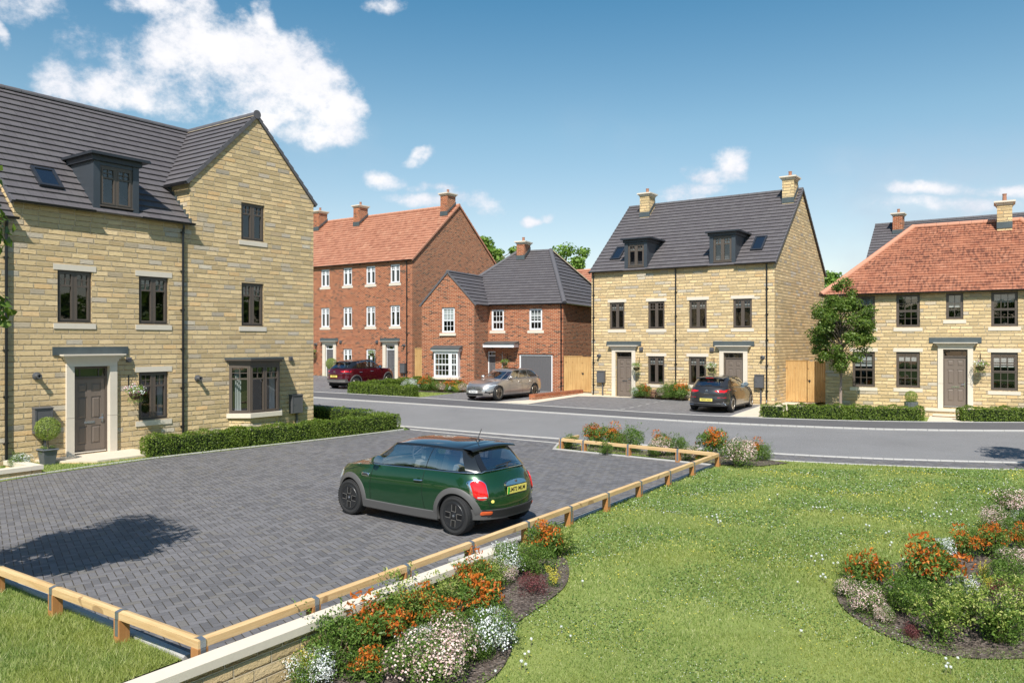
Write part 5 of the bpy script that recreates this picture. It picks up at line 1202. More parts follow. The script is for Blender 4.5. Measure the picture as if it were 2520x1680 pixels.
def hedge(path, w, h, label, dens=1500, leaf=.042, seed=1, group='clipped box hedges'):
    P = empty('hedge', (*path[0], H(path[0][1])+.01)); tag(P, label, 'hedge', group); O = P.location.copy(); C = []; N = []
    core = MB()
    for a, b in zip(path, path[1:]):
        a = np.array([*a, H(a[1])]); b = np.array([*b, H(b[1])]); d = b-a; L = np.linalg.norm(d); d /= L; nrm = np.array([-d[1], d[0], 0.]); nrm /= np.linalg.norm(nrm)
        n = int(dens*L*(2*h+w)+dens*w*h*2)
        t_ = RNG.uniform(-w*.5, L+w*.5, n); s = RNG.uniform(0, 2*h+w, n); off = np.where(s < h, -w/2, np.where(s < h+w, s-h-w/2, w/2)); z = np.where(s < h, s, np.where(s < h+w, h, 2*h+w-s))
        nn = np.where((s < h)[:, None], -nrm, np.where((s < h+w)[:, None], np.array([0, 0, 1.]), nrm))
        e = RNG.random(n) < w*.9/(L+w); t_ = np.where(e, np.where(RNG.random(n) < .5, -w*.5, L+w*.5), t_); off = np.where(e, RNG.uniform(-w/2, w/2, n), off); z = np.where(e, RNG.uniform(0, h, n), z)
        nn = np.where(e[:, None], np.sign(t_)[:, None]*d, nn)
        # rounded shoulders and a softly uneven face
        und = .03*np.sin(t_*5.1+seed)+.022*np.sin(t_*13.7+z*9+seed*2)+.018*np.sin(t_*29+off*20)
        rd = np.clip((z/h-.78)/.22, 0, 1)**2*.05; off = off-np.sign(off)*rd*(np.abs(off) > w*.35)
        z = z*(1+und*.6)
        p = a+np.outer(t_, d)+np.outer(off, nrm); p[:, 2] += z; p += nn*(und[:, None]+RNG.normal(0, .016, n)[:, None]-.01)
        C.append(p-np.array(O)); N.append(nn)
        k = w/2-.085; q0 = Vector(a)-O-Vector(d)*(w/2-.09); q1 = Vector(b)-O+Vector(d)*(w/2-.09); nv = Vector(nrm)
        core.prism([q0-nv*k, q0+nv*k, q0+nv*k+Vector((0, 0, h-.09)), q0-nv*k+Vector((0, 0, h-.09))], q1-q0)
    C = np.concatenate(C); N = np.concatenate(N); kp = C[:, 2]+O.z > -.02+0*C[:, 0]
    leafmesh('foliage', C[kp], N[kp], leaf, leaf*.62, 'hedge_leaf', P, spread=.75)
    core.build('solid_core', 'hedge_core', P); return P  # solid dark green block that fills the hedge behind its leaves
e2_ = np.array([math.sin(TH), math.cos(TH)])
hedge([(-9.62, 21.20), (-8.05, 23.05), (-6.25, 25.05), (-4.25, 27.55)], .50, .56, 'long clipped hedge in front of the near stone house, facing the parking court', dens=2100)
hedge([(-4.72, 28.05), (-7.2, 29.7), (-12.5, 33.0)], .50, .58, 'clipped hedge behind the corner of the near stone house, running back along the road', dens=1300, seed=4)
hedge([(-8.25, 41.55), (-5.05, 39.75)], .52, .58, 'short clipped hedge facing the road in front of the brick houses', dens=2000, leaf=.052, seed=2)
hedge([(-8.05, 42.1), (-6.7, 44.1), (-5.35, 46.1)], .50, .60, 'clipped hedge running back beside the dark red car', dens=1800, leaf=.052, seed=3)
hedge([(10.05, 31.12), (10.42, 30.93)], .48, .54, 'stub of clipped hedge at the path right of the grey hatchback', dens=1500, leaf=.050, seed=5)
hedge([(10.98, 30.72), (12.9, 30.28), (15.28, 29.95)], .48, .56, 'clipped hedge below the young tree, in front of the right stone house', dens=1500, leaf=.050, seed=6)
hedge([(17.05, 29.72), (19.5, 29.62), (24, 29.6)], .48, .56, 'clipped hedge right of the front path of the right stone house', dens=1500, leaf=.050, seed=7)

def tree(loc, h, cz, cr, chh, tr, nleaf, leaf, lmat, label, seed=1, ncl=46, clr=.42, lean=(0, 0), name='broadleaf_tree', group=None, clear=1.6):
    """trunk to height h, crown ellipsoid radius cr, half height chh centred at cz"""
    rg = np.random.default_rng(seed); P = empty(name, loc); tag(P, label, 'tree', group)
    m = MB(); tz = np.linspace(0, h*.93, 9); wob = [(lean[0]*z/h+.02*math.sin(z*2+seed), lean[1]*z/h+.02*math.cos(z*1.7)) for z in tz]
    m.tube([(a, b, z) for (a, b), z in zip(wob, tz)], [tr*(1.25 if i == 0 else 1)*(1-.88*z/h) for i, z in enumerate(tz)], 8)
    m.build('trunk', 'young_bark' if tr < .1 else 'bark', P)
    cl = []; br = MB()
    while len(cl) < ncl:
        v = rg.normal(0, 1, 3); v /= np.linalg.norm(v); rr = rg.uniform(.35, 1)**.6; c = v*rr*np.array([cr, cr, chh]); c[0] += lean[0]*.8; c[1] += lean[1]*.8
        tp = 1-.38*max(0, v[2]*rr)**1.3; c[:2] *= tp; c[2] += cz
        c[:2] *= 1+.16*math.sin(3*math.atan2(v[1], v[0])+seed)
        cl.append(c)
        q = max(clear*.85, min(h*.85, c[2]-.55*np.hypot(c[0], c[1])-.2)); t_ = q/h; a = (lean[0]*t_, lean[1]*t_, q)
        mid = (a[0]*.5+c[0]*.5, a[1]*.5+c[1]*.5, a[2]*.42+c[2]*.58)
        br.tube([a, mid, tuple(c)], [tr*.30, tr*.18, tr*.05], 5, cap=False)
    br.build('branches', 'bark', P)
    cl = np.array(cl); k = rg.integers(0, ncl, nleaf); d = rg.normal(0, 1, (nleaf, 3)); d /= np.linalg.norm(d, axis=1)[:, None]; sz = clr*rg.uniform(.6, 1.25, ncl)
    C = cl[k]+d*(sz[k]*rg.random(nleaf)**.42)[:, None]*np.array([1, 1, .72]); N = d.copy(); N[:, 2] += .5
    leafmesh('crown', C, N, leaf, leaf*.72, lmat, P, spread=.6); return P
tree((13.16, 31.6, H(31.6)), 5.1, 3.55, 1.22, 1.85, .065, 21000, .088, 'tree_leaf', 'young broadleaf tree with a slim trunk in front of the right stone house', seed=3, ncl=100, clr=.34, name='young_tree', clear=1.45)
tree((-6.98, 8.40, .0), 6.6, 4.15, 1.10, 2.0, .08, 13000, .11, 'tree_leaf', 'tree just outside the left edge, only its leaf tips showing in the picture', seed=8, ncl=60, clr=.42, name='young_tree', clear=1.7)
tree((13.7, 17.2, 0), 6.0, 4.3, 1.9, 1.7, .09, 6000, .13, 'tree_leaf', 'tree beyond the right edge that throws its shadow over the road', seed=9, ncl=34, clr=.45, name='young_tree')
for i, (X, Y, cz, cr, lab) in enumerate(((-1.9, 70, 10.2, 2.9, 'bright green tree top behind the brick chimney of the garage house'), (4.7, 70, 9.2, 2.7, 'bright green tree top behind the right hip of the garage house roof'), (28.8, 72, 7.2, 2.6, 'light green tree behind the young tree and the town houses'))):
    tree((X, Y, 1), cz+1, cz-1, cr, 2.5, .28, 5200, .30, 'bright_leaf', lab, seed=20+i, ncl=34, clr=.8, group='tree tops beyond the houses')

# belt of unseen trees, added round the site to darken what the window panes mirror
bt = tree((0, -50, -.3), 9.0, 5.6, 4.2, 3.4, .22, 3000, .55, 'tree_leaf', 'mature tree in the belt added outside the picture to darken window reflections', seed=31, ncl=40, clr=1.3, group='belt of trees added outside the picture')
ang_ = [a for a in range(42, 320, 11)]
for i, a in enumerate(ang_):
    o = bt if i == 0 else copy_tree(bt); r = 54+5*math.sin(i*2.4); k = .85+.3*((i*37 % 10)/10)
    o.location = (r*math.sin(R_(a)), r*math.cos(R_(a)), -.3); o.rotation_euler = (0, 0, i*1.3); o.scale = (k*1.7, k*1.7, k*1.05)

# hanging baskets, planters
def basket(par_loc, rot, x, z, label, flowers, trail=.20):
    """bracket fixed to the wall at local x, basket hanging .33 m in front"""
    P = empty('hanging_basket', par_loc, R_(rot)); tag(P, label, 'hanging basket', 'flower baskets hanging beside front doors')
    m = MB(); zt = z+.46; m.box(x-.012, x+.012, -.012, 0, zt-.26, zt+.04); m.tube([(x, -.01, zt), (x, -.36, zt), (x, -.385, zt-.03)], .007, 5); m.tube([(x, -.01, zt-.22), (x, -.12, zt-.18), (x, -.25, zt-.01)], .006, 5)
    m.tube([(x+.03, -.36, zt-.03), (x, -.385, zt-.01), (x-.02, -.36, zt-.05)], .005, 4)
    m.build('bracket', 'wrought', P)
    m = MB(); m.lathe([(.02, -.17), (.10, -.15), (.15, -.07), (.165, 0), (.15, .005), (.0, .005)], 14, (x, -.36, z)); m.build('bowl', 'basket_coir', P)
    c = MB()
    for k in range(3): a = k*2.09; c.tube([(x+.16*math.cos(a), -.36+.16*math.sin(a), z), (x, -.37, zt-.04)], .0035, 4)
    c.build('chains', 'wrought', P)
    C, N = lobes(700, 12, .30, .32, .10); C[:, 2] -= .05; C += [x, -.36, z]; 
    tr_ = RNG.uniform(0, 6.28, 160); T = np.stack([x+.19*np.cos(tr_), -.36+.19*np.sin(tr_), z+.02-trail*RNG.random(160)**.7*1.3], 1)
    leafmesh('foliage', np.concatenate([C, T]), np.concatenate([N, np.stack([np.cos(tr_), np.sin(tr_), 0*tr_], 1)]), .036, .020, 'bright_leaf', P)
    for mt, cn in flowers:
        C, N = lobes(int(cn*1.6), 12, .32, .34, .10, .98); C[:, 2] -= .05; C += [x, -.36, z]; leafmesh('flowers', C+N*.012, N, .038, .036, mt, P, spread=.4)
HA = ((-11.604, 20.9, 0), 55.1); HT = ((4.097, 40.7, 0), -34.9); HR = ((17.461, 32.0, 0), -31.5); HB = ((-6.34, 49.2, 0), -34.9); HG = ((2.748, 42.4, 0), -24.5)
basket(*HA, 1.50, 1.66, 'white and magenta flower basket on a bracket right of the near front door', [('white_petal', 90), ('magenta_petal', 34), ('pink_petal', 26)])
basket(*HT, 2.72, 1.83, 'mostly green trailing basket beside the left town house door', [('white_petal', 14)], .34)
basket(*HT, 6.53, 1.86, 'white and pink flower basket beside the right town house door', [('white_petal', 70), ('pink_petal', 26)])
basket(*HR, 1.30, 2.12, 'white and magenta flower basket on the right stone house beside its door', [('white_petal', 80), ('magenta_petal', 20)])
basket(*HB, -2.95, 2.32, 'white flower basket left of the right terrace door', [('white_petal', 60), ('pink_petal', 10)])
basket(*HB, -8.55, 2.35, 'green basket at the far left end of the brick terrace', [('white_petal', 20)], .3)
basket(*HG, -3.30, 1.93, 'green trailing basket between the grey front door and the garage door', [('white_petal', 12)], .36)
def topiary(loc, rot, r, stem, label, pot='square', ph=.45, pw=.19, group='potted topiary balls by front doors'):
    P = empty('potted_topiary', loc, rot); tag(P, label, 'potted plant', group)
    m = MB()
    if pot == 'square':
        for k in range(4):
            a0 = math.pi/4+k*math.pi/2; a1 = a0+math.pi/2; q = 1.414; b, t_ = pw*.72*q, pw*q
            m.poly([(b*math.cos(a0), b*math.sin(a0), 0), (b*math.cos(a1), b*math.sin(a1), 0), (t_*math.cos(a1), t_*math.sin(a1), ph), (t_*math.cos(a0), t_*math.sin(a0), ph)])
        m.box(-pw, pw, -pw, pw, ph-.04, ph-.02); ring_ = [(-pw-.012, -pw-.012), (pw+.012, -pw-.012), (pw+.012, pw+.012), (-pw-.012, pw+.012)]
        for (a, b), (c, d) in zip(ring_, ring_[1:]+ring_[:1]): m.tube([(a, b, ph-.03), (c, d, ph-.03)], .022, 4)
    else:
        prof = [(pw*.62, 0), (pw*.8, ph*.25), (pw*.97, ph*.7), (pw, ph), (pw*.9, ph), (pw*.9, ph-.05), (0, ph-.05)]
        n = 28
        for (r0, z0), (r1, z1) in zip(prof, prof[1:]):
            for i in range(n):
                f = lambda i_, rr: rr*(1+.045*(i_ % 2)); a0, a1 = 2*math.pi*i/n, 2*math.pi*(i+1)/n
                m.poly([(f(i, r0)*math.cos(a0), f(i, r0)*math.sin(a0), z0), (f(i+1, r0)*math.cos(a1), f(i+1, r0)*math.sin(a1), z0), (f(i+1, r1)*math.cos(a1), f(i+1, r1)*math.sin(a1), z1), (f(i, r1)*math.cos(a0), f(i, r1)*math.sin(a0), z1)])
    m.build('pot', 'pot_grey', P)
    MB().tube([(0, 0, ph-.1), (.01, 0, ph+stem*.5), (0, 0, ph+stem+r)], .016, 6).build('stem', 'bark', P)
    n = int(2600*(r/.3)**2*1.4); d = RNG.normal(0, 1, (n, 3)); d /= np.linalg.norm(d, axis=1)[:, None]; C = d*(r*RNG.uniform(.82, 1.04, n))[:, None]+[0, 0, ph+stem+r]
    leafmesh('foliage_ball', C, d, .034, .018, 'topiary_leaf', P)
    a = RNG.uniform(0, 6.28, 420); q = pw*1.05*np.sqrt(RNG.uniform(.2, 1.25, 420)); q = np.minimum(q, pw*1.12); T = np.stack([q*np.cos(a), q*np.sin(a), ph+.03+RNG.normal(0, .02, 420)-np.where(q > pw*.95, RNG.uniform(0, .16, 420), 0)], 1)
    leafmesh('underplanting', T, np.tile([[0, 0, 1.]], (420, 1)), .03, .012, 'bright_leaf', P)
MA = Matrix.Translation((-11.604, 20.9, 0)) @ Matrix.Rotation(R_(55.1), 4, 'Z')
topiary(MA @ Vector((-.93, -.62, .01)), R_(55.1), .29, .20, 'grey square pot with a clipped ball tree left of the near front door step', ph=.42, pw=.17)
MR = Matrix.Translation((17.461, 32.0, 0)) @ Matrix.Rotation(R_(-31.5), 4, 'Z')
topiary(MR @ Vector((-1.10, -.75, .12)), 0, .235, -.03, 'fluted grey pot with a clipped green ball left of the right house steps', pot='round', ph=.55, pw=.25)
MTc = Matrix.Translation((-6.34, 49.2, 0)) @ Matrix.Rotation(R_(-34.9), 4, 'Z')
topiary(MTc @ Vector((-6.45, -.6, .62)), 0, .38, .12, 'clipped green ball in a pot behind the dark red car by the terrace door', ph=.5, pw=.2)

# ------------------------------------------------------------------ grass as ground cover
def in_poly(px, py, poly):
    c = np.zeros(len(px), bool); n = len(poly)
    for i in range(n):
        x0, y0 = poly[i]; x1, y1 = poly[(i+1) % n]
        if abs(y1-y0) < 1e-9: continue
        k = ((y0 > py) != (y1 > py)) & (px < (x1-x0)*(py-y0)/(y1-y0)+x0); c ^= k
    return c
shr = lambda P_, k: [(sum(p[0] for p in P_)/len(P_)+(p[0]-sum(q[0] for q in P_)/len(P_))*k, sum(p[1] for p in P_)/len(P_)+(p[1]-sum(q[1] for q in P_)/len(P_))*k) for p in P_]
NB = shr(smooth_line(NBP+NBP[:1]), .88)
RB = shr(smooth_line(RBP+RBP[:1]), .91)
def blades(name, polys, holes, zones, zf, mat, hgt, wid, kind='stuff'):
    Vs = []
    for (x0, x1, y0, y1, dn) in zones:
        n = int((x1-x0)*(y1-y0)*dn); X = RNG.uniform(x0, x1, n); Y = RNG.uniform(y0, y1, n)
        k = np.abs(X) < Y*.70+.8
        inn = np.zeros(n, bool)
        for p in polys: inn |= in_poly(X, Y, p)
        for p in holes: inn &= ~in_poly(X, Y, p)
        k &= inn; X, Y = X[k], Y[k]; n = len(X)
        Z = np.array(zf(X, Y)); a = RNG.uniform(0, 6.28, n)
        pn = .5+.5*np.sin(X*1.3+1.7*np.sin(Y*.9))*np.sin(Y*1.1+1.3*np.sin(X*.7+2))
        h = hgt*RNG.uniform(.5, 1.2, n)*(.72+.5*pn); w = wid*RNG.uniform(.7, 1.3, n)*np.clip(Y/9, .9, 2.2); ln = RNG.normal(0, .55, (n, 2))
        V = np.empty((n, 3, 3)); V[:, 0] = np.stack([X-np.cos(a)*w, Y-np.sin(a)*w, Z-.004], 1); V[:, 1] = np.stack([X+np.cos(a)*w, Y+np.sin(a)*w, Z-.004], 1)
        V[:, 2] = np.stack([X+ln[:, 0]*h, Y+ln[:, 1]*h, Z+h], 1); Vs.append(V)
    V = np.concatenate(Vs); n = len(V); o = rawmesh(name, V.reshape(-1, 3), 3, n, mat, None); o['kind'] = kind; return o
zl = lambda X, Y: -.34*(lambda k: k*k*(3-2*k))(np.clip((12.2-Y)/5, 0, 1))+.005
blades('grass', [LAWN], [NB, RB], [(-6, 8, 5, 9, 4200), (-3, 9, 9, 13, 2400), (-1, 12, 13, 17, 1300), (3, 16, 17, 21, 800)], zl, 'grass_blade', .042, .0042)
blades('grass', [[(-3.2, 7.64), (-9.6, 12.28), (-16, 12), (-16, 0), (-8.2, 0)]], [], [(-7.5, -2.6, 5.5, 8.5, 5200), (-9, -4, 8.5, 12.6, 3200)], lambda X, Y: .02+0*X, 'grass_blade', .060, .0042)
blades('grass', [[(-3.80, 27.5), (-6.10, 24.62), (-9.46, 20.79), (-10.95, 18.25), (-12.1, 15.4), (-17, 15), (-17, 24), (-9.5, 28)]], [], [(-14, -3.5, 15, 28, 650)], lambda X, Y: .02+0*X, 'grass_blade', .05, .004)
blades('grass', [[(1.22, 22.66), (5.0, 19.76), (6.55, 20.62), (4.2, 21.95), (1.46, 23.9)]], [], [(1, 7, 19, 24, 500)], lambda X, Y: .02+0*X, 'grass_blade', .04, .004)
Hn = np.vectorize(H)
blades('grass', [[(-4.72, 39.3), (-3.04, 41.6), (-2.5, 41.9), (-5.6, 43.1), (-7.6, 42.3), (-5, 39.45)], [(10.0, 30.6), (15.3, 29.5), (16.4, 31.2), (13, 33.6), (11.4, 33)], [(17.3, 29.4), (24, 29.4), (24, 31), (18, 31)]], [], [(-9, -2, 38, 44, 160), (9, 24, 29, 35, 260)], lambda X, Y: Hn(Y)+.01, 'grass_blade', .06, .005)
def flecks(name, polys, holes, zone, dn, zf, mat, size, thr, label):
    x0, x1, y0, y1 = zone; n = int((x1-x0)*(y1-y0)*dn); X = RNG.uniform(x0, x1, n); Y = RNG.uniform(y0, y1, n)
    inn = in_poly(X, Y, polys[0])
    for p in holes: inn &= ~in_poly(X, Y, p)
    g = .8*np.sin(X*2.1+2*np.sin(Y*1.3+thr*9))+.8*np.sin(Y*2.7+1.5*np.sin(X*1.9)+thr*5)+RNG.normal(0, .45, len(X)); k = inn & (g > thr) & (np.abs(X) < Y*.7+.5); X, Y = X[k], Y[k]
    C = np.stack([X, Y, zf(X, Y)+RNG.uniform(.025, .045, len(X))], 1)
    o = leafmesh(name, C, np.tile([[0, -.3, 1.]], (len(C), 1)), size*np.clip(Y/8.5, 1, 2), size*np.clip(Y/8.5, 1, 2), mat, None, spread=.4); o['kind'] = 'stuff'
flecks('clover_flowers', [LAWN], [NB, RB], (-4, 14, 5, 19, ), 130, zl, 'white_petal', .0085, .1, '')
flecks('clover_leaves', [LAWN], [NB, RB], (-4, 14, 5, 19, ), 650, zl, 'clover_leaf', .021, .05, '')
flecks('buttercups', [LAWN], [NB, RB], (-2, 14, 6, 19), 110, zl, 'yellow_leaf', .0125, .45, '')
dd = empty('dandelion', (0, 0, 0)); tag(dd, 'white fluffy dandelion seed head standing in the front lawn', 'dandelion', 'dandelion seed heads in the front lawn')
MB().tube([(0, 0, -.02), (.004, 0, .08)], .0025, 4, cap=False).build('stem', 'bark', dd)
d = RNG.normal(0, 1, (110, 3)); d /= np.linalg.norm(d, axis=1)[:, None]; leafmesh('seed_head', d*.012+[.004, 0, .092], d, .012, .008, 'white_petal', dd)
for i, (X, Y) in enumerate(DANDELIONS):
    o = dd if i == 0 else copy_tree(dd); o.location = (X, Y, ZL(X, Y)); o.rotation_euler = (0, 0, i); s = .85+.3*((i*37 % 10)/10); o.scale = (s, s, s)

# ------------------------------------------------------------------ cars (x forward, y left, z up, origin between the axles)
def paint(name, col, metal=.0, rough=.28, coat=1.0, var=.0):
    m, t, o = newmat(name); principled(t, o, col, rough, Metallic=metal, Coat_Weight=coat, Coat_Roughness=.03); return m
paint('paint_green', (.010, .055, .019), .40, .26); paint('paint_black', (.014, .015, .016), .1, .10); paint('paint_silver', (.50, .46, .435), .75, .30); paint('paint_grey', (.060, .059, .060), .6, .28)
paint('paint_red', (.115, .006, .016), .55, .26)
plain('cladding', (.085, .083, .083), .55, .05); plain('cladding_dark', (.022, .022, .024), .5, .05); plain('tyre', (.018, .018, .019), .75, .1, 20); plain('rim_dark', (.030, .031, .034), .4, .05, Metallic=.4)
plain('rim_silver', (.60, .57, .53), .3, .03, Metallic=.85); plain('rim_bronze', (.36, .34, .30), .3, .03, Metallic=.8); plain('well_dark', (.006, .006, .006), .9); plain('seat', (.19, .185, .19), .8, .1); plain('seat_light', (.50, .46, .41), .8, .1); plain('dash', (.06, .06, .065), .7, .1)
plain('tail_red', (.62, .010, .012), .10, .25, 30, Coat_Weight=1.0); plain('reflector', (.62, .11, .03), .15, .1, 40); plain('lens_clear', (.42, .46, .50), .06, .3, 18, Coat_Weight=1.0); plain('plate_yellow', (.80, .68, .16), .45, .02); plain('plate_white', (.80, .80, .80), .45, .02); plain('plate_ink', (.01, .01, .01), .5); plain('plate_green', (.03, .45, .06), .5); plain('mirror_glass', (.6, .62, .65), .03, 0, Metallic=1.0)
def text_mesh(parent, s, size, M, mat, name='lettering', extrude=.002, bold=0):
    c = bpy.data.curves.new('lettering', 'FONT'); c.body = s; c.size = size; c.extrude = extrude; c.align_x = 'CENTER'; c.align_y = 'CENTER'; c.offset = bold
    tmp = bpy.data.objects.new('tmp_lettering', c); COL.objects.link(tmp); bpy.context.view_layer.update()
    me = bpy.data.meshes.new_from_object(tmp.evaluated_get(bpy.context.evaluated_depsgraph_get())); bpy.data.objects.remove(tmp)
    me.transform(M); me.materials.clear(); me.materials.append(MAT[mat]); o = bpy.data.objects.new(name, me); COL.objects.link(o); o.parent = parent; return o
def car(S, loc, rot, label):
    P = empty(S['name'], (*loc,), R_(rot)); tag(P, label, 'car'); ip = lambda x, t_: float(np.interp(x, [a for a, b in t_], [b for a, b in t_]))
    srt = lambda t_: sorted(t_); zb_ = srt(S['zb']); bl_ = srt(S['belt']); rows = S['rows']; vv = [r[0] for r in rows]
    W0 = S['W']; n_ = S.get('res', 1)
    def sm(x, t_):       # smooth interpolation
        xs = np.array([a for a, b in t_]); ys = np.array([b for a, b in t_]); i = int(np.clip(np.searchsorted(xs, x)-1, 0, len(xs)-2))
        h = xs[i+1]-xs[i]; q = min(1, max(0, (x-xs[i])/h)); m0 = (ys[i+1]-ys[i-1])/(xs[i+1]-xs[i-1]) if i > 0 else (ys[i+1]-ys[i])/h; m1 = (ys[i+2]-ys[i])/(xs[i+2]-xs[i]) if i+2 < len(xs) else (ys[i+1]-ys[i])/h
        return float((2*q**3-3*q*q+1)*ys[i]+(q**3-2*q*q+q)*h*m0+(-2*q**3+3*q*q)*ys[i+1]+(q**3-q*q)*h*m1)
    zb = lambda x: sm(x, zb_); belt = lambda x: sm(x, bl_)
    def prm(v): return (sm(v, [(r[0], r[1]) for r in rows]), sm(v, [(r[0], r[2]) for r in rows]), sm(v, [(r[0], r[3]) for r in rows])*W0)
    AF, AR, BF, BR = S.get('exp', (7, 9, 2.5, 3.0))
    def py(x, xf, xr, w, af=AF, ar=AR, bf=BF, br=BR):
        xi = x/xf if x > 0 else x/xr; a, b = (af, bf) if x > 0 else (ar, br); return w*max(0, 1-min(1, abs(xi))**a)**(1/b)
    def px_(y, xe, w, a, b): return xe*max(0, 1-min(1, abs(y)/w)**b)**(1/a)
    def column(kind, q, xf, xr, w, af=AF, ar=AR, bf=BF, br=BR, c=.93):
        if kind == 'f': yc = w*(1-c**af)**(1/bf); y = yc*q; return px_(y, xf, w, af, bf), y
        if kind == 'r': yc = w*(1-c**ar)**(1/br); y = yc*(1-q); return px_(y, xr, w, ar, br), y
        x = xf*c+(xr*c-xf*c)*q; return x, py(x, xf, xr, w, af, ar, bf, br)
    nx = int(150*n_); cols = [('f', q) for q in np.linspace(0, 1, int(16*n_)+2)[:-1]]+[('s', q) for q in np.linspace(0, 1, nx)]+[('r', q) for q in np.linspace(0, 1, int(18*n_)+2)[1:]]
    vs = np.unique(np.concatenate([np.linspace(0, 1, int(26*n_)+4)]))
    def pt(kind, q, v):
        xf, xr, w = prm(v); x, y = column(kind, q, xf, xr, w)
        z = zb(x)+(belt(x)-zb(x))*v; return [x, y, z]
    G = np.array([[pt(k, q, v) for k, q in cols] for v in vs])
    wc = [(S['wb']/2, S['rt']), (-S['wb']/2, S['rt'])]; Ra = S['Ra']; side = np.array([k == 's' for k, q in cols])
    keep = np.ones((len(vs)-1, len(cols)-1), bool)
    for cx, cz in wc:
        C = (G[:-1, :-1]+G[1:, 1:]+G[:-1, 1:]+G[1:, :-1])/4; d = np.hypot(C[..., 0]-cx, C[..., 2]-cz); keep &= ~((d < Ra) & (C[..., 1] > W0*.4))
        for i in range(len(vs)):
            for j in range(len(cols)):
                dd_ = math.hypot(G[i, j, 0]-cx, G[i, j, 2]-cz)
                if Ra-.035/n_ < dd_ < Ra+.008 and G[i, j, 1] > W0*.4:
                    s_ = Ra/dd_; G[i, j, 0] = cx+(G[i, j, 0]-cx)*s_; G[i, j, 2] = cz+(G[i, j, 2]-cz)*s_
    B = MB(); mir = lambda p: (p[0], -p[1], p[2])
    for i in range(len(vs)-1):
        for j in range(len(cols)-1):
            if keep[i, j]:
                f = [G[i, j], G[i, j+1], G[i+1, j+1], G[i+1, j]]; f = [tuple(p) for p in f]; B.poly(f[::-1], uv=[(0, 0)]*4); B.poly([mir(p) for p in f], uv=[(0, 0)]*4)
    gh = S['gh']; top = G[-1]; K = 9
    hood = []; crown = S.get('crown', .06)
    for j in range(len(cols)):
        x, y, z = top[j]; cr = crown*(min(1, max(.15, (S['rows'][-1][1]-x)/.5)) if x > 0 else 1)
        hood.append([(x, y*(1-k/K), z+cr*(1-(1-k/K)**2.0)*min(1, y/(W0*.6))) for k in range(K+1)])
    for j in range(len(cols)-1):
        xm = (top[j][0]+top[j+1][0])/2
        if gh['xr0']+.25 < xm < gh['xf0']-.35: continue
        for k in range(K):
            f = [hood[j][k], hood[j+1][k], hood[j+1][k+1], hood[j][k+1]]; B.poly(f[::-1], uv=[(0, 0)]*4); B.poly([mir(p) for p in f], uv=[(0, 0)]*4)
    body = B.build('body', S['paint'], P, fixn=True); smooth_angle(body, 40)
    # underside
    MB().prism([(x, y, .19) for x, y in ((S['xf']-.35, -W0*.75), (S['xf']-.35, W0*.75), (S['xr']+.3, W0*.75), (S['xr']+.3, -W0*.75))], (0, 0, .16)).build('underbody', 'well_dark', P)
    # greenhouse
    zr_ = srt(gh['zr']); gcols = []; fq = list(np.linspace(0, 1, 12)); 
    for a, b in zip(fq, fq[1:]): gcols.append((('f', a), ('f', b), 'windscreen' if b <= .95 else None))
    br = sorted({0, 1, gh.get('ws', .045), *[x for w in gh['win'] for x in w]}); sub = []
    for a, b in zip(br, br[1:]):
        n = max(1, int((b-a)*22)); kk = 'windscreen' if b <= gh.get('ws', .045)+1e-6 else None; k = next((i for i, w in enumerate(gh['win']) if w[0]-1e-6 <= a and b <= w[1]+1e-6), None)
        for q in range(n): gcols.append((('s', a+(b-a)*q/n), ('s', a+(b-a)*(q+1)/n), kk if k is None else 'side_window%d' % k))
    for a, b in zip(fq, fq[1:]): gcols.append((('r', a), ('r', b), 'rear_window' if a >= gh.get('rw', .05) else None))
    gv = [0, .07, .22, .38, .54, .7, .82, .90, 1.0]
    def gpt(c, v):
        xf = gh['xf0']+(gh['xf1']-gh['xf0'])*v; xr = gh['xr0']+(gh['xr1']-gh['xr0'])*v; w = gh['w0']+(gh['w1']-gh['w0'])*v+.028*math.sin(math.pi*v)
        x, y = column(*c, xf, xr, w, *gh.get('exp', (9, 10, 2.3, 2.6)), c=.94); z0 = belt(x)+.004+crown*.0; z1 = sm(x, zr_)
        if c[0] != 's': z0 += crown*(1-(abs(y)/(W0*.9))**2)*.75
        return (x, y, z0+(z1-z0)*v)
    T = {}; Pm = MB()
    for c0, c1, kind in gcols:
        for a, b in zip(gv, gv[1:]):
            f = [gpt(c0, a), gpt(c1, a), gpt(c1, b), gpt(c0, b)]; gl = kind if (kind and a >= .06 and b <= (.91 if kind != 'rear_window' else .9)) else None
            for s_, ff in ((1, f[::-1]), (-1, [mir(p) for p in f])):
                if gl is None: Pm.poly(ff, uv=[(0, 0)]*4)
                else: T.setdefault((gl, s_ if gl.startswith('side') else 0), MB()).poly(ff, uv=[(0, 0)]*4)
    po = Pm.build('pillars', S['pillar'], P, fixn=False, weld=True); smooth_angle(po, 30)
    for (nm, s_), mb_ in T.items(): o = mb_.build(nm.rstrip('0123456789'), 'car_glass', P, weld=True, smooth=True)
    # roof
    Rm = MB(); loop = [gpt(c[0], 1.0) for c in gcols]+[gpt(gcols[-1][1], 1.0)]; cr = gh['crown']; ov = .018
    def rp(p, k): s_ = 1-k; e = 1+ov*(1-k); return (p[0], p[1]*s_*e, p[2]-.006+cr*(1-s_**2.3)*min(1, (gh['xf1']-p[0])/.22+.05, (p[0]-gh['xr1'])/.18+.12))
    ks = [0, .03, .08, .16, .28, .42, .6, .8, 1]
    for p, q in zip(loop, loop[1:]):
        for a, b in zip(ks, ks[1:]):
            f = [rp(p, a), rp(q, a), rp(q, b), rp(p, b)]; Rm.poly(f[::-1], uv=[(0, 0)]*4); Rm.poly([mir(k) for k in f], uv=[(0, 0)]*4)
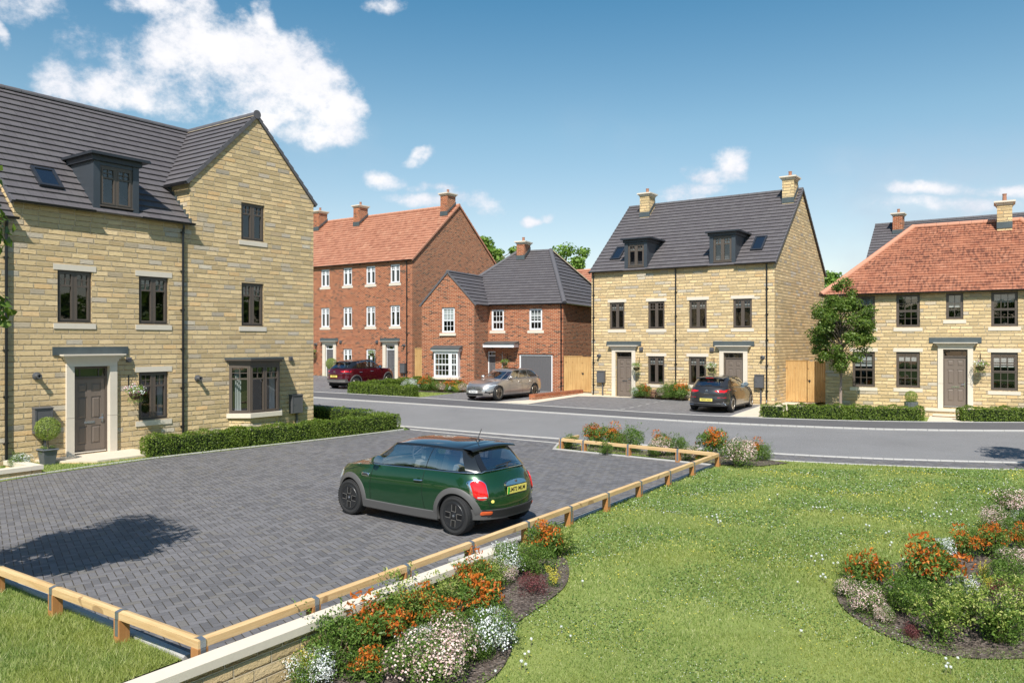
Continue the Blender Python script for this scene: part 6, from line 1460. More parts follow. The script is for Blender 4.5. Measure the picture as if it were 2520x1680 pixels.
    ro = Rm.build('roof', S['roofpaint'], P, fixn=True); smooth_angle(ro, 50)
    if 'glassroof' in S:
        xa, xb = S['glassroof']; g = MB(); X = np.linspace(xa, xb, 8)
        zt = lambda x, y: sm(x, zr_)+cr*(1-(abs(y)/gh['w1'])**2.3)*.97+.004
        g.grid([[(x, y, zt(x, y)+.004) for y in np.linspace(-.46, .46, 9)] for x in X]); g.build('glass_roof', 'paint_black', ro, smooth=True)
    # helpers for details on the skin
    def sy(x, z):
        v = (z-zb(x))/(belt(x)-zb(x)); v = min(1, max(0, v)); xf, xr, w = prm(v); return py(x, xf, xr, w)
    def rx(y, z, s_=-1):
        xe0 = (S['xr'] if s_ < 0 else S['xf'])*1.01
        for k in range(90):
            x = xe0*(1-.005*k); v = (z-zb(x))/(belt(x)-zb(x))
            if v > 1.0: continue
            xf, xr, w = prm(max(0, v)); q = px_(min(abs(y), w*.998), xr if s_ < 0 else xf, w, AR if s_ < 0 else AF, BR if s_ < 0 else BF)
            if abs(x) <= abs(q): return q if abs(q-x) < abs(xe0)*.012 else x
        return x
    def side_patch(name, poly, mat, off=.008, both=True, par=P, thick=.012):
        cxp = sum(p[0] for p in poly)/len(poly); czp = sum(p[1] for p in poly)/len(poly)
        for s_ in ((1, -1) if both else (1,)):
            m = MB(); R0 = [(x, sy(x, z)+off-thick, z) for x, z in poly]; R1 = [(x, sy(x, z)+off, z) for x, z in poly]; R2 = [(cxp+(x-cxp)*.9, sy(x, z)+off+.004, czp+(z-czp)*.9) for x, z in poly]; R3 = [(cxp+(x-cxp)*.5, 0, czp+(z-czp)*.5) for x, z in poly]; R3 = [(a, sy(a, c)+off+.005, c) for a, _, c in R3]
            for A, Bq in ((R0, R1), (R1, R2), (R2, R3)):
                for i in range(len(poly)): j = (i+1) % len(poly); m.poly([(p[0], s_*p[1], p[2]) for p in (A[i], A[j], Bq[j], Bq[i])], uv=[(0, 0)]*4)
            m.poly([(p[0], s_*p[1], p[2]) for p in R3], uv=[(0, 0)]*len(R3)); o = m.build(name, mat, par, fixn=True)
        return o
    def end_patch(name, poly, mat, off=.008, both=True, s_end=-1, par=P, thick=.02, bulge=.006):
        out = None
        for s_ in ((1, -1) if both else (1,)):
            cy = sum(p[0] for p in poly)/len(poly); cz = sum(p[1] for p in poly)/len(poly); m = MB(); e = s_end
            f = lambda y, z, o_: (rx(y, z, e)+e*o_, s_*y, z)
            R0 = [f(y, z, off-thick) for y, z in poly]; R1 = [f(y, z, off) for y, z in poly]; sc = lambda k: [(cy+(y-cy)*k, cz+(z-cz)*k) for y, z in poly]
            R2 = [f(y, z, off+bulge*.7) for y, z in sc(.9)]; R3 = [f(y, z, off+bulge) for y, z in sc(.6)]; R4 = [f(y, z, off+bulge) for y, z in sc(.25)]
            for A, Bq in ((R0, R1), (R1, R2), (R2, R3), (R3, R4)):
                for i in range(len(poly)): j = (i+1) % len(poly); m.poly([A[i], A[j], Bq[j], Bq[i]], uv=[(0, 0)]*4)
            m.poly(R4, uv=[(0, 0)]*len(R4)); out = m.build(name, mat, par, fixn=True); smooth_angle(out, 40)
        return out
    def seam(pts, par=body, w=.007, mat='well_dark', both=True, name='panel_gap'):
        for s_ in ((1, -1) if both else (1,)):
            m = MB(); Q = []
            for (x0, z0), (x1, z1) in zip(pts, pts[1:]):
                for k in range(6): Q.append((x0+(x1-x0)*k/6, z0+(z1-z0)*k/6))
            Q.append(pts[-1])
            for (x0, z0), (x1, z1) in zip(Q, Q[1:]):
                d = Vector((x1-x0, z1-z0)).normalized(); nx_, nz_ = -d.y*w/2, d.x*w/2
                m.poly([(x0-nx_, s_*(sy(x0, z0)+.0025), z0-nz_), (x1-nx_, s_*(sy(x1, z1)+.0025), z1-nz_), (x1+nx_, s_*(sy(x1, z1)+.0025), z1+nz_), (x0+nx_, s_*(sy(x0, z0)+.0025), z0+nz_)], uv=[(0, 0)]*4)
            m.build(name, mat, par)
    def rseam(pts, w=.007, s_end=-1, mat='well_dark'):
        m = MB(); Q = []
        for (y0, z0), (y1, z1) in zip(pts, pts[1:]):
            for k in range(8): Q.append((y0+(y1-y0)*k/8, z0+(z1-z0)*k/8))
        Q.append(pts[-1]); e = s_end; f = lambda y, z: (rx(abs(y), z, e)+e*.0035, y, z)
        for (y0, z0), (y1, z1) in zip(Q, Q[1:]):
            d = Vector((y1-y0, z1-z0)).normalized(); a, b = -d.y*w/2, d.x*w/2
            m.poly([f(y0-a, z0-b), f(y1-a, z1-b), f(y1+a, z1+b), f(y0+a, z0+b)], uv=[(0, 0)]*4)
        m.build('panel_gap', mat, body)
    # wheels
    rt = S['rt']; wt = S.get('wt', .21); yo = S['track']
    for cx in (S['wb']/2, -S['wb']/2):
        for s_ in (1, -1):
            Wp = empty('wheel', (0, 0, 0)); Wp.parent = P; Wp.location = (cx, s_*(yo-wt/2), rt)
            t_ = MB(); h = wt/2; rr = rt*.75
            t_.lathe([(rr-.02, -h*.8), (rr, -h*.92), (rt*.86, -h), (rt*.955, -h*.88), (rt, -h*.62), (rt, h*.62), (rt*.955, h*.88), (rt*.86, h), (rr, h*.92), (rr-.02, h*.8)], 40, axis='y')
            if n_ >= 1:
                for k in range(44):
                    a = 2*math.pi*k/44; ca, sa = math.cos(a), math.sin(a); b_ = MB()
                    for ya, yb in ((-h*.60, -h*.12), (h*.12, h*.60), (h*.64, h*.93), (-h*.93, -h*.64)):
                        q = rt if abs(ya+yb)/2 < h*.6 else rt*.965; da = .045
                        t_.poly([(q*1.008*math.cos(a-da), ya, q*1.008*math.sin(a-da)), (q*1.008*math.cos(a+da), ya, q*1.008*math.sin(a+da)), (q*1.008*math.cos(a+da), yb, q*1.008*math.sin(a+da)), (q*1.008*math.cos(a-da), yb, q*1.008*math.sin(a-da))], mi=0)
            o = t_.build('tyre', 'tyre', Wp, fixn=True); smooth_angle(o, 35)
            r = MB(); o_ = s_*h
            r.lathe([(rr+.002, o_*.90), (rr-.022, o_*.95), (rr-.035, o_*.80), (rr-.045, o_*.35), (.0, o_*.30)], 36, axis='y')
            ro_ = r.build('rim', 'rim_dark' if S['rimstyle'] == 'cross' else S.get('barrel', 'rim_dark'), Wp); smooth_angle(ro_, 40)
            sp = MB(); yf = o_*.93
            if S['rimstyle'] == 'cross':
                sp.lathe([(rr-.024, o_*.93), (rr-.030, o_*1.0), (rr-.058, o_*.96), (rr-.062, o_*.80)], 36, axis='y')
                ins = MB(); lip = MB()
                for k in range(4):
                    a = k*math.pi/2+.06; ca, sa = math.cos(a), math.sin(a)
                    def rect(r0, r1, hw, y, mbx, inner=None):
                        P_ = []
                        for (u, w_) in ((r0, -hw), (r1, -hw), (r1, hw), (r0, hw)): P_.append((u*ca-w_*sa, y, u*sa+w_*ca))
                        return P_
                    L0 = (.035, rr-.045)
                    q = rect(*L0, .050, yf, sp); d_ = Vector((0, -o_*.4, 0)); sp.prism([Vector(p) for p in q], d_)
                    ou = rect(L0[0]+.030, L0[1]-.002, .047, yf+s_*.0035, lip); inn = rect(L0[0]+.037, L0[1]-.009, .040, yf+s_*.0035, lip)
                    for i in range(4): j = (i+1) % 4; lip.poly([ou[i], ou[j], inn[j], inn[i]], uv=[(0, 0)]*4)
                    if k % 2: ins.poly(rect(L0[0]+.05, L0[1]-.022, .018, yf+s_*.003, ins), uv=[(0, 0)]*4)
                sp.lathe([(.055, o_*.93), (.05, o_*.96), (0, o_*.96)], 16, axis='y')
                x = sp.build('spokes', 'rim_dark', ro_, fixn=True); lip.build('spoke_edges', 'rim_silver', ro_); ins.build('spoke_recess', 'well_dark', ro_)
                MB().lathe([(.022, o_*.96), (.020, o_*1.0), (0, o_*1.0)], 14, axis='y').build('hub_cap', 'chrome', ro_)
                for c in ro_.children: c.parent = Wp
            else:
                N_ = S.get('spokes', 5)
                sp.lathe([(rr-.020, o_*.90), (rr-.026, o_*1.0), (rr-.045, o_*.98), (rr-.048, o_*.8)], 36, axis='y')
                for k in range(N_):
                    for da in (-.17, .17):
                        a0 = 2*math.pi*k/N_+.3+da*.35; a1 = 2*math.pi*k/N_+.3+da*1.25; w_ = .0125
                        p0 = Vector((.035*math.cos(a0), 0, .035*math.sin(a0))); p1 = Vector(((rr-.03)*math.cos(a1), 0, (rr-.03)*math.sin(a1))); d_ = (p1-p0).normalized(); n2 = Vector((-d_.z, 0, d_.x))*w_
                        sp.prism([p0-n2*1.2+Vector((0, o_*.70, 0)), p1-n2+Vector((0, o_*.84, 0)), p1+n2+Vector((0, o_*.84, 0)), p0+n2*1.2+Vector((0, o_*.70, 0))], (0, o_*.12, 0))
                sp.lathe([(.055, o_*.7), (.05, o_*.86), (0, o_*.88)], 16, axis='y'); sp.build('spokes', S['spokemat'], Wp, fixn=True)
            wl_ = MB(); R1 = Ra+.004; n = 28; A0 = []; A1 = []
            for i in range(n+1):
                a = -.35+(math.pi+.7)*i/n; X = cx+R1*math.cos(a); Z = rt+R1*math.sin(a); Z = max(Z, .17); yy = sy(X, max(Z, zb(X)))*.985; A0.append((X, s_*yy, Z)); A1.append((X, s_*(yo-.42), Z))
            wl_.grid([A0, A1]); wl_.poly(A1, uv=[(0, 0)]*len(A1)); wl_.build('wheel_well', 'well_dark', P)
            if 'arch' in S:
                ar = MB(); g0, g1, g2, g3 = [], [], [], []; wa = S['arch']
                for i in range(n+1):
                    a = -.28+(math.pi+.56)*i/n
                    def ap(R_q, o2): X = cx+R_q*math.cos(a); Z = rt+R_q*math.sin(a); Z2 = max(Z, zb(X)+.0); return (X, s_*(sy(X, Z2)+o2), Z2)
                    g0.append(ap(Ra-.012, -.03)); g1.append(ap(Ra-.010, .016)); g2.append(ap(Ra+wa*.8, .014)); g3.append(ap(Ra+wa, -.004))
                ar.grid([g0, g1, g2, g3]); q = ar.build('wheel_arch', S['cladmat'], P, fixn=True); smooth_angle(q, 50)
            else:
                ar = MB(); g0, g1 = [], []
                for i in range(n+1):
                    a = -.30+(math.pi+.6)*i/n
                    def ap(R_q, o2): X = cx+R_q*math.cos(a); Z = rt+R_q*math.sin(a); Z2 = max(Z, zb(X)); return (X, s_*(sy(X, Z2)+o2), Z2)
                    g0.append(ap(Ra-.006, -.03)); g1.append(ap(Ra+.004, .003))
                ar.grid([g0, g1]); ar.build('wheel_arch', S['paint'], P)
    if 'sill' in S:
        h0, h1 = S['sill']; xa, xb = S['wb']/2-Ra+.01, -S['wb']/2+Ra-.01
        for s_ in (1, -1):
            m = MB(); X = np.linspace(xa, xb, 14); m.grid([[(x, s_*(sy(x, zb(x)+.01)-.02), zb(x)-.025) for x in X], [(x, s_*(sy(x, zb(x)+h0)+.013), zb(x)+.004) for x in X], [(x, s_*(sy(x, zb(x)+h1)+.013), zb(x)+h1*.9) for x in X], [(x, s_*(sy(x, zb(x)+h1)-.002), zb(x)+h1) for x in X]])
            m.build('sill', S['cladmat'], P, fixn=True, smooth=False)
    # interior
    it = MB(); fl = .42; xs0, xs1 = gh['xf0']-.15, gh['xr0']+.35; w = W0-.10
    it.poly([(xs0, -w, fl), (xs0, w, fl), (xs1, w, fl), (xs1, -w, fl)])
    for s_ in (1, -1): it.poly([(xs0, s_*w, fl), (xs1, s_*w, fl), (xs1, s_*(w-.03), belt(xs1)-.01), (xs0, s_*(w-.03), belt(xs0)-.01)])
    it.poly([(xs1, -w, fl), (xs1, w, fl), (xs1, w, belt(xs1)-.08), (xs1, -w, belt(xs1)-.08)]); it.poly([(xs0, -w, fl), (xs0, w, fl), (xs0, w, belt(xs0)), (xs0, -w, belt(xs0))])
    it.prism([(xs0, -w+.05, belt(xs0)-.1), (xs0-.42, -w+.05, belt(0)-.13), (xs0-.45, -w+.05, belt(0)-.05), (xs0, -w+.05, belt(xs0)+.0)], (0, 2*w-.1, 0))
    it.build('cabin', 'dash', P)
    sm_ = S.get('seat', 'seat'); bz = belt(0)
    for x0 in S['seats']:
        for y0 in (-.36, .36):
            m = MB(); m.prism([(x0+.45, y0-.22, .46), (x0-.02, y0-.22, .44), (x0-.02, y0-.22, .60), (x0+.45, y0-.22, .62)], (0, .44, 0)); m.prism([(x0, y0-.22, .55), (x0-.14, y0-.22, .57), (x0-.30, y0-.20, bz+.09), (x0-.19, y0-.20, bz+.12)], (0, .43, 0))
            m.prism([(x0-.22, y0-.12, bz+.15), (x0-.31, y0-.12, bz+.13), (x0-.34, y0-.12, bz+.29), (x0-.26, y0-.12, bz+.31)], (0, .25, 0)); q = m.build('seat', sm_, P, fixn=True)
    sw = MB(); c0 = Vector((S['seats'][0]+.62, -.36, bz+.01)); n = 20; ax = Vector((-.9, 0, .42)).normalized(); u_ = Vector((0, 1, 0)); v_ = ax.cross(u_)
    sw.tube([c0+(u_*math.cos(2*math.pi*i/n)+v_*math.sin(2*math.pi*i/n))*.185 for i in range(n+1)], .014, 6, cap=False); sw.tube([c0-u_*.18, c0+u_*.18], .012, 5); sw.build('steering_wheel', S.get('wheelmat', 'seat'), P)
    # mirrors
    for s_ in (1, -1):
        mx = S['mirror']; y0 = gpt(('s', .03), 0.1)[1]; m = MB(); zc_ = belt(mx)+.085
        prof = [(0, .0), (.045, .018), (.072, .05), (.085, .09), (.088, .13)]; M_ = []
        for r_, dx in prof: M_.append([(mx+.13-dx, s_*(y0+.155+1.25*r_*math.cos(2*math.pi*i/16)), zc_+r_*math.sin(2*math.pi*i/16)) for i in range(16)])
        for A_, B__ in zip(M_, M_[1:]):
            for i in range(16): m.poly([A_[i], A_[(i+1) % 16], B__[(i+1) % 16], B__[i]], uv=[(0, 0)]*4)
        m.tube([(mx+.05, s_*(y0-.01), zc_-.06), (mx+.05, s_*(y0+.09), zc_-.05)], .022, 6)
        q = m.build('door_mirror', S.get('mirpaint', S['paint']), P, fixn=True); smooth_angle(q, 50); MB().poly([(p[0]-.001, p[1], p[2]) for p in M_[-1]], uv=[(0, 0)]*16).build('mirror_glass', 'mirror_glass', q)
    return P, body, dict(sy=sy, rx=rx, belt=belt, zb=zb, side=side_patch, end=end_patch, seam=seam, rseam=rseam, gpt=gpt, sm=sm, zr=zr_, W=W0)
def plate(P, K, x, z, txt, mat, s_end=-1, tilt=0, w=.52, h=.112, green=False, size=.088):
    f = 1 if s_end > 0 else -1; m = MB(); m.box(-.005, .005, -w/2, w/2, -h/2, h/2); o = m.build('number_plate', mat, P); o.location = (x, 0, z); o.rotation_euler = (0, tilt, 0)
    M = Matrix.Translation((f*.0062, 0, 0)) @ Matrix.Rotation(R_(90 if f > 0 else -90), 4, 'Z') @ Matrix.Rotation(R_(90), 4, 'X')
    t_ = text_mesh(o, txt, size, M, 'plate_ink', 'plate_text', .0006, .0012)
    if green: MB().box(-.0062, -.0050, w/2-.045, w/2, -h/2, h/2).build('green_flash', 'plate_green', o)
    return o
def rr_poly(cy, cz, w, h, r, n=5):
    out = []
    for (sx, sz, a0) in ((1, 1, 0), (-1, 1, 90), (-1, -1, 180), (1, -1, 270)):
        for k in range(n+1): a = R_(a0+90*k/n); out.append((cy+sx*(w/2-r)+r*math.cos(a), cz+sz*(h/2-r)+r*math.sin(a)))
    return out

def mini():
    S = dict(name='parked_car', paint='paint_green', pillar='paint_black', roofpaint='paint_black', W=.845, wb=2.495, rt=.312, Ra=.365, track=.845, wt=.205, xf=1.98, xr=-1.88, arch=.085, cladmat='cladding', sill=(.05, .145), rimstyle='cross', res=1.25,
             zb=[(-1.88, .31), (-1.5, .25), (-.9, .20), (.9, .20), (1.6, .22), (1.98, .26)],
             belt=[(-1.88, .955), (-1.55, .985), (-.8, .975), (0, .955), (.75, .935), (1.2, .90), (1.6, .845), (1.85, .76), (1.98, .68)],
             rows=[(0, 1.88, -1.79, .945), (.10, 1.955, -1.865, .98), (.28, 1.985, -1.885, 1.0), (.50, 1.975, -1.875, 1.0), (.70, 1.94, -1.845, .993), (.85, 1.895, -1.80, .965), (.94, 1.855, -1.76, .935), (1, 1.82, -1.72, .905)],
             exp=(5.5, 7.0, 2.3, 2.5), crown=.055,
             gh=dict(xf0=1.06, xr0=-1.70, xf1=.40, xr1=-1.40, w0=.758, w1=.60, crown=.065, zr=[(-1.5, 1.305), (-1.2, 1.345), (-.4, 1.365), (.2, 1.345), (.5, 1.30)], ws=.03, win=[(.062, .595), (.603, .925)], rw=.12, exp=(9, 10, 2.4, 2.5)),
             seats=[.02, -.85], mirror=.52, wheelmat='seat', seat='seat_light')
    P, body, K = car(S, (-1.41, 14.02, .012), 142.4, 'dark green small hatchback with a black roof parked on the block paving')
    sy, rx, belt, gpt = K['sy'], K['rx'], K['belt'], K['gpt']
    # chrome line at the foot of the glass
    m = MB()
    for s_ in (1, -1):
        pts = [gpt(('s', q), 0.0) for q in np.linspace(.0, 1, 30)]+[gpt(('r', q), 0.0) for q in np.linspace(.1, 1, 12)]
        m.tube([(p[0], s_*(p[1]+.004), p[2]+.004) for p in pts], .008, 5)
    m.build('chrome_trim', 'chrome', P)
    # black roof lip / spoiler above the rear window
    m = MB(); zt = lambda y: 1.318+.052*(1-(abs(y)/.62)**2.2)
    ys = np.linspace(-.56, .56, 17); xo = lambda y: -1.375-.065*(1-(abs(y)/.75)**3)
    m.grid([[(xo(y)+.22, y, zt(y)+.022) for y in ys], [(xo(y)+.05, y, zt(y)+.010) for y in ys], [(xo(y), y, zt(y)-.012) for y in ys], [(xo(y)+.004, y, zt(y)-.030) for y in ys], [(xo(y)+.12, y, zt(y)-.034) for y in ys]]); o = m.build('roof_spoiler', 'paint_black', P, smooth=True)
    # tail lamps with chrome rings
    tl = [(y, z) for y, z in rr_poly(.665, .735, .185, .33, .085)]
    K['end']('tail_lamp_ring', tl, 'chrome', off=.010); q = K['end']('tail_lamp', [(y, z) for y, z in rr_poly(.665, .735, .150, .295, .072)], 'tail_red', off=.024, thick=.012, bulge=.010)
    K['end']('tail_lamp_bar', rr_poly(.665, .625, .10, .022, .008), 'lens_clear', off=.036, thick=.004, bulge=.001)
    # boot handle, plate, badges
    hp = [(y, .800+.0*y+.055*math.sqrt(max(0, 1-(y/.27)**2))*1.0) for y in np.linspace(-.27, .27, 15)]+[(y, .775) for y in np.linspace(.27, -.27, 7)]
    m = MB(); f0 = [(rx(abs(y), z)-.004, y, z) for y, z in hp]; f1 = [(rx(abs(y), z)-.045, y*.97, z) for y, z in hp]
    for i in range(len(hp)): j = (i+1) % len(hp); m.poly([f0[i], f0[j], f1[j], f1[i]])
    m.poly(f1); o = m.build('boot_handle', 'chrome', P, fixn=True); smooth_angle(o, 40)
    MB().lathe([(.020, 0), (.020, -.006), (.0, -.008)], 14, (rx(0, .825)-.046, 0, .825), axis='x').build('badge', 'cladding', o)
    K['end']('plate_recess', rr_poly(0, .685, .62, .17, .03), 'paint_green', off=.001, both=False, thick=.001, bulge=0)
    plate(P, K, rx(0, .70)-.022, .700, 'LM72 MLM', 'plate_yellow', green=True, w=.50, h=.118, size=.092, tilt=-.06)
    K['rseam']([(-.60, .60), (-.55, .46), (-.3, .425), (.3, .425), (.55, .46), (.60, .60)], .008)
    K['rseam']([(.565, .90), (.555, .60)], .004); K['rseam']([(-.565, .90), (-.555, .60)], .004)
    m = MB()
    g = lambda y, z: (rx(abs(y), z)-.006, y, z)
    m.poly([g(.52+.026*math.cos(a), .555+.026*math.sin(a)) for a in np.linspace(0, 6.1, 14)], uv=[(0, 0)]*14); m.build('round_badge', 'plate_yellow', P)
    M = Matrix.Translation((rx(.47, .60)-.008, -.47, .585)) @ Matrix.Rotation(R_(-90), 4, 'Z') @ Matrix.Rotation(R_(90), 4, 'X'); text_mesh(P, 'COOPER', .032, M, 'chrome', 'badge_lettering', .001)
    M = Matrix.Translation((rx(.50, .56)-.008, -.50, .555)) @ Matrix.Rotation(R_(-90), 4, 'Z') @ Matrix.Rotation(R_(90), 4, 'X'); text_mesh(P, 'S', .036, M, 'plate_yellow', 'badge_lettering', .001)
    # lower bumper: dark diffuser in a grey frame, with reflectors
    for nm, mat, z0, z1, yw, off in (('bumper_trim', 'cladding', .265, .425, .80, .012), ('diffuser', 'cladding_dark', .285, .405, .66, .020)):
        m = MB(); ys = np.linspace(-yw, yw, 25); prof = [(z0-.01, -.05), (z0, off), ((z0+z1)/2, off+.006), (z1, off), (z1+.004, -.01)]
        m.grid([[(rx(abs(y), max(z, .33))-o_, y, z+.03*(abs(y)/yw)**4*(1 if nm == 'diffuser' else .2)) for y in ys] for z, o_ in prof]); m.build(nm, mat, P, fixn=True, smooth=False)
    K['end']('reflector', rr_poly(.60, .372, .15, .062, .02), 'reflector', off=.026, thick=.01, bulge=.003)
    # wiper, aerial, handles, side scuttle, fuel flap, seams
    a = Vector(gpt(('r', .62), .10))+Vector((-.012, 0, 0)); m = MB(); m.tube([(a.x-.012, .30, a.z+.03), (a.x-.006, -.10, a.z+.065)], .011, 5); m.tube([(a.x-.01, .02, a.z-.03), (a.x-.014, .0, a.z+.055)], .012, 5); m.build('rear_wiper', 'cladding_dark', P)
    zt2 = K['sm'](-1.05, K['zr'])+.062; MB().lathe([(.045, -.01), (.035, .012), (.012, .03), (.004, .04)], 10, (-1.05, 0, zt2)).tube([(-1.05, 0, zt2+.03), (-1.13, 0, zt2+.20)], .006, 5).build('aerial', 'cladding_dark', P)
    for s_ in (1, -1):
        x0 = -.46; z0 = .80; y = sy(x0, z0)
        m = MB(); m.tube([(x0+.085, s_*(y+.002), z0), (x0+.07, s_*(y+.032), z0), (x0-.07, s_*(y+.032), z0+.004), (x0-.085, s_*(y+.002), z0+.004)], .0125, 8); m.build('door_handle', 'chrome', P)
        MB().lathe([(.045, .0015), (.0, -.002)], 16, (x0-.0, s_*y, z0-.006), axis='y').build('handle_cup', 'paint_green', P)
    K['side']('side_scuttle', rr_poly(.83, .765, .20, .060, .028), 'chrome', off=.006); K['side']('scuttle_inset', rr_poly(.835, .765, .15, .034, .016), 'cladding_dark', off=.013, thick=.004)
    K['seam']([(.66, .93), (.70, .62), (.69, .34), (.60, .235)]); K['seam']([(-.555, .95), (-.55, .60), (-.62, .33), (-.66, .235)]); K['seam']([(1.75, .70), (1.2, .835), (.95, .90)])
    K['seam']([(-1.62, .63), (-1.30, .70)], w=.005)
    # headlamps
    K['end']('headlamp_ring', rr_poly(.60, .665, .27, .22, .105), 'chrome', off=.008, s_end=1); K['end']('headlamp', rr_poly(.60, .665, .235, .19, .09), 'lens_clear', off=.018, s_end=1)
    K['end']('grille', rr_poly(0, .50, .80, .26, .06), 'cladding_dark', off=.008, both=False, s_end=1); plate(P, K, 2.0, .42, 'LM72 MLM', 'plate_white', s_end=1, green=False)
mini()

def golf():
    S = dict(name='parked_car', paint='paint_grey', pillar='paint_grey', roofpaint='paint_grey', W=.885, wb=2.62, rt=.325, Ra=.362, track=.875, wt=.22, xf=2.19, xr=-2.10, cladmat='cladding_dark', sill=(.02, .06), rimstyle='spoke', spokes=5, spokemat='rim_silver', res=.6,
             zb=[(-2.1, .30), (-1.7, .25), (-.9, .19), (.9, .19), (1.8, .2), (2.19, .25)],
             belt=[(-2.1, 1.0), (-1.6, 1.03), (-.8, 1.01), (0, .985), (.8, .95), (1.3, .90), (1.8, .82), (2.05, .74), (2.19, .68)],
             rows=[(0, 2.05, -2.0, .95), (.10, 2.16, -2.09, .98), (.3, 2.19, -2.12, 1.0), (.50, 2.18, -2.10, 1.0), (.68, 2.15, -2.10, .99), (.82, 2.08, -2.06, .965), (.93, 2.0, -2.0, .935), (1, 1.95, -1.95, .90)], exp=(7, 7.5, 2.3, 2.7), crown=.05,
             gh=dict(xf0=1.12, xr0=-1.92, xf1=.30, xr1=-1.52, w0=.79, w1=.605, crown=.055, zr=[(-1.7, 1.345), (-1.3, 1.385), (-.4, 1.41), (.2, 1.39), (.5, 1.33)], win=[(.078, .405), (.43, .735), (.75, .80)], rw=.10, exp=(9, 10, 2.4, 2.6)), seats=[.1, -.85], mirror=.62, mirpaint='rim_silver')
    P, body, K = car(S, (9.05, 34.0, H(34)+.068), 57.5, 'dark grey hatchback parked nose in before the paired stone town houses'); rx = K['rx']
    tl = [(.845, .90), (.82, .80), (.70, .785), (.50, .80), (.36, .845), (.33, .872), (.55, .905), (.80, .925)]
    K['end']('tail_lamp', tl, 'tail_red', off=.008, bulge=.004)
    plate(P, K, rx(0, .50)-.010, .505, 'NE23 NLD', 'plate_yellow', w=.52, h=.115, size=.09, tilt=-.03)
    K['rseam']([(-.72, .80), (-.66, .60), (-.3, .56), (.3, .56), (.66, .60), (.72, .80)], .009)
    M = lambda z: Matrix.Translation((rx(0, z)-.006, 0, z)) @ Matrix.Rotation(R_(-90), 4, 'Z') @ Matrix.Rotation(R_(90), 4, 'X')
    text_mesh(P, 'G O L F', .055, M(.765), 'rim_silver', 'badge_lettering', .001)
    m = MB(); m.lathe([(.056, -.001), (.056, -.008), (.048, -.010), (.046, -.001)], 20, (rx(0, .86)-.002, 0, .86), axis='x')
    for pts in (((-.030, .040), (0, -.042)), ((.030, .040), (0, -.042)), ((-.016, .044), (0, .008)), ((.016, .044), (0, .008))): m.tube([(rx(0, .86)-.008, a, .86+b) for a, b in pts], .0045, 4)
    m.build('round_badge', 'chrome', P)
    K['end']('reflector', rr_poly(.60, .60, .30, .022, .008), 'tail_red', off=.008, thick=.005, bulge=.001)
    # exhaust style trims joined by a bright line
    m = MB(); ys = np.linspace(-.80, .80, 21); m.grid([[(rx(abs(y), .36)-o_, y, z) for y in ys] for z, o_ in ((.345, .0), (.345, .016), (.36, .016), (.36, .0))]); m.build('bumper_chrome', 'chrome', P)
    m = MB(); ys = np.linspace(-.80, .80, 21); m.grid([[(rx(abs(y), .34)-o_, y, z) for y in ys] for z, o_ in ((.24, -.03), (.26, .008), (.34, .008))]); m.build('diffuser', 'cladding_dark', P)
    for s_ in (1, -1):
        m = MB(); x = rx(.62, .34)-.02; q = [(.48, .365), (.72, .365), (.78, .30), (.54, .275)]
        for (a, b), (c, d) in zip(q, q[1:]+q[:1]): m.tube([(x, s_*a, b), (x, s_*c, d)], .010, 5)
        m.build('exhaust_trim', 'chrome', P)
    m = MB(); ys = np.linspace(-.58, .58, 13); zt = lambda y: 1.352+.045*(1-(abs(y)/.62)**2.2); xo = lambda y: -1.52-.14*(1-(abs(y)/.8)**3)
    m.grid([[(xo(y)+.22, y, zt(y)+.022) for y in ys], [(xo(y), y, zt(y)) for y in ys], [(xo(y)+.004, y, zt(y)-.03) for y in ys], [(xo(y)+.12, y, zt(y)-.04) for y in ys]]); m.build('roof_spoiler', 'paint_grey', P, smooth=True)
    MB().box(-1.672, -1.66, -.16, .16, 1.368, 1.384).build('brake_light', 'tail_red', P)
    a = K['gpt'](('r', .7), .10); MB().tube([(a[0]-.02, .12, a[2]+.0), (a[0]-.02, -.16, a[2]+.01)], .012, 5).build('rear_wiper', 'cladding_dark', P)
    z2 = K['sm'](-1.2, K['zr'])+.05; MB().prism([(-1.14, -.012, z2-.01), (-1.26, -.014, z2-.01), (-1.27, -.006, z2+.06)], (0, .02, 0)).build('aerial', 'cladding_dark', P)
    for pts in ([(.72, .94), (.76, .60), (.70, .22)], [(-.22, .98), (-.24, .55), (-.25, .2)], [(-1.12, 1.0), (-1.05, .72), (-.90, .55), (-.85, .3)]): K['seam'](pts)
    for s_ in (1, -1):
        for x0 in (-.10, -1.0): y = K['sy'](x0, .84); MB().tube([(x0+.09, s_*(y+.0), .84), (x0+.08, s_*(y+.03), .84), (x0-.08, s_*(y+.03), .845), (x0-.09, s_*y, .845)], .013, 6).build('door_handle', 'paint_grey', P)
    K['end']('headlamp', [(.84, .72), (.80, .64), (.5, .63), (.42, .69), (.6, .73)], 'lens_clear', s_end=1)
golf()

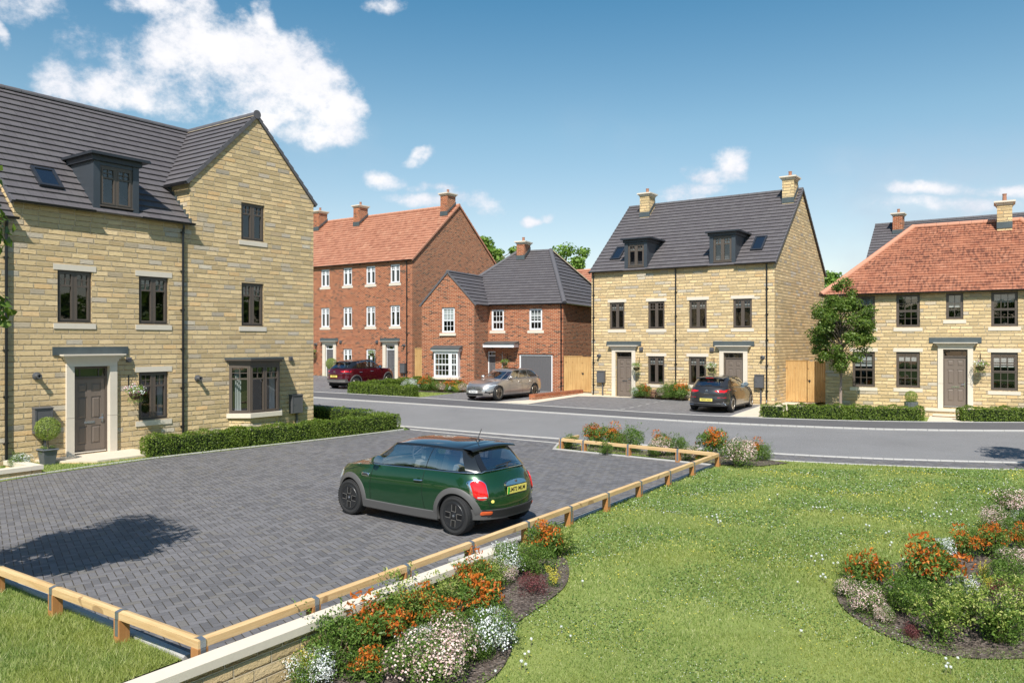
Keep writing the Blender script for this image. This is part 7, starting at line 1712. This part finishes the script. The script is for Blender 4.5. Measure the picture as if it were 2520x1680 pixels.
def estate():
    S = dict(name='parked_car', paint='paint_silver', pillar='paint_silver', roofpaint='paint_silver', W=.905, wb=2.865, rt=.335, Ra=.368, track=.895, wt=.23, xf=2.27, xr=-2.47, cladmat='cladding_dark', sill=(.02, .05), rimstyle='spoke', spokes=5, spokemat='rim_bronze', res=.6,
             zb=[(-2.47, .32), (-2.0, .26), (-1, .19), (1, .19), (1.9, .18), (2.27, .2)],
             belt=[(-2.47, .97), (-2.0, 1.0), (-1, .985), (0, .965), (.7, .94), (1.2, .895), (1.7, .835), (2.0, .775), (2.15, .73), (2.27, .69)],
             rows=[(0, 2.18, -2.36, .95), (.10, 2.25, -2.46, .98), (.3, 2.27, -2.48, 1.0), (.50, 2.26, -2.47, 1.0), (.68, 2.23, -2.45, .99), (.82, 2.17, -2.41, .965), (.93, 2.11, -2.36, .93), (1, 2.06, -2.31, .89)], exp=(6, 7, 2.5, 2.7), crown=.045,
             gh=dict(xf0=.98, xr0=-2.30, xf1=.12, xr1=-1.90, w0=.80, w1=.60, crown=.05, zr=[(-2.1, 1.315), (-1.5, 1.375), (-.6, 1.40), (-.1, 1.385), (.3, 1.31)], win=[(.075, .33), (.355, .60), (.615, .90)], rw=.10, exp=(9, 10, 2.4, 2.6)), seats=[-.1, -1.05], mirror=.47, seat='seat_light', glassroof=(-.15, -1.0))
    P, body, K = car(S, (-.44, 39.05, H(39.05)+.066), -127.5, 'silver estate car parked nose out on the drive of the garage house'); rx = K['rx']
    K['end']('grille', [(-.50, .52), (-.40, .44), (.40, .44), (.50, .52), (.44, .62), (.25, .655), (-.25, .655), (-.44, .62)], 'cladding', off=.008, both=False, s_end=1, bulge=.004)
    m = MB(); x = rx(0, .55, 1)+.016; m.lathe([(.085, 0), (.085, .008), (.072, .010), (.070, 0)], 24, (x, 0, .55), axis='x')
    for k in range(3): a = R_(90+120*k); m.prism([(x+.002, .010*math.cos(a+1.57), .55+.010*math.sin(a+1.57)), (x+.002, .075*math.cos(a), .55+.075*math.sin(a)), (x+.002, .010*math.cos(a-1.57), .55+.010*math.sin(a-1.57))], (.006, 0, 0))
    m.build('star_emblem', 'chrome', P)
    for s_ in (1, -1): MB().box(x-.012, x+.004, s_*.10, s_*.44, .545, .562).build('grille_bar', 'chrome', P) if s_ > 0 else MB().box(x-.012, x+.004, -.44, -.10, .545, .562).build('grille_bar', 'chrome', P)
    K['end']('headlamp', [(.80, .745), (.86, .70), (.78, .635), (.58, .60), (.52, .615), (.62, .70)], 'lens_clear', off=.010, s_end=1)
    K['end']('air_intake', [(.84, .44), (.84, .31), (.74, .285), (.56, .35), (.60, .45)], 'cladding_dark', off=.006, s_end=1, bulge=0)
    m = MB(); ys = np.linspace(-.50, .50, 15); m.grid([[(rx(abs(y), .30, 1)+o_, y, z) for y in ys] for z, o_ in ((.225, .0), (.23, .008), (.335, .008), (.34, .0))]); m.build('lower_grille', 'cladding_dark', P)
    plate(P, K, rx(0, .40, 1)+.016, .40, 'FB23 BGO', 'plate_white', s_end=1, w=.52, h=.115, size=.088)
    K['end']('tail_lamp', [(.86, .88), (.84, .80), (.60, .79), (.56, .84), (.70, .89)], 'tail_red', off=.008)
    for pts in ([(.55, .93), (.62, .60), (.58, .21)], [(-.35, .97), (-.40, .55), (-.42, .2)], [(-1.30, .985), (-1.22, .72), (-1.05, .55), (-1.0, .3)], [(2.12, .62), (1.75, .735), (1.2, .845), (.98, .90)]): K['seam'](pts)
    for s_ in (1, -1):
        for x0 in (-.20, -1.12): y = K['sy'](x0, .82); MB().tube([(x0+.10, s_*(y+.0), .82), (x0+.09, s_*(y+.03), .82), (x0-.09, s_*(y+.03), .825), (x0-.10, s_*y, .825)], .014, 6).build('door_handle', 'rim_silver', P)
        m = MB(); pts = [K['gpt'](('s', q), 0.03) for q in np.linspace(.03, .93, 20)]; m.tube([(p[0], s_*(p[1]+.004), p[2]) for p in pts], .008, 4); m.build('window_trim', 'chrome', P)
    pass
estate()

def suv():
    S = dict(name='parked_car', paint='paint_red', pillar='paint_black', roofpaint='paint_black', W=.91, wb=2.665, rt=.35, Ra=.40, track=.90, wt=.23, xf=2.20, xr=-2.20, arch=.065, cladmat='cladding', sill=(.04, .12), rimstyle='spoke', spokes=5, spokemat='rim_bronze', res=.6,
             zb=[(-2.2, .40), (-1.8, .34), (-.9, .27), (.9, .27), (1.8, .30), (2.2, .36)],
             belt=[(-2.2, 1.10), (-1.7, 1.16), (-1, 1.12), (0, 1.08), (.8, 1.05), (1.3, 1.01), (1.8, .95), (2.05, .88), (2.2, .80)],
             rows=[(0, 2.08, -2.06, .95), (.10, 2.17, -2.18, .98), (.3, 2.20, -2.21, 1.0), (.50, 2.19, -2.18, 1.0), (.68, 2.16, -2.17, .99), (.82, 2.10, -2.13, .965), (.93, 2.04, -2.06, .935), (1, 1.98, -2.0, .90)], exp=(6.5, 7.5, 2.3, 2.7), crown=.05,
             gh=dict(xf0=1.18, xr0=-1.98, xf1=.38, xr1=-1.50, w0=.80, w1=.62, crown=.05, zr=[(-1.7, 1.47), (-1.3, 1.53), (-.4, 1.575), (.2, 1.56), (.55, 1.49)], win=[(.078, .40), (.425, .69), (.705, .78)], rw=.10, exp=(9, 10, 2.4, 2.6)), seats=[.1, -.85], mirror=.66, mirpaint='paint_black')
    P, body, K = car(S, (-8.75, 46.0, H(46.0)+.062), 57, 'dark red crossover car with a black roof parked before the brick terrace'); rx = K['rx']
    P.rotation_euler = (0, R_(-2.0), R_(57)); 
    K['end']('tail_lamp', [(.84, 1.04), (.84, .96), (.66, .955), (.46, 1.0), (.40, 1.03), (.62, 1.055)], 'tail_red', off=.008); K['end']('tail_lamp_smoked', [(.80, .955), (.78, .91), (.55, .93), (.50, .975), (.64, .953)], 'cladding_dark', off=.008)
    plate(P, K, rx(0, .74)-.010, .75, 'HE23 JPL', 'plate_yellow', w=.52, h=.112, size=.088)
    M = lambda z: Matrix.Translation((rx(0, z)-.006, 0, z)) @ Matrix.Rotation(R_(-90), 4, 'Z') @ Matrix.Rotation(R_(90), 4, 'X')
    text_mesh(P, 'Q A S H Q A I', .060, M(.90), 'chrome', 'badge_lettering', .001)
    m = MB(); m.lathe([(.060, -.001), (.060, -.008), (.046, -.010), (.044, -.001)], 20, (rx(0, 1.0)-.004, 0, 1.0), axis='x').box(rx(0, 1.0)-.014, rx(0, 1.0)-.004, -.062, .062, .99, 1.01).build('round_badge', 'chrome', P)
    for nm, mat, z0, z1, yw, off in (('bumper_trim', 'cladding', .40, .60, .86, .010), ('skid_plate', 'rim_silver', .44, .52, .70, .020)):
        m = MB(); ys = np.linspace(-yw, yw, 21); prof = [(z0-.02, -.04), (z0, off), (z1, off), (z1+.004, -.01)]; m.grid([[(rx(abs(y), max(z, .46))-o_, y, z) for y in ys] for z, o_ in prof]); m.build(nm, mat, P, fixn=True)
    m = MB(); ys = np.linspace(-.58, .58, 13); zt = lambda y: 1.475+.045*(1-(abs(y)/.62)**2.2); xo = lambda y: -1.50-.16*(1-(abs(y)/.8)**3)
    m.grid([[(xo(y)+.22, y, zt(y)+.025) for y in ys], [(xo(y), y, zt(y)) for y in ys], [(xo(y)+.004, y, zt(y)-.03) for y in ys], [(xo(y)+.12, y, zt(y)-.04) for y in ys]]); m.build('roof_spoiler', 'paint_black', P, smooth=True)
    a = K['gpt'](('r', .7), .10); MB().tube([(a[0]-.02, .12, a[2]+.0), (a[0]-.02, -.16, a[2]+.01)], .012, 5).build('rear_wiper', 'cladding_dark', P)
    for pts in ([(.75, 1.03), (.78, .70), (.72, .33)], [(-.18, 1.07), (-.22, .65), (-.25, .3)], [(-1.05, 1.1), (-.98, .85), (-.88, .7), (-.82, .42)]): K['seam'](pts)
    for s_ in (1, -1):
        for x0 in (-.05, -.95): y = K['sy'](x0, .93); MB().tube([(x0+.09, s_*(y+.0), .93), (x0+.08, s_*(y+.03), .93), (x0-.08, s_*(y+.03), .935), (x0-.09, s_*y, .935)], .013, 6).build('door_handle', 'chrome', P)
    K['end']('headlamp', [(.84, .92), (.80, .85), (.5, .85), (.42, .90), (.6, .94)], 'lens_clear', s_end=1)
suv()
